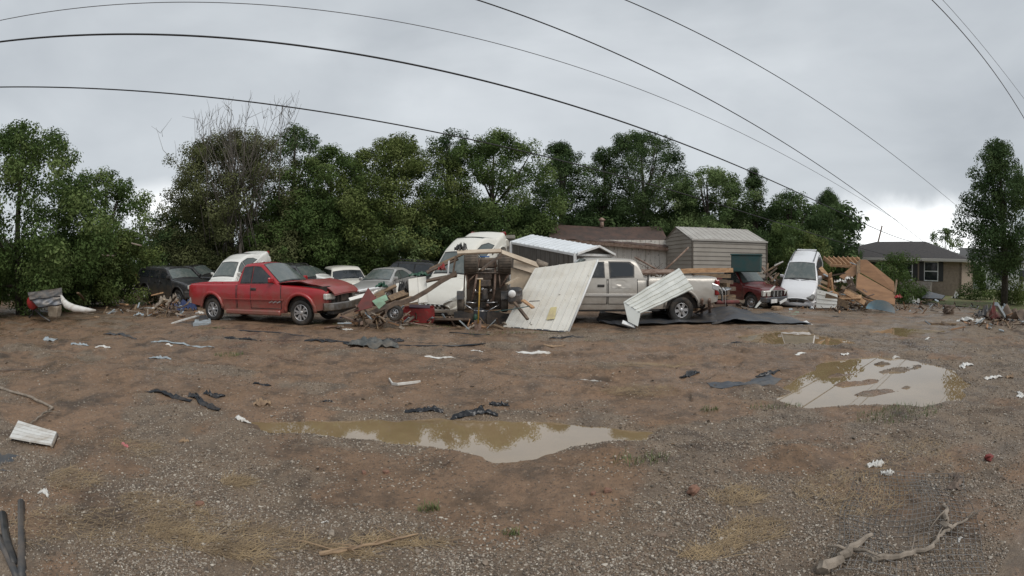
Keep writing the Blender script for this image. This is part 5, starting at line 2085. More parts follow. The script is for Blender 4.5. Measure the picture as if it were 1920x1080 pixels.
def crumple(name, label, px, py, lx, ly, h, mat, cat='plastic sheet', group=None, dist=None, yaw=0.0, fold=6.0, seed=0, torn=.35, up=0.0):
    """a crumpled, torn sheet of plastic or cloth lying in folds"""
    c = GG(px, py) if dist is None else P(px, py, dist)
    nu, nv = 26, 14
    u, v = np.meshgrid(np.linspace(0, 1, nu + 1), np.linspace(0, 1, nv + 1), indexing='ij')
    k = fbm(u * fold, v * fold * max(ly / lx, .45) + seed * 3.7, 100 + seed, 3)
    e = 1 - torn * (1 + 1.3 * vnoise(u * 9.0, seed * 1.7 + (v > .5) * 5.1, 7 + seed))
    x = (u - .5) * lx * (1 - .12 * (v - .5)) + lx * .05 * vnoise(v * 6, u * 0 + seed, 9)
    y = (v - .5) * ly * e + .25 * ly * np.sin(u * 4.2 + seed)
    z = h * (.20 + 1.15 * np.abs(k)) * (1 - .6 * np.abs(2 * u - 1) ** 3) * (1 - .5 * np.abs(2 * v - 1) ** 2) + .10 * h * np.sin(v * 14 + 6 * k + u * 9)
    X = x * math.cos(yaw) - y * math.sin(yaw)
    Y = x * math.sin(yaw) + y * math.cos(yaw)
    g = gheight((c.x + X).ravel(), (c.y + Y).ravel()).reshape(X.shape) - c.z if dist is None else 0
    Z = g + np.maximum(z, .004) + up
    mb = MB()
    sheet_mesh(mb, np.stack([X, Y, Z], -1), nu, nv)
    sheet_mesh(mb, np.stack([X, Y, Z - .006], -1), nu, nv, True)
    o = mb.build(name, M[mat], label=label, cat=cat, group=group)
    o.location = c
    return o
def lump(name, label, px, py, s, mat, cat, dist=None, rot=(0, 0, 0), rough=.18, group=None, box=5.0):
    """a broken stone, brick end or clod resting on the ground"""
    c = GG(px, py) if dist is None else P(px, py, dist)
    mb = MB()
    sd_ = rng.uniform(0, 99)
    nu, nv = 18, 12
    u, v = np.meshgrid(np.linspace(0, 1, nu + 1), np.linspace(0, 1, nv + 1), indexing='ij')
    th, ph = u * 2 * np.pi, (v - .5) * np.pi
    dx, dy, dz = np.cos(th) * np.cos(ph), np.sin(th) * np.cos(ph), np.sin(ph)
    k = (np.abs(dx) ** box + np.abs(dy) ** box + np.abs(dz) ** box) ** (-1 / box)
    n = 1 + rough * 2.2 * fbm(dx * 1.9 + sd_, dy * 1.9 + dz * 2.5, 3, 3)
    A = np.stack([dx * k * s[0] / 2 * n, dy * k * s[1] / 2 * n, dz * k * s[2] / 2 * n + s[2] * .38], -1)
    sheet_mesh(mb, A, nu, nv)
    mb.s = [False] * len(mb.f)
    o = mb.build(name, M[mat], label=label, cat=cat, group=group)
    o.location = c
    o.rotation_euler = rot
    return o

M['panelw'] = mk('white ribbed panel', (.72, .70, .64), .4, col2=(.58, .53, .44), scale=1.6, lo=.45, hi=.8, col3=(.10, .08, .06), scale3=7, lo3=.66, hi3=.72)
M['panelg'] = mk('pale green white panel', (.68, .69, .65), .38, col2=(.54, .54, .48), scale=2, lo=.45, hi=.8)
M['brick'] = mk('brick', (.23, .12, .08), .85, col2=(.16, .095, .07), scale=20, bump=.4)
M['brickred'] = mk('dull red brick', (.22, .04, .035), .8, col2=(.12, .05, .04), scale=15)
M['paper'] = mk('soiled white plastic', (.66, .65, .62), .6, col2=(.42, .37, .31), scale=6, lo=.45, hi=.75)
M['card'] = mk('wet cardboard', (.34, .235, .145), .85, col2=(.22, .15, .1), scale=6)
M['pink'] = mk('pink plastic', (.62, .20, .22), .6)
M['greyblue'] = mk('pale blue grey scrap', (.33, .38, .41), .55, col2=(.22, .21, .19), scale=5, lo=.5, hi=.75)
M['stick'] = mk('grey dead branch', (.30, .25, .20), .85, col2=(.17, .14, .11), scale=8, bump=.3)
M['wire_mesh'] = mk('galvanised wire', (.22, .21, .2), .5, .6)
M['skyblue'] = mk('pale blue fibreglass', (.30, .50, .62), .35, col2=(.60, .66, .68), scale=1.2, lo=.4, hi=.6)
M['cream'] = mk('cream vinyl', (.58, .49, .38), .5, col2=(.46, .37, .28), scale=3)
M['rubber'] = mk('grey black bumper plastic', (.035, .038, .042), .5, col2=(.11, .09, .075), scale=4)

# --- ribbed metal panels ------------------------------------------------------------------------------------------
def ribbed_panel(name, label, cs, ribs, along_v=True, t=.035, mat='panelw', h=.016, bend=0.0, group=None):
    q = [D(p) for p in cs]          # corners in order; ribs run from edge 0-1 to edge 3-2
    c = sum(q, Vector()) / 4
    q = [v - c for v in q]
    n = (q[1] - q[0]).cross(q[3] - q[0]).normalized()
    if n.y > 0:
        n = -n
    us = []
    for i in range(ribs):
        for f, k in ((0, 0), (.36, 0), (.42, 1), (.56, 1), (.62, 0)):
            us.append(((i + f) / ribs, k * h))
    us.append((1, 0))
    nv = 10
    mb = MB()
    for off, flip in ((0, 1), (-t, -1)):
        vs = []
        for u, k in us:
            for j in range(nv + 1):
                v = j / nv
                p = q[0].lerp(q[1], u).lerp(q[3].lerp(q[2], u), v)
                p = p + n * (k + off + bend * math.sin(v * math.pi) + .010 * math.sin(u * 17 + v * 7) + .008 * math.sin(v * 19 + u * 3))
                vs.append(p)
        fs = []
        for i in range(len(us) - 1):
            for j in range(nv):
                a = i * (nv + 1) + j
                fs.append((a, a + nv + 1, a + nv + 2, a + 1)[::flip])
        mb.add(vs, fs)
    o = mb.build(name, M[mat], label=label, cat='metal panel', group=group)
    o.location = c
    return o, q, n
pan, pq, pn = ribbed_panel('corrugated_sheet', 'large white ribbed metal panel leaning on the front of the silver pickup', [(1003, 503, 12.72), (1121, 487, 12.72), (1066, 622), (943, 613)], 9)
def along(u, v, o=.03):
    return pq[0].lerp(pq[1], u).lerp(pq[3].lerp(pq[2], u), v) + pn * o
mb = MB()
mb.tube([along(1, 0, -.01), along(1, .5, -.01), along(1, 1, -.01)], .028, 6)
mb.build('edge_flange', M['whiteclean'], pan)
mb = MB()
mb.prism([along(.58, .68), along(.67, .67), along(.72, .84), along(.60, .86)], pn * -.012)
mb.build('yellow_patch', mk('yellowed sticker', (.62, .54, .28), .6, col2=(.5, .42, .25), scale=8), pan)
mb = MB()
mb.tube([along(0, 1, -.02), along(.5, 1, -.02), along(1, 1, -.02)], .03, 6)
mb.build('bottom_shadow_trim', M['sheet'], pan)  # dark strip added as the bluish shadow along the panel's bottom edge
pan2, pq2, pn2 = ribbed_panel('corrugated_sheet', 'bent pale ribbed panel leaning against the silver pickup rear wheel', [(1300, 541, 12.3), (1273, 502, 12.75), (1169, 566, 12.2), (1201, 587, 11.9)], 5, mat='panelg', t=.03, h=.025)
mb = MB()
c2 = Vector(pan2.location)
fl = [P(1169, 566, 12.2), P(1201, 587, 11.9), P(1196, 612, 11.75), P(1178, 603, 11.9)]
mb.prism([v - c2 for v in fl], (0, .03, 0))
mb.build('folded_flap', M['panelg'], pan2)

def floor_sheet(name, label, pts, zf, mat='sheet', cat='metal sheet', group=None):
    """a buckled metal sheet lying on the ground between four ground points"""
    q = [D(p) for p in pts]
    c = sum(q, Vector()) / 4
    c.z = 0
    mb = MB()
    nu, nv = 30, 24
    u, v = np.meshgrid(np.linspace(0, 1, nu + 1), np.linspace(0, 1, nv + 1), indexing='ij')
    Q = [np.array(k) for k in q]
    W_ = (Q[0] * ((1 - u) * (1 - v))[..., None] + Q[1] * (u * (1 - v))[..., None] + Q[2] * (u * v)[..., None] + Q[3] * ((1 - u) * v)[..., None])
    g = gheight(W_[..., 0].ravel(), W_[..., 1].ravel()).reshape(u.shape)
    zz = np.array([[zf(a, b) for a, b in zip(ra, rb)] for ra, rb in zip(u, v)])
    Z = np.maximum(g, 0) + .02 + zz + .014 * np.abs(np.sin(v * 22)) + .03 * fbm(u * 6, v * 4, 17, 2)
    A = np.stack([W_[..., 0] - c.x, W_[..., 1] - c.y, Z], -1)
    sheet_mesh(mb, A, nu, nv)
    sheet_mesh(mb, A - np.array([0, 0, .012]), nu, nv, True)
    o = mb.build(name, M[mat], label=label, cat=cat, group=group)
    o.location = c
    return o
floor_sheet('metal_sheet', 'long flattened dark grey sheet under the silver pickup rear wheel', [(1195, 612), (1345, 606), (1330, 588), (1205, 592)], lambda u, v: .04 + .04 * math.sin(u * 7) * v)
floor_sheet('metal_sheet', 'arched dark grey sheet with a pale corner, in front of the maroon pickup', [(1335, 609), (1522, 609), (1455, 590), (1330, 588)], lambda u, v: .22 * math.exp(-((u - .3) / .16) ** 2) * (.5 + .5 * v) + .05 * math.sin(u * 9) ** 2)
floor_sheet('metal_sheet', 'rounded dark grey sheet curled up beside the rear bumper of the silver pickup', [(1322, 597), (1420, 594), (1400, 584), (1318, 584)], lambda u, v: .12 * math.sin(u * 3.14) * v + .02)
floor_sheet('metal_sheet', 'short dark sheet with a white curled edge below the bent pale panel', [(1118, 606), (1192, 617), (1190, 600), (1125, 594)], lambda u, v: .10 * v ** 2 + .05 * (1 - u) ** 2)
plate('sheet_corner', 'bright white torn sheet corner at the end of the arched dark sheet', [(1494, 609), (1524, 609), (1512, 602), (1488, 605)], .02, 'whiteclean', bumps=.01)
plate('white_flashing', 'white strip of flashing along the short dark sheet', [(1166, 606, 11.9), (1190, 614, 11.8), (1188, 609, 11.9), (1168, 600, 12.0)], .02, 'whiteclean')

# --- upended buggy ------------------------------------------------------------------------------------------------
M['mudtyre'] = mk('mud caked tyre', (.075, .062, .05), .85, col2=(.14, .11, .085), scale=5)
M['mudsteel'] = mk('mud caked steel', (.085, .068, .055), .85, col2=(.16, .12, .09), scale=5, bump=.4)
def buggy():
    base = GG(908, 606)
    dist = math.hypot(base.x, base.y)
    k = dist * 1.05 / 960
    root = empty('upended_buggy', (base.x, base.y, base.z), (0, 0, math.atan2(-base.x, base.y)), 'upended buggy stood on its nose showing greasy frame, wheels and axle', 'buggy')
    U = lambda px: (px - 908) * k
    Vv = lambda py: (606 - py) * k
    def pt(px, py, y=0.0):
        return Vector((U(px), y, Vv(py)))
    for px in (884, 947):
        mb = MB()
        r, wd = .30, 27 * k
        h = wd / 2
        prof = [(.14, -h * .8), (r * .84, -h), (r * .97, -h * .8), (r, -h * .4), (r, h * .4), (r * .97, h * .8), (r * .84, h), (.14, h * .8)]
        mb.lathe(prof, 30, Matrix.Rotation(R(90), 4, 'Z'), closed=True)
        for i in range(26):
            a = i / 26 * 6.283
            mb.box((0, r * math.cos(a) * 1.005, r * math.sin(a) * 1.005), (wd * .78, .012, .022), (a, 0, 0))
        wv = mb.build('wheel', M['mudtyre'], root)
        wv.location = pt(px, 494, .05)
        mb = MB()
        mb.lathe([(.15, -h * .7), (.12, -h * .4), (.04, -h * .3), (.001, -h * .3)], 18, Matrix.Rotation(R(90), 4, 'Z'))
        mb.lathe([(.15, h * .7), (.12, h * .4), (.04, h * .3), (.001, h * .3)], 18, Matrix.Rotation(R(90), 4, 'Z'))
        mb.build('rim', M['rust'], wv)
    for px in (864, 946):
        mb = MB()
        r, wd = .225, 13 * k
        h = wd / 2
        mb.lathe([(.1, -h * .8), (r * .84, -h), (r * .97, -h * .7), (r, -h * .3), (r, h * .3), (r * .97, h * .7), (r * .84, h), (.1, h * .8)], 28, Matrix.Rotation(R(90), 4, 'Z'), closed=True)
        mb.lathe([(.11, -h * .6), (.001, -h * .5)], 16, Matrix.Rotation(R(90), 4, 'Z'))
        mb.lathe([(.11, h * .6), (.001, h * .5)], 16, Matrix.Rotation(R(90), 4, 'Z'))
        wv = mb.build('wheel', M['mudtyre'], root)
        wv.location = pt(px, 570, .0)
        mb = MB()
        pts = []
        for i in range(9):
            a = R(20 + i * 17)
            pts.append((pt(px, 566, -.02) + Vector((0, -.29 * math.cos(a), .31 * math.sin(a)))))
        vs = []
        for q in pts:
            vs += [q + Vector((-.10, 0, 0)), q + Vector((.10, 0, 0))]
        n = len(pts)
        mb.add(vs + [v + Vector((0, 0, -.015)) for v in vs], [(2 * i, 2 * i + 1, 2 * i + 3, 2 * i + 2) for i in range(n - 1)] + [(2 * n + 2 * i + 2, 2 * n + 2 * i + 3, 2 * n + 2 * i + 1, 2 * n + 2 * i) for i in range(n - 1)])
        mb.build('fender', M['rubber'], root)
    def tubes(name, segs, mat, r):
        for s in segs:
            mb = MB()
            mb.tube([pt(*q) for q in s], r, 8)
            mb.build(name, M[mat], root)
    tubes('frame_rail', [((896, 505, -.05), (891, 535, -.12), (885, 563, -.1)), ((929, 505, -.05), (928, 535, -.12), (925, 563, -.1))], 'rust', .032)
    tubes('cross_tube', [((872, 511, -.1), (955, 511, -.1)), ((897, 507, -.02), (931, 505, -.02)), ((884, 548, .0), (928, 548, .0))], 'rustdark', .026)
    tubes('frame_strut', [((873, 504, -.05), (878, 541, -.1)), ((894, 512, -.05), (880, 525, -.1), (879, 541, -.1)), ((960, 504, -.05), (939, 538, -.1)), ((936, 512, -.05), (938, 540, -.1)), ((899, 484, 0), (896, 508, -.02)), ((931, 484, 0), (928, 508, -.02)), ((872, 505, .05), (870, 545, .05)), ((951, 512, .02), (944, 536, 0))], 'rust', .019)
    tubes('stabiliser_bar', [((899, 507, -.14), (914, 500, -.16), (926, 488, -.12))], 'chrome', .014)
    tubes('suspension_arm', [((872, 569, -.2), (890, 581, -.22)), ((936, 570, -.2), (914, 582, -.22)), ((874, 565, -.18), (894, 567, -.18)), ((912, 567, -.18), (933, 565, -.18)), ((890, 581, -.22), (914, 582, -.22))], 'chrome', .016)
    def blk(name, px0, py0, px1, py1, y, dp, mat, ch=.02):
        a, b = pt(px0, py1), pt(px1, py0)
        mb = MB()
        mb.box(((a.x + b.x) / 2, y, (a.z + b.z) / 2), (b.x - a.x, dp, b.z - a.z), ch=ch)
        return mb.build(name, M[mat], root)
    blk('engine_block', 901, 524, 921, 537, .06, .3, 'rustdark')
    blk('gearbox', 904, 540, 915, 562, .05, .28, 'rubber', .04)
    blk('oil_pan', 893, 512, 924, 524, .16, .25, 'rustdark', .03)
    blk('axle_housing', 896, 483, 932, 503, .16, .2, 'mudsteel', .05)
    blk('floor_pan', 874, 508, 952, 582, .32, .08, 'mudsteel')
    blk('battery', 900, 566, 911, 577, .0, .2, 'dark')
    mb = MB()
    mb.tube([pt(900, 481, -.1), pt(918, 481, -.1)], .02, 8)
    mb.build('blue_strut', mk('blue paint', (.03, .10, .28), .4), root)
    for i in range(14):
        mb = MB()
        px, py = rng.uniform(884, 930), rng.uniform(512, 575)
        a = pt(px, py, rng.uniform(-.1, .15))
        if i % 2:
            mb.tube([a, a + Vector((rng.uniform(-.2, .2), rng.uniform(-.1, .1), rng.uniform(-.15, .15))), a + Vector((rng.uniform(-.3, .3), 0, rng.uniform(-.25, .25)))], rng.uniform(.007, .016), 6)
            mb.build('hose', M['black'], root)
        else:
            mb.lathe([(.001, -.05), (.045, -.05), (.05, 0), (.035, .05), (.001, .06)], 12, Matrix.Translation(a) @ Matrix.Rotation(rng.uniform(0, 3), 4, 'X'))
            mb.build('fitting', M['rust' if i % 4 else 'chrome'], root)
    # nose bodywork on the ground
    def shellp(name, px0, py0, px1, py1, bow, mat, y0=-.25):
        mb = MB()
        def fn(u, v, o=0):
            x = U(px0 + (px1 - px0) * u)
            z = Vv(py1 + (py0 - py1) * v)
            return (x, y0 - bow * math.sin(math.pi * (.15 + .7 * u)) * (.4 + .6 * v) + o, z + .04 * math.sin(u * 5) * v)
        mb.grid(fn, 12, 6)
        mb.grid(lambda u, v: fn(u, v, .03), 12, 6, flip=True)
        mb.build(name, M[mat], root)
    shellp('front_bumper', 852, 583, 889, 600, .10, 'rubber')
    shellp('front_bumper', 913, 583, 954, 612, .14, 'rubber')
    shellp('nose_panel', 888, 577, 916, 598, .06, 'sheet', -.18)
    shellp('air_dam', 879, 596, 914, 615, .05, 'rubber', -.15)
    mb = MB()
    mb.lathe([(.001, -.1), (.035, -.1), (.06, -.04), (.06, .05), (.03, .1), (.001, .1)], 14, Matrix.Translation(pt(892, 593, -.36)) @ Matrix.Rotation(R(90), 4, 'X'))
    mb.build('green_canister', M['greendark'], root)
    return root
buggy()

plate('vinyl_trim', 'tan curved strip of trim lying across the top of the upended buggy', [(857, 472, 12.4), (940, 469, 12.3), (940, 475, 12.2), (858, 478, 12.3)], .05, 'cream', 'trim')
plate('vinyl_trim', 'long tan strip bending down from the buggy top to the white panel', [(939, 469, 12.35), (1010, 494, 12.9), (1008, 502, 12.85), (939, 476, 12.3)], .05, 'cream', 'trim')
plate('vinyl_siding', 'light tan siding piece behind the white ribbed panel', [(963, 487, 12.7), (1012, 503, 12.85), (1003, 514, 12.8), (962, 501, 12.65)], .03, 'cream', 'siding')
plate('vinyl_siding', 'dark tan siding piece in shade below the light tan one', [(958, 502, 12.75), (1004, 514, 12.85), (990, 545, 12.8), (956, 560, 12.7)], .03, 'tan', 'siding')
rod('log', 'grey cut log lying on the top edge of the white ribbed panel', [(1006, 492, 12.9), (1026, 499, 12.85)], .10, 'stick', 'log', n=12, r2=.085)
plank('plank', 'dark splintered plank jammed diagonally between the buggy rear wheels', (902, 507, 11.5), (940, 477, 11.7), .10, .05, 'wooddark')
lump('plastic_drum', 'ribbed dark drum lying beside the upended buggy', 966, 566, (.38, .36, .42), 'rubber', 'drum', dist=12.3, rough=.06)
mb = MB()
mb.grid(lambda u, v: (.095 * math.cos(u * 6.283) * math.cos((v - .5) * 3.14), .06 * math.sin((v - .5) * 3.14), .095 * math.sin(u * 6.283) * math.cos((v - .5) * 3.14)), 18, 10)
o_ = mb.build('float_ball', M['whiteclean'], label='white round float beside the ribbed dark drum', cat='float')
o_.location = P(960, 551, 11.9)
plank('plank', 'short orange plank lying low on the white ribbed panel', (980, 563, 11.95), (1000, 577, 11.75), .13, .04, 'woodnew')
plank('plank', 'dark charred stick leaning on the lower left of the white ribbed panel', (964, 567, 12.0), (990, 598, 11.5), .07, .05, 'wooddark')
plank('plank', 'yellowish broken stick poking from the drum to the tan siding', (950, 533, 12.0), (972, 520, 12.3), .08, .04, 'tan')
rod('rod', 'thin teal rod reaching from the buggy nose to the white ribbed panel', [(928, 584, 11.6), (960, 580, 11.6), (993, 574, 11.6)], .012, 'teal', 'rod')
rod('rod', 'thin grey rod resting on the white ribbed panel', [(992, 565, 11.9), (1012, 564, 11.9)], .011, 'sheet', 'rod')
rod('hose', 'black pipe on the ground just in front of the upended buggy', [(843, 624), (870, 626), (893, 628), (918, 628)], .025, 'poly', 'hose')
rod('rope', 'frayed brown rope trailing from the buggy nose', [(899, 594, 11.3), (908, 606, 11.2), (920, 613), (932, 621)], .010, 'wood', 'rope')
def spade():
    a, b = D((896, 619)), P(900, 523, 11.35)
    root = empty('spade', a, (0, 0, 0), 'spade with a worn yellow shaft stood upright against the upended buggy', 'spade')
    d = b - a
    u = d.normalized()
    mb = MB()
    mb.tube([u * .18, u * (d.length * .5), u * d.length], .017, 8)
    mb.build('shaft', M['yellow'], root)
    mb = MB()
    mb.tube([d + Vector((-.085, 0, 0)), d + Vector((.07, 0, 0))], .020, 8)
    mb.build('grip', M['cream'], root)
    mb = MB()
    def fn(x, z, o=0):
        return (-.085 + .17 * x, -.02 * math.sin(math.pi * x) + o, -.02 + .26 * z + .02 * math.sin(math.pi * x) * (z < .1))
    mb.grid(lambda x, z: fn(x, z), 6, 6)
    mb.grid(lambda x, z: fn(x, z, .012), 6, 6, flip=True)
    mb.build('blade', M['rust'], root)
spade()

# --- heap between the red pickup and the buggy ----------------------------------------------------------------------
plate('board', 'maroon pointed board standing in the heap by the red pickup nose', [(690, 540, 12.6), (708, 563, 12.5), (697, 577, 12.4), (663, 586, 12.4)], .03, 'maroon', 'board')
plate('board', 'pale green square board in the heap, lower one', [(698, 565, 12.4), (712, 558, 12.4), (724, 569, 12.3), (711, 580, 12.3)], .03, 'green', 'board')
plate('board', 'pale green board corner just above the lower green board', [(709, 560, 12.55), (724, 553, 12.6), (728, 563, 12.5), (716, 569, 12.45)], .03, 'green', 'board')
plate('board', 'grey brown board between the maroon and the green boards', [(703, 553, 12.8), (718, 545, 12.8), (726, 556, 12.7), (710, 563, 12.7)], .03, 'wood', 'board')
for i, (p, q, w_, t_, m_, lab) in enumerate([
        ((664, 600), (712, 581, 12.6), .12, .04, 'wood', 'weathered plank at the foot of the heap, lying under the maroon board'),
        ((676, 601), (708, 588, 12.4), .10, .04, 'woodnew', 'pale raw plank below the lower green board'),
        ((690, 590, 12.4), (745, 566, 12.8), .14, .05, 'wooddark', 'dark plank sloping from the heap up behind the trailer wheel'),
        ((668, 573, 12.2), (684, 605), .06, .03, 'rust', 'thin rusty bar leaning in front of the maroon board'),
        ((708, 590, 12.2), (720, 603), .05, .04, 'wood', 'short stake leaning at the left of the trailer wheel'),
        ((715, 570, 12.9), (780, 545, 13.4), .10, .05, 'wood', 'grey brown plank pointing to the white boards'),
        ((700, 556, 13.0), (742, 535, 13.4), .09, .05, 'wood', 'grey brown plank sticking up above the green boards'),
        ((655, 562, 13.2), (700, 549, 13.4), .10, .04, 'white', 'white painted strip between the red pickup nose and the maroon board'),
        ((640, 590, 12.2), (672, 577, 12.4), .08, .05, 'wooddark', 'blackened plank under the red pickup bumper'),
        ((672, 546, 13.4), (715, 538, 13.8), .09, .04, 'whiteclean', 'white rail in front of the silver sedan'),
        ((800, 511, 13.2), (858, 484, 13.4), .10, .05, 'wooddark', 'dark plank propped over the windscreen of the nose down white car'),
        ((806, 505, 13.5), (870, 474, 13.3), .07, .04, 'wood', 'thin brown lath above the dark plank on the nose down white car'),
        ((842, 489, 13.2), (840, 515, 13.1), .04, .03, 'whiteclean', 'white upright stick in front of the nose down white car windscreen'),
        ((855, 480, 13.0), (848, 518, 13.0), .05, .04, 'wooddark', 'dark upright stick right of the white upright stick'),
        ((800, 527, 13.2), (856, 515, 12.8), .12, .05, 'wooddark', 'wide wet board across the hood base of the nose down white car'),
        ((730, 560, 12.8), (760, 548, 13.2), .16, .04, 'wood', 'short wide board behind the trailer wheel'),
        ((742, 568, 12.6), (772, 556, 12.9), .10, .05, 'card', 'tan splintered board over the trailer wheel'),
        ((724, 583, 12.5), (700, 604), .07, .04, 'wooddark', 'dark lath lying left of the trailer wheel'),
        ]):
    plank('plank', lab, p, q, w_, t_, m_, 'plank', 'planks in the heap by the red pickup', roll=.3 * ((i * 5) % 4))
def curved_fender():
    pts = [P(855, 512, 12.7), P(828, 527, 12.6), P(800, 546, 12.5), P(775, 560, 12.4), P(755, 567, 12.35), P(740, 569, 12.3), P(728, 576, 12.3), P(722, 586, 12.3)]
    mb = MB()
    c = pts[0]
    band(mb, [p - c for p in pts], .13, 0, .05)
    o = mb.build('curved_fender', M['wooddark'], label='long curved brown fender strip sweeping over the trailer wheel', cat='fender')
    o.location = c
curved_fender()
def trailer_wheel():
    c = P(741, 587, 12.35)
    root = empty('trailer_wheel', c, (0, 0, R(172)), 'dirty trailer wheel with a steel rim standing beside the red box', 'wheel')
    a, b = wheel_meshes(.205, .16, .12, 'steel')
    for nm, d in (('tyre', a), ('rim', b)):
        o = bpy.data.objects.new(nm, d)
        C.objects.link(o)
        o.parent = root
trailer_wheel()
def red_box():
    c = D((786, 604))
    root = empty('toolbox', c, (0, 0, R(10)), 'open red steel tool box lying beside the trailer wheel', 'tool box')
    mb = MB()
    w_, d_, h_ = .85, .5, .40
    mb.box((0, -d_ / 2, h_ / 2), (w_, .03, h_), ch=.008)
    mb.box((0, d_ / 2, h_ / 2 + .02), (w_, .03, h_ + .04), ch=.008)
    mb.box((-w_ / 2, 0, h_ / 2), (.03, d_ - .04, h_ - .01))
    mb.box((w_ / 2, 0, h_ / 2), (.03, d_ - .04, h_ - .01))
    mb.box((0, 0, .03), (w_ - .04, d_ - .04, .02))
    mb.build('box', M['red'], root)
    mb = MB()
    mb.tube([(-.10, -d_ / 2 - .02, .28), (-.07, -d_ / 2 - .05, .26), (-.07, -d_ / 2 - .05, .14), (-.10, -d_ / 2 - .02, .12)], .02, 8)
    mb.build('handle', M['rust'], root)
    mb = MB()
    mb.box((.02, .1, h_ + .03), (w_ * .7, .35, .03), (.15, .05, 0))
    mb.build('lid', mk('dark purple lid', (.05, .015, .03), .5), root)
red_box()
plate('board', 'left of two tall white boards standing in front of the nose down white car', [(766, 524, 13.4), (783, 521, 13.4), (785, 566, 13.1), (768, 569, 13.1)], .03, 'panelw', 'board')
plate('board', 'right of two tall white boards standing in front of the nose down white car', [(784, 521, 13.45), (799, 519, 13.4), (803, 567, 13.0), (786, 569, 13.0)], .03, 'panelw', 'board')
plate('board', 'small white board left of the two tall white boards', [(743, 533, 13.5), (753, 530, 13.5), (754, 551, 13.3), (744, 552, 13.3)], .03, 'panelw', 'board')
crumple('cloth', 'black cloth hanging beside the small white board', 756, 545, .32, .25, .55, 'black', 'cloth', dist=13.4, yaw=.3, seed=3, up=-.1)
crumple('tarp', 'dark green tarp draped over the tall white boards', 786, 519, .62, .3, .22, 'greendark', 'tarp', dist=13.6, yaw=.35, seed=5)
crumple('tarp', 'small dark green bag on the heap behind the grey brown board', 717, 540, .34, .25, .24, 'greendark', 'bag', dist=13.3, yaw=-.2, seed=6)
crumple('cloth', 'bright red cloth caught on the plank over the nose down white car', 829, 508, .26, .2, .30, 'red', 'cloth', dist=13.0, yaw=-.7, seed=7)
crumple('cloth', 'dark tangled hose and cloth on the tan trim atop the buggy', 864, 470, .30, .2, .28, 'black', 'cloth', dist=12.4, yaw=.5, seed=8)
plate('board', 'wet brown board on the ground between the red box and the buggy', [(815, 596, 12.9), (880, 596, 12.2), (878, 603), (812, 604)], .06, 'wooddark', 'board')
rod('hose', 'grey hose looped at the right end of the red box', [(800, 604), (806, 597, 12.8), (815, 596, 12.8), (824, 599), (830, 600)], .014, 'sheet', 'hose')
for i, (px, py, s, m_, lab) in enumerate([(652, 606, .16, 'paper', 'white scrap of plastic near the red pickup front wheel'), (651, 619, .20, 'paper', 'white scrap of plastic a little nearer than the one by the red pickup wheel'),
                                         (642, 596, .12, 'blue', 'blue and white scrap beneath the red pickup bumper'), (785, 610, .14, 'black', 'small black clump in front of the red box'), (830, 601, .14, 'black', 'small dark clump right of the red box')]):
    crumple('scrap', lab, px, py, s * 1.5, s * .7, .06, m_, 'scrap', seed=20 + i)

# --- heap at the left of the red pickup ----------------------------------------------------------------------------------
crumple('tarp', 'dark blue tarp bunched against the tail of the red pickup', 344, 583, 1.0, .7, .62, 'blue', 'tarp', yaw=.2, seed=11)
for i, (p, q, w_, t_, m_, lab) in enumerate([
        ((290, 582), (312, 561, 17.8), .10, .05, 'wood', 'weathered board leaning in the heap by the dark grey car'),
        ((298, 581), (308, 558, 18.0), .07, .05, 'tan', 'pale bent lath in the left heap'),
        ((262, 579), (287, 573, 18.0), .09, .04, 'paper', 'white board lying at the left end of the heap by the dark grey car'),
        ((284, 554, 19.0), (306, 548, 18.8), .10, .04, 'woodnew', 'orange tipped plank sticking out of the left heap'),
        ((312, 580), (330, 552, 17.8), .06, .05, 'wooddark', 'dark stick standing in the left heap under the headlight'),
        ((206, 571), (238, 566, 20.5), .12, .05, 'woodnew', 'pale plank lying at the edge of the bushes on the left'),
        ((146, 549, 19.6), (168, 572), .10, .05, 'wood', 'tan plank leaning out of the dark bushes on the left'),
        ((322, 607), (372, 590, 15.6), .06, .04, 'paper', 'white pole leaning on the wreck piece behind the red pickup rear wheel'),
        ]):
    plank('plank', lab, p, q, w_, t_, m_)
crumple('cloth', 'brown tangle of torn siding heaped under the dark grey car', 318, 580, 1.1, .7, .85, 'stick', 'rubbish heap', yaw=.3, seed=12)
crumple('scrap', 'grey brown roots and plastic heaped left of the blue tarp', 300, 580, .8, .5, .5, 'wooddark', 'rubbish heap', yaw=.1, seed=13)
for i, (px, py, s, m_, lab) in enumerate([(310, 579, .45, 'paper', 'white plastic bag on the ground by the left heap'), (218, 573, .35, 'paper', 'white scrap at the edge of the bushes'), (248, 570, .30, 'greyblue', 'grey bucket shaped scrap near the left heap'),
                                         (262, 592, .4, 'greyblue', 'pale grey scrap in front of the left heap'), (182, 596, .3, 'card', 'tan scrap on the mud left of the red pickup'), (278, 569, .35, 'black', 'black scrap near the left heap'),
                                         (375, 588, .32, 'paper', 'white bag snagged behind the red pickup rear wheel'), (296, 553, .4, 'greendark', 'small green and orange scrap in the left heap')]):
    crumple('scrap', lab, px, py, s, s * .6, s * .35, m_, 'scrap', seed=40 + i, dist=15.4 if px == 375 else None, up=.0)
plate('broken_bumper', 'dark green grey wreck panel on the ground by the red pickup rear wheel', [(320, 612), (365, 611), (372, 600), (330, 602)], .10, 'rubber', 'wreck part')
plate('broken_bumper', 'grey broken bumper piece with holes beside the dark wreck panel', [(362, 612), (396, 608), (394, 600), (366, 603)], .12, 'greyblue', 'wreck part', bumps=.02)
plate('broken_bumper', 'black upright plastic piece behind the grey broken bumper piece', [(372, 604, 15.2), (392, 604, 15.0), (384, 590, 15.1), (374, 592, 15.2)], .06, 'rubber', 'wreck part')
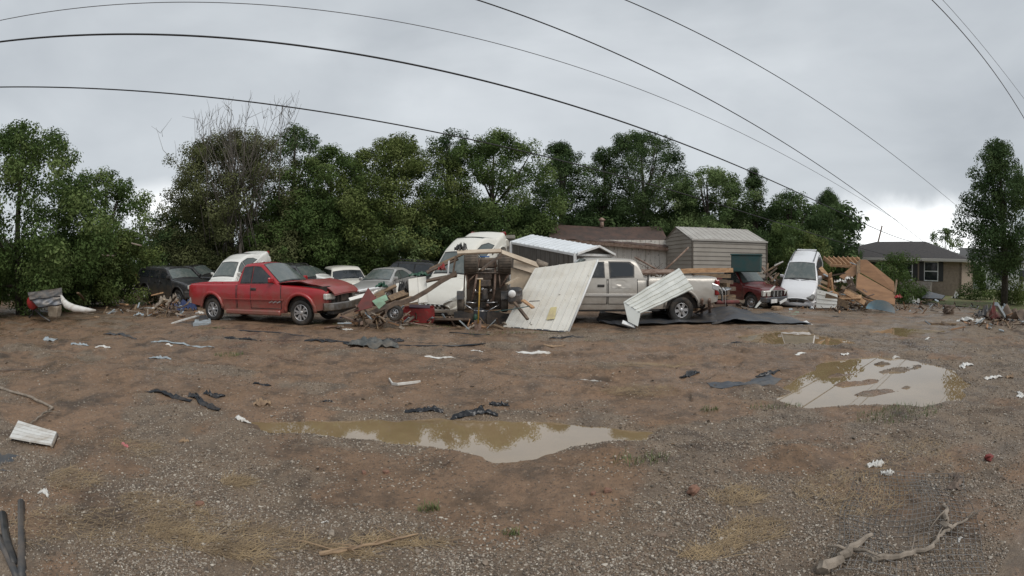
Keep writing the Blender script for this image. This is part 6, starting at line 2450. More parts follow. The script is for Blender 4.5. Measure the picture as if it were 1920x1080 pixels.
def red_barrel():
    c = D((62, 601))
    root = empty('pedestal_fan', c, (0, R(14), 0), 'red round drum head on a bent black stand at the far left', 'drum')
    mb = MB()
    mb.lathe([(.001, -.19), (.2, -.19), (.235, -.12), (.235, .12), (.2, .19), (.001, .19)], 20, Matrix.Translation((-.05, 0, .62)) @ Matrix.Rotation(.5, 4, 'Z'))
    mb.build('drum', M['red'], root)
    mb = MB()
    mb.tube([(0, 0, .42), (-.05, 0, .2), (-.3, 0, .03)], .04, 6)
    mb.build('stand', M['black'], root)
    mb = MB()
    mb.tube([(.1, 0, .42), (.5, .1, .28), (.9, .2, .22)], .035, 6)
    mb.build('arm', M['sheet'], root)
red_barrel()
plate('tailgate', 'black truck tailgate panel lying against the dark bushes at the far left', [(52, 550, 18.6), (116, 541, 18.6), (117, 556, 18.4), (56, 563, 18.4)], .08, 'rubber', 'tailgate', bumps=.02)
plate('tailgate', 'dark grey panel slumped under the black tailgate panel', [(60, 564, 18.4), (117, 557, 18.3), (118, 571, 18.1), (72, 577, 18.1)], .06, 'sheet', 'panel', bumps=.03)
lump('plastic_tub', 'cream plastic tub tipped beside the red drum at the far left', 102, 593, (.5, .45, .62), 'cream', 'tub', rot=(.2, .3, .4), rough=.08)
def tusk():
    pts = [P(115, 560, 18.0), P(119, 570, 17.9), P(126, 578, 17.7), P(140, 584, 17.5), P(160, 587, 17.4), P(180, 588, 17.4)]
    c = pts[0]
    mb = MB()
    mb.tube([p - c + Vector((0, 0, .1)) for p in pts], [.04, .10, .13, .12, .09, .03], 8)
    o = mb.build('gutter_piece', M['paper'], label='pinkish white curved gutter piece swept along the ground at the far left', cat='gutter')
    o.location = c
tusk()
for a_, b_, lab in (((185, 478, 20.6), (214, 480, 20.4), 'thin white branch end showing in the left bushes'), ((246, 456, 20.2), (266, 461, 20.2), 'short bright branch end in the yellowish shrub')):
    rod('branch', lab, [a_, b_], .03, 'stick', 'branch')

# --- between the silver pickup, maroon pickup and minivan ---------------------------------------------------------------------
plank('beam', 'long orange timber beam lying behind the silver pickup bed', (1272, 509, 17.0), (1372, 504, 18.4), .16, .16, 'woodnew', 'beam')
plank('beam', 'second brown timber beam below the long orange beam', (1300, 517, 17.2), (1368, 516, 18.2), .14, .14, 'wood', 'beam')
plank('beam', 'short brown beam end under the second timber beam', (1330, 526, 17.4), (1372, 528, 18.4), .14, .14, 'wooddark', 'beam')
rod('rusty_bar', 'rusty bar rising to the right in front of the tan metal shed', [(1238, 513, 14.6), (1262, 492, 14.8), (1291, 464, 15.2)], .028, 'rust', 'bar')
rod('rusty_bar', 'rusty bar falling from the silver cab roof to the bed', [(1190, 482, 14.8), (1215, 496, 14.7), (1242, 512, 14.6)], .028, 'rust', 'bar')
def brush():
    c = P(1215, 520, 15.3)
    root = empty('brush_pile', c, (0, 0, 0), 'pile of dark twigs and sticks in the bed of the silver pickup', 'brush pile')
    mb = MB()
    for k in range(70):
        a = Vector((rng.normal(0, .45), rng.normal(0, .25), rng.uniform(-.25, .1)))
        d = Vector((rng.normal(0, .35), rng.normal(0, .2), abs(rng.normal(.1, .22))))
        mb.tube([a, a + d * .5 + Vector((0, 0, .05)), a + d], [.016, .010, .005], 4)
    mb.build('twigs', M['wooddark'], root)
brush()
plate('board', 'rusty boards piled in the silver pickup bed under the twigs', [(1195, 508, 14.6), (1262, 508, 14.6), (1270, 514, 14.3), (1198, 515, 14.3)], .05, 'rust', 'board')
def tote():
    c = P(1400, 510, 20.2)
    root = empty('storage_tote', c, (0, 0, R(-32)), 'big teal plastic tote sitting on the roof of the maroon pickup', 'tote')
    k = 20.2 * 1.05 / 960
    w_, h_ = 56 * k, 30 * k
    mb = MB()
    mb.box((0, 0, h_ / 2), (w_, .8, h_), ch=.04, taper=1.0)
    mb.build('tub', M['teal'], root)
    mb = MB()
    mb.box((0, 0, h_ + .02), (w_ + .06, .86, .07), ch=.02)
    mb.build('lid', M['teal'], root)
tote()
for i, (p, q, w_, t_, m_, lab) in enumerate([
        ((1432, 512, 21.5), (1462, 494, 21.8), .14, .05, 'wood', 'brown plank behind the maroon pickup pointing at the minivan'),
        ((1436, 520, 21.4), (1456, 502, 21.6), .12, .05, 'wooddark', 'dark plank behind the maroon pickup hood'),
        ((1428, 500, 22.0), (1448, 524, 21.4), .12, .05, 'rust', 'reddish plank slanting down behind the maroon pickup windscreen'),
        ((1440, 494, 22.0), (1436, 524, 21.5), .08, .05, 'wood', 'upright brown stick behind the maroon pickup'),
        ((1452, 498, 21.6), (1468, 490, 21.7), .06, .05, 'paper', 'white pole end sticking out left of the minivan roof'),
        ((1446, 528, 21.2), (1460, 512, 21.4), .10, .05, 'wood', 'short plank leaning towards the minivan mirror'),
        ]):
    plank('plank', lab, p, q, w_, t_, m_)
crumple('scrap', 'brown splintered wood heap between the maroon pickup and the minivan', 1448, 548, 1.4, .8, 1.5, 'wooddark', 'rubbish heap', dist=22.0, seed=14, up=-.3)
def leaf_panel():
    a, b = P(1417, 577, 19.2), P(1453, 536, 19.6)
    c = a
    d = b - a
    s = Vector((1, .1, .12)).normalized() * .13
    mb = MB()
    def fn(u, v, o=0):
        w_ = math.sin(math.pi * min(1, u * .92 + .06)) ** .7
        return tuple(d * u + s * (2 * v - 1) * w_ * 1.0 + Vector((0, o - .06 * math.sin(math.pi * v), 0)))
    mb.grid(fn, 14, 5)
    mb.grid(lambda u, v: fn(u, v, .03), 14, 5, flip=True)
    o = mb.build('fender_panel', M['panelg'], label='pale leaf shaped fender panel standing between the maroon pickup and minivan', cat='fender')
    o.location = c
leaf_panel()
for p, q, r_, m_, lab in (((1316, 590), (1316, 562, 13.6), .05, 'rust', 'left of two rusty jack posts under the silver pickup tail'), ((1331, 589), (1330, 562, 13.8), .05, 'rust', 'right of two rusty jack posts under the silver pickup tail'),
                          ((1342, 567, 14.6), (1384, 566, 15.6), .06, 'maroon', 'dark red pipe lying behind the silver pickup tail'), ((1300, 588), (1335, 575, 13.9), .04, 'rust', 'rusty bar slanting behind the silver pickup rear wheel')):
    rod('steel_post', lab, [p, q], r_, m_, 'post')
def hanging():
    c = P(1352, 540, 13.9)
    root = empty('torn_bumper', c, (0, 0, 0), 'silver bumper corner and wires hanging off the silver pickup tail', 'bumper')
    mb = MB()
    band(mb, [(-.28, 0, .05), (-.1, 0, -.0), (.05, .05, -.12), (.10, .15, -.3)], .16, 0, .05)
    mb.build('bumper_corner', M['chrome'], root)
    for k in range(5):
        mb = MB()
        mb.tube([(-.1 + k * .05, 0, .02), (-.02 + k * .05, -.03, -.1), (.02 + k * .04, -.03, -.36 - .04 * k)], .010, 5)
        mb.build('wire', M['paper'] if k % 2 else M['black'], root)
hanging()
plate('metal_ellipse', 'silver oval metal piece behind the torn bumper corner', [(1348, 541, 14.8), (1362, 538, 15.2), (1370, 542, 15.4), (1358, 546, 15.0)], .04, 'chrome', 'metal part')
crumple('foam', 'yellowish foam scraps on the ground below the maroon pickup front', 1391, 572, .8, .3, .16, 'cream', 'foam', seed=15)
crumple('scrap', 'white and yellow scraps on the ground behind the silver pickup wheel', 1235, 584, .9, .35, .10, 'paper', 'scrap', seed=16)
plate('sign_board', 'flat red board on the mud behind the silver pickup rear wheel', [(1296, 602), (1330, 600), (1328, 595), (1300, 596)], .04, 'red', 'board')
plate('board', 'small green board lying in front of the minivan bumper', [(1478, 589), (1499, 590), (1498, 584), (1479, 584)], .06, 'green', 'board')
lump('box', 'low brown cardboard box at the minivan front left corner', 1457, 581, (.42, .3, .16), 'card', 'box', rough=.05)
crumple('bumper_scrap', 'silver foil scrap under the right front corner of the minivan', 1524, 579, .34, .2, .18, 'chrome', 'scrap', seed=17)
for i, (px, py, s, m_, lab) in enumerate([(1426, 578, .2, 'paper', 'white scrap left of the minivan front'), (1435, 595, .25, 'paper', 'white sliver on the mud in front of the minivan'), (1448, 592, .2, 'black', 'dark scrap on the mud in front of the minivan'),
                                         (1566, 594, .22, 'black', 'dark scrap right of the minivan on the wet mud'), (1140, 594, .25, 'red', 'red scrap under the silver pickup doors'), (1370, 606, .3, 'wooddark', 'dark stick tangle at the foot of the arched sheet')]):
    crumple('scrap', lab, px, py, s, s * .5, .05, m_, 'scrap', seed=60 + i)

# --- wrecked timber building on the right ------------------------------------------------------------------------------------
def wrecked_shed():
    def pp(pts, name, mat, t, root_c, root):
        q = [D(p) - root_c for p in pts]
        n = (q[1] - q[0]).cross(q[2] - q[0]).normalized()
        mb = MB()
        mb.prism(q, n * -t)
        mb.build(name, M[mat], root)
    c = D((1640, 574))
    root = empty('collapsed_roof', c, (0, 0, 0), 'collapsed timber roof section, orange plywood panels folded against bare rafters', 'collapsed roof')
    pp([(1608, 513, 21.6), (1678, 552, 21.6), (1677, 573, 21.2), (1630, 560, 21.0), (1604, 541, 21.0)], 'plywood_panel', 'ply', .06, c, root)
    pp([(1612, 487, 22.2), (1625, 487, 22.2), (1676, 528, 22.4), (1679, 549, 22.2), (1612, 510, 21.9)], 'plywood_panel', 'ply', .06, c, root)
    pp([(1574, 520, 21.8), (1603, 497, 22.2), (1612, 511, 21.8), (1588, 529, 21.4)], 'plywood_panel', 'ply', .05, c, root)
    pp([(1606, 492, 22.0), (1612, 487, 22.15), (1612, 512, 21.85), (1604, 540, 21.0)], 'plywood_edge', 'wood', .06, c, root)
    # jack rafters standing in a row under a top plate
    for i in range(8):
        f = i / 7
        a = P(1545 + 62 * f, 484 + 1 * f, 23.5)
        b = P(1560 + 62 * f, 497 + 4 * f, 22.6)
        mb = MB()
        band(mb, [a - c, b - c], .20, 0, .05)
        mb.build('rafter', M['woodnew'], root)
    for (p, q) in (((1543, 486, 23.6), (1612, 485, 23.6)), ((1556, 497, 22.6), (1622, 502, 22.5))):
        mb = MB()
        band(mb, [D(p) - c, D(q) - c], .12, 0, .06)
        mb.build('top_plate', M['woodnew'], root)
    mb = MB()
    band(mb, [P(1678, 550, 21.5) - c, P(1681, 527, 22.0) - c], .12, 0, .08)
    mb.build('edge_rafter', M['wood'], root)
    mb = MB()
    band(mb, [P(1604, 541, 20.95) - c, P(1634, 561, 20.9) - c, P(1676, 573, 21.1) - c], .09, 0, .07)
    mb.build('eave_board', M['wood'], root)
wrecked_shed()
LUM = [((1552, 545), (1600, 566), 20.6), ((1540, 528), (1568, 540), 21.2), ((1555, 540), (1556, 512), 21.0), ((1562, 547), (1558, 522), 20.8), ((1545, 520), (1585, 511), 21.6),
       ((1560, 560), (1615, 556), 20.4), ((1578, 538), (1618, 560), 20.5), ((1530, 510), (1560, 525), 21.8), ((1535, 535), (1575, 552), 20.9), ((1570, 555), (1596, 532), 20.6),
       ((1584, 546), (1622, 568), 20.3), ((1548, 556), (1590, 572), 20.0), ((1610, 557), (1650, 569), 20.4), ((1538, 502), (1552, 520), 22.0), ((1590, 520), (1602, 548), 20.9)]
WORDS = ['lowest plank of the lumber jumble, sloping down to the right', 'short plank left of the lumber jumble beside the minivan', 'upright stud standing in the lumber jumble', 'second upright stud beside the first in the jumble',
         'plank under the bare rafters pointing right', 'long flat plank at the bottom of the lumber jumble', 'plank sloping under the folded plywood edge', 'plank tucked behind the minivan flank', 'long orange plank across the middle of the jumble',
         'plank rising to the right in front of the small plywood panel', 'broken plank end below the folded plywood', 'muddy plank at the front of the jumble on the ground', 'plank under the big plywood panel near the blue dish',
         'plank leaning at the left end of the bare rafters', 'steep plank against the left edge of the big plywood panel']
for i, ((a, b, d), lab) in enumerate(zip(LUM, WORDS)):
    plank('plank', lab, (*a, d), (*b, d - .3), .16 + .05 * (i % 3), .05, ('woodnew', 'wood', 'ply', 'woodnew', 'wooddark')[i % 5], 'plank', 'planks in the lumber jumble', roll=.5 * (i % 4))
crumple('insulation', 'white torn insulation caught high in the lumber jumble', 1580, 531, .8, .3, .25, 'paper', 'insulation', dist=20.9, seed=18, yaw=-.4)
crumple('insulation', 'white torn strip below the small plywood panel', 1592, 524, .55, .25, .2, 'paper', 'insulation', dist=20.8, seed=19, yaw=.5)
plank('flashing', 'pale strip of flashing lying on the bare rafters', (1594, 492, 22.3), (1612, 499, 22.2), .2, .03, 'greyblue', 'flashing')
plank('flashing', 'pale strip of flashing left in the lumber jumble', (1544, 514, 21.4), (1560, 522, 21.2), .16, .03, 'greyblue', 'flashing')
def siding_piece():
    c = D((1551, 577))
    root = empty('siding_panel', c, (0, 0, 0), 'broken whitish lap siding panel leaning beside the minivan', 'siding')
    a, b, e, d = (P(1531, 542, 20.2) - c, P(1570, 552, 19.9) - c, P(1568, 577, 19.7) - c, P(1530, 577, 20.0) - c)
    mb = MB()
    for i in range(4):
        u0, u1 = i / 4, (i + 1) / 4
        p = [a.lerp(d, u0), b.lerp(e, u0), b.lerp(e, u1) + Vector((0, -.04, 0)), a.lerp(d, u1) + Vector((0, -.04, 0))]
        mb.prism(p, (0, .03, 0))
    mb.build('siding', M['panelw'], root)
siding_piece()
def dish():
    c = P(1650, 575, 20.0)
    c.z = .06
    mb = MB()
    def fn(u, v, o=1.0):
        th = math.pi * u
        ph = v
        return (-.62 * math.cos(th) * (.25 + .75 * ph) * o, -.28 * ph * o - .02 * (1 - o), .40 * math.sin(th) * ph ** .8 * o + .0)
    mb.grid(fn, 18, 8)
    mb.grid(lambda u, v: fn(u, v, .94), 18, 8, flip=True)
    o = mb.build('boat_hull', M['skyblue'], label='pale blue and white rounded shell lying before the plywood', cat='shell')
    o.location = c
    o.rotation_euler = (0, R(6), R(-38))
dish()
crumple('mattress', 'white lumpy cushion on the grass right of the plywood', 1710, 569, 1.0, .5, .42, 'paper', 'cushion', seed=21, torn=.1, yaw=-.6)
crumple('scrap', 'red and white scrap right of the collapsed roof', 1684, 559, .5, .3, .25, 'red', 'scrap', dist=21.6, seed=22)
plate('board', 'dark slanted board in front of the house steps', [(1740, 548, 27), (1772, 556, 26), (1766, 562, 25), (1728, 560, 26)], .05, 'sheet', 'board')
crumple('scrap', 'white rag on the lawn in front of the house corner', 1792, 560, .9, .5, .6, 'paper', 'rag', seed=23)
crumple('brush', 'brown brush heap on the lawn before the leafy bush', 1712, 562, 3.0, .8, .7, 'wooddark', 'brush heap', seed=24)
crumple('brush', 'low twig heap on the grass before the house', 1750, 566, 1.6, .6, .4, 'wood', 'brush heap', seed=25)
# right edge
crumple('cushion', 'dark red cloth heaped among debris at the right edge', 1862, 602, .5, .3, .8, 'maroon', 'cloth', seed=31)
plank('pipe', 'pale pipe leaning against the dark red cloth', (1886, 600), (1868, 566, 17.0), .12, .1, 'greyblue', 'pipe')
crumple('scrap', 'long white torn board on the mud left of the dark red cloth', 1822, 604, 1.1, .3, .2, 'paper', 'scrap', seed=26, yaw=-.9)
crumple('scrap', 'black tangle behind the white torn board at the right', 1846, 596, .9, .6, .5, 'rubber', 'rubbish heap', seed=27)
lump('clod', 'brown clod of roots on the mud left of the debris at the right edge', 1778, 588, (.5, .4, .36), 'wooddark', 'root clod', rough=.3)
crumple('brush', 'brown brush and timber heap at the right edge', 1905, 600, 2.6, 1.0, .8, 'wooddark', 'brush heap', seed=28, yaw=-.8)
plank('plank', 'thin brown plank on the mud in front of the right edge debris', (1744, 607), (1790, 606), .25, .05, 'wood')
crumple('scrap', 'grey scrap by the brown brush heap at the right edge', 1884, 585, .8, .5, .5, 'greyblue', 'scrap', seed=29)

# --- scraps lying about the yard -----------------------------------------------------------------------------------------------
GP = 'black plastic scraps on the mud'
for i, (px, py, lx, ly, h, yaw, m_, lab) in enumerate([
        (700, 650, .95, .50, .26, .25, 'tarp', 'grey green crumpled tarp lying in the middle of the yard'),
        (735, 640, .50, .22, .10, .1, 'poly', 'black plastic bunched at the right end of the grey green tarp'),
        (665, 645, .50, .08, .05, .05, 'poly', 'black strip at the left end of the grey green tarp'),
        (796, 779, .40, .09, .075, -.02, 'poly', 'flat black plastic scrap at the far edge of the long puddle, left one'),
        (890, 776, .48, .10, .11, .12, 'poly', 'curled black plastic scrap at the far edge of the long puddle, right one'),
        (935, 762, .22, .10, .08, .3, 'poly', 'small black fringe behind the curled black scrap'),
        (318, 744, .85, .10, .08, -.10, 'poly', 'thin black plastic strip left of the long puddle'),
        (382, 757, .75, .12, .10, -.40, 'poly', 'curled black plastic strip ending left of the long puddle'),
        (402, 742, .30, .10, .09, .1, 'poly', 'small black plastic hook above the curled strip'),
        (491, 722, .28, .05, .04, .0, 'poly', 'tiny black plastic strip in the mud above the long puddle'),
        (614, 753, .14, .04, .03, .0, 'poly', 'black chip above the left end of the long puddle'),
        (455, 637, .95, .10, .07, .05, 'poly', 'black shredded plastic in front of the red pickup rear wheel'),
        (600, 637, .75, .12, .08, -.05, 'poly', 'black shredded plastic in front of the red pickup front wheel'),
        (1063, 634, .75, .05, .05, .06, 'poly', 'black strip in front of the white ribbed panel'),
        (1400, 718, 1.25, .55, .03, .35, 'sheet', 'flattened dark sheeting beside the wide puddle'),
        (1440, 701, .55, .10, .07, .3, 'poly', 'rolled black edge on the flattened dark sheeting'),
        (1292, 705, .40, .14, .10, .4, 'poly', 'small black bag scrap left of the flattened dark sheeting'),
        (1380, 643, .3, .06, .05, .2, 'poly', 'black chip near the small puddle'),
        (225, 628, 1.5, .16, .08, -.1, 'sheet', 'dull grey strip of sheeting on the mud at the left'),
        (340, 647, 1.7, .08, .05, .03, 'greyblue', 'long pale grey strip on the mud at the left'),
        ]):
    crumple('plastic_scrap', lab, px, py, lx, ly, h, m_, 'plastic scrap', GP if m_ == 'poly' else None, yaw=yaw, seed=70 + i)
for i, (px, py, lx, ly, h, yaw, m_, lab) in enumerate([
        (95, 636, .75, .28, .08, -.3, 'greyblue', 'pale blue grey scrap on the mud at the left edge'),
        (150, 645, .5, .2, .06, .1, 'greyblue', 'small pale scrap right of the blue grey one at the left edge'),
        (195, 652, .5, .12, .05, .0, 'paper', 'white sliver in the line of scraps at the left'),
        (300, 672, .55, .1, .05, .1, 'greyblue', 'grey scrap on the mud below the long pale strip'),
        (318, 649, .22, .08, .04, .0, 'paper', 'white crumb on the long pale grey strip'),
        (455, 789, .22, .10, .06, -.1, 'paper', 'white and tan scrap at the left tip of the long puddle'),
        (492, 757, .20, .12, .10, .3, 'card', 'crumpled tan cardboard left of the tiny black strip'),
        (235, 836, .12, .05, .04, -.5, 'pink', 'bright pink scrap on the gravel at the left'),
        (346, 829, .10, .06, .05, .2, 'card', 'tan chip on the mud near the pink scrap'),
        (83, 927, .12, .08, .05, .2, 'paper', 'white plastic scrap on the straw at the lower left'),
        (1109, 712, .30, .03, .025, -.45, 'paper', 'white straight sliver on the mud in the middle'),
        (1640, 873, .16, .10, .08, .2, 'paper', 'crumpled white paper on the wire mesh, upper one'),
        (1664, 888, .13, .08, .06, -.3, 'paper', 'crumpled white paper on the wire mesh, lower one'),
        (1584, 665, .28, .14, .05, .2, 'paper', 'white scrap behind the wide puddle'),
        (1500, 664, .30, .18, .03, .1, 'paper', 'flat pale scrap left of the white scrap behind the wide puddle'),
        (1680, 665, .18, .1, .05, .0, 'paper', 'small white scrap behind the right half of the wide puddle'),
        (1812, 686, .4, .2, .08, .3, 'paper', 'white scrap beyond the right end of the wide puddle'),
        (1862, 709, .45, .2, .07, .1, 'paper', 'torn white paper at the right edge of the yard'),
        (1893, 708, .2, .12, .08, .0, 'card', 'reddish brown scrap beside the torn white paper'),
        (1912, 741, .3, .16, .06, .3, 'paper', 'bright white card at the right border'),
        (1740, 636, .35, .15, .05, .2, 'paper', 'white scrap on the wet drive at the right'),
        (1800, 1012, .06, .03, .02, .2, 'paper', 'small white chip near the fallen branch'),
        (1740, 636, .01, .01, .01, .2, 'paper', None),
        (825, 672, .5, .12, .03, .0, 'paper', 'pale streak of shredded paper in the middle of the yard, left one'),
        (1000, 667, .6, .14, .03, .0, 'paper', 'pale streak of shredded paper in the middle of the yard, right one'),
        (1040, 651, .45, .10, .04, .1, 'card', 'tan sliver in front of the black strip'),
        (895, 664, .22, .06, .03, .0, 'paper', 'small white sliver between the two pale streaks'),
        (610, 980, .05, .03, .02, .3, 'paper', 'white chip on the gravel at the bottom'),
        ]):
    if lab:
        crumple('scrap', lab, px, py, lx, ly, h, m_, 'scrap', yaw=yaw, seed=110 + i, torn=.45)
def bent_strip():
    q = [D((730, 714)), D((736, 723)), D((745, 724)), D((788, 719))]
    mb = MB()
    band(mb, [v - q[0] + Vector((0, 0, .025)) for v in q], .035, 0, .02)
    o = mb.build('bent_strip', M['paper'], label='white bent plastic strip on the mud above the long puddle', cat='scrap')
    o.location = q[0]
bent_strip()
rod('hose', 'long thin black hose lying across the yard before the red pickup', [(400, 615), (450, 620), (520, 624), (580, 632), (640, 641), (700, 646), (780, 649), (850, 649), (910, 645)], .022, 'poly', 'hose')
lump('brick', 'broken reddish brown brick on the gravel at the lower right', 1298, 925, (.085, .065, .07), 'brick', 'brick', rot=(.2, .1, .5))
lump('brick', 'red broken brick lying at the right edge of the yard', 1853, 862, (.12, .08, .055), 'brickred', 'brick', rot=(0, .2, .3))
for i, (px, py, s, lab) in enumerate([(1140, 922, .06, 'red brick chip in the gravel, right one of a pair'), (1112, 927, .05, 'red brick chip in the gravel, left one of a pair'), (683, 888, .05, 'red brick chip near the foot of the long puddle, left'), (724, 887, .055, 'red brick chip near the foot of the long puddle, right'),
                                     (375, 948, .07, 'reddish stone on the gravel at the lower left'), (622, 1003, .06, 'tan stone near the dead branch'), (1535, 724, .05, 'dark stone near the rim of the wide puddle'), (1775, 735, .09, 'dark stone in the right end of the wide puddle')]):
    lump('stone', lab, px, py, (s * .9, s * .6, s * .5), 'brick' if 'red' in lab else 'stick', 'stone', rot=(0, 0, i))
def pallet():
    q = [D((20, 828)), D((98, 842)), D((108, 818)), D((36, 796))]
    c = sum(q, Vector()) / 4
    root = empty('slatted_board', c, (0, 0, 0), 'white slatted vent board lying on the gravel at the left', 'slatted board')
    q = [v - c + Vector((0, 0, .03)) for v in q]
    mb = MB()
    for i in range(5):
        u0, u1 = i / 5 + .015, (i + 1) / 5 - .015
        mb.prism([q[0].lerp(q[3], u0), q[1].lerp(q[2], u0), q[1].lerp(q[2], u1), q[0].lerp(q[3], u1)], (0, 0, .018))
    mb.build('slats', M['paper'], root)
    mb = MB()
    for a, b in ((q[0], q[3]), (q[1], q[2])):
        mb.tube([a + Vector((0, 0, -.01)), b + Vector((0, 0, -.01))], .016, 5)
    mb.tube([q[0].lerp(q[1], .5) + Vector((0, 0, -.01)), q[3].lerp(q[2], .5) + Vector((0, 0, -.01))], .014, 5)
    mb.build('crosspiece', M['stick'], root)
pallet()
def branch(label, px_pts, r0, twigs, mat='stick', cat='branch'):
    q = [D(p) + Vector((0, 0, .02)) for p in px_pts]
    c = q[0]
    root = empty('branch', c, (0, 0, 0), label, cat)
    mb = MB()
    raw = [v - c for v in q]
    pts = []
    for a, b in zip(raw[:-1], raw[1:]):
        for k in range(5):
            j = .35 * r0 if pts else 0
            pts.append(a.lerp(b, k / 5) + Vector((rng.normal(0, j), rng.normal(0, j), abs(rng.normal(0, j * .6)))))
    pts.append(raw[-1])
    n = len(pts)
    mb.tube(pts, [r0 * (1 - .7 * i / (n - 1)) * rng.uniform(.82, 1.18) for i in range(n)], 7, smooth=False)
    mb.build('stem', M[mat], root)
    for k in range(twigs):
        mb = MB()
        f = rng.uniform(.2, .95) * (n - 1)
        i = int(f)
        a = pts[i].lerp(pts[min(i + 1, n - 1)], f - i)
        d = Vector((rng.normal(0, .16), rng.normal(0, .10), abs(rng.normal(.02, .02))))
        mb.tube([a, a + d * .5 + Vector((0, 0, .02)), a + d], [r0 * .35, r0 * .22, r0 * .1], 5)
        mb.build('twig', M[mat], root)
branch('brown stick bent like an elbow on the mud at the left edge', [(-10, 728), (50, 745), (101, 768), (78, 783), (58, 798)], .022, 3)
branch('dry tan branch lying on the gravel at the bottom', [(600, 1044), (660, 1035), (720, 1022), (785, 1006)], .014, 9, 'card')
branch('short dark stick in the mud below the long puddle', [(833, 876), (842, 870), (852, 862)], .008, 2, 'wooddark')
branch('pale forked branch lying across the wire mesh at the lower right', [(1630, 1056), (1680, 1048), (1740, 1036), (1760, 1010), (1800, 985), (1832, 968)], .022, 4)
branch('thick pale broken branch standing up from the wire mesh', [(1775, 1000), (1772, 975), (1770, 950)], .032, 2)
branch('thick grey fallen post at the bottom right corner', [(1540, 1078), (1585, 1045), (1632, 1008)], .045, 3)
rod('pipe', 'dark grey pipe standing at the lower left corner', [(42, 1085), (41, 1010), (40, 942)], .032, 'rubber', 'pipe')
rod('pipe', 'second dark pipe slanting out of the lower left corner', [(34, 1085), (16, 1045), (-4, 1005)], .030, 'rubber', 'pipe')
rod('pipe', 'black pipe end behind the two dark pipes in the lower left corner', [(28, 1060), (12, 1010), (6, 965)], .034, 'black', 'pipe')
plate('board', 'dark grey board on the ground at the left edge', [(-15, 880), (22, 884), (44, 856), (0, 846)], .03, 'sheet', 'board')
plank('plank', 'brown muddy plank along the left edge', (-20, 696), (100, 690), .10, .03, 'wooddark')
def wire_mesh():
    q = [D((1545, 1078)), D((1850, 1078)), D((1800, 890)), D((1600, 885))]
    c = sum(q, Vector()) / 4
    root = empty('wire_fence', c, (0, 0, 0), 'flattened rusty wire mesh fence lying on the gravel at the lower right', 'wire fence')
    mb = MB()
    def pos(u, v):
        p = q[0].lerp(q[1], u).lerp(q[3].lerp(q[2], u), v)
        return Vector((p.x - c.x + .03 * math.sin(v * 9 + u * 4), p.y - c.y + .02 * math.sin(u * 11), gz(p.x, p.y) - c.z + .014 + .014 * math.sin(u * 8 + v * 5)))
    for i in range(27):
        mb.tube([pos(i / 26, j / 10) for j in range(11)], .0022, 4)
    for j in range(22):
        mb.tube([pos(i / 10, j / 21) for i in range(11)], .0022, 4)
    mb.build('mesh', M['wire_mesh'], root)
wire_mesh()
crumple('root_mat', 'dark matted clump of roots beside the wire mesh at the right', 1790, 905, .34, .16, .05, 'wooddark', 'root mat', yaw=.9, seed=33)

def splinters(name, label, spots, mats, kind='stuff'):
    """small broken sticks and chips heaped too thickly to count"""
    mb = MB()
    for px, py, d, rx, ry, rz, n in spots:
        c = P(px, py, d)
        for k in range(n):
            x, y = c.x + rng.normal(0, rx), c.y + rng.normal(0, ry)
            z = rng.uniform(0.02, max(.05, c.z + rz * rng.uniform(-.5, 1) - .5 * abs(x - c.x)))
            L_ = rng.uniform(.12, .55)
            a = rng.uniform(0, 6.28)
            e = rng.normal(0, .5)
            w_ = rng.uniform(.02, .09)
            mb.box((x, y, max(z, .02)), (L_, w_, rng.uniform(.012, .035)), (rng.normal(0, .5), e, a), mi=int(rng.integers(0, len(mats))))
    o = mb.build(name, [M[m] for m in mats], label=label, kind=kind)
splinters('splintered_wood', 'splintered wood and siding chips littering the wreck heaps', [
    (1575, 545, 21.0, 1.0, .6, .4, 110), (1620, 565, 20.6, .9, .4, .1, 70), (1445, 530, 21.8, .5, .4, .5, 90), (690, 585, 12.7, .4, .3, .2, 34), (735, 575, 12.9, .35, .3, .2, 22),
    (820, 592, 13.0, .5, .3, .02, 14), (315, 570, 18.2, .5, .5, .25, 55), (250, 570, 19.5, 1.2, .5, .05, 50), (1330, 535, 17.6, .9, .4, .2, 60), (905, 600, 12.1, .4, .2, .1, 12), (1740, 560, 23, 2.0, .8, .05, 80), (1880, 590, 18, 1.5, .6, .2, 80)],
    ['wood', 'ply', 'wooddark', 'wooddark', 'stick', 'rust', 'wood', 'greyblue'])
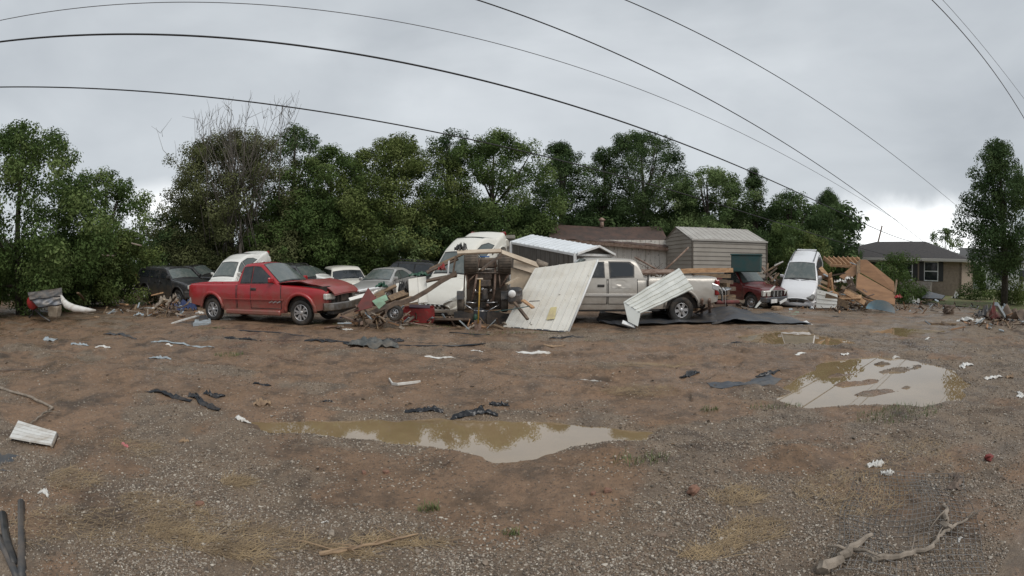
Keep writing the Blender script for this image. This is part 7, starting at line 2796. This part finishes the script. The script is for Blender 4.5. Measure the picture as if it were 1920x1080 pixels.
# what the raised tails rest on
bpy.context.view_layer.update()
for r_, who, x_ in RAISED:
    p_ = r_.matrix_world @ Vector((x_, 0, .22))
    rr_ = []
    root = empty('wreck_heap', (p_.x, p_.y, 0), (0, 0, rng.uniform(0, 3)), 'dark board heap under the raised tail of the ' + who, 'rubbish heap')
    mb = MB()
    for k in range(60):
        z = rng.uniform(.03, 1) * max(.2, p_.z - .05)
        q = .85 * (1 - .55 * z / p_.z)
        L_ = rng.uniform(.5, 1.3)
        mb.box((rng.normal(0, q * .45), rng.normal(0, q * .45), z), (L_, rng.uniform(.08, .3), rng.uniform(.03, .09)), (rng.normal(0, .25), rng.normal(0, .18), rng.uniform(0, 6.28)), mi=k % 3)
    mb.build('broken_boards', [M['wooddark'], M['rustdark'], M['dark']], root)
def timber_stack():
    a, b = P(1285, 512, 17.2), P(1366, 508, 18.3)
    root = empty('timber_stack', ((a.x + b.x) / 2, (a.y + b.y) / 2, 0), (0, 0, math.atan2(b.y - a.y, b.x - a.x)), 'stack of rough timbers under the long orange beam behind the silver pickup', 'timber stack')
    h = min(a.z, b.z) - .30
    k = 0
    z = .08
    while z < h:
        for s in (-1, 1):
            mb = MB()
            if k % 2:
                mb.box((0, s * .3, z), (2.0, .15, .14), (0, 0, .06 * s))
            else:
                mb.box((s * .6, 0, z), (.15, .9, .14), (0, 0, .05 * s))
            mb.build('timber', M['wooddark' if k % 3 else 'wood'], root)
        z += .142
        k += 1
timber_stack()
# fine litter: far too many flecks to count
def litter():
    n = 1500
    az = np.radians(rng.uniform(-62, 62, n))
    r = 3.5 * np.exp(rng.uniform(0, 1, n) * math.log(18 / 3.5))
    x, y = r * np.sin(az), r * np.cos(az)
    cl = fbm(x * .5, y * .9, 131, 3)
    k = rng.uniform(0, 1, n) < np.clip(.35 + 1.6 * cl, .05, 1)
    x, y, r = x[k], y[k], r[k]
    z = gheight(x, y)
    k = z > WATER_Z + .008
    x, y, r, z = x[k], y[k], r[k], z[k]
    n = len(x)
    s = rng.uniform(.008, .035, n) * (.6 + .05 * r)
    th = rng.uniform(0, 6.28, n)
    V = []
    for i, (a, b) in enumerate(((-1, -.45), (1, -.3), (.8, .5), (-.7, .35))):
        px = (a * np.cos(th) - b * np.sin(th)) * s
        py = (a * np.sin(th) + b * np.cos(th)) * s
        V.append(np.stack([x + px, y + py, np.maximum(z, WATER_Z) + .008 + .5 * s * (i % 2)], -1))
    V = np.stack(V, 1).reshape(-1, 3)
    m = leafmat('litter', (.05, .04, .03), (.22, .16, .11), (.46, .42, .37))
    o = np_mesh('litter', V, np.arange(n * 4).reshape(-1, 4), m, False, np.repeat(rng.uniform(0, 1, n), 4))
    tag(o, 'tiny flecks of paper, bark and plastic strewn over the mud', None, None, 'stuff')
litter()
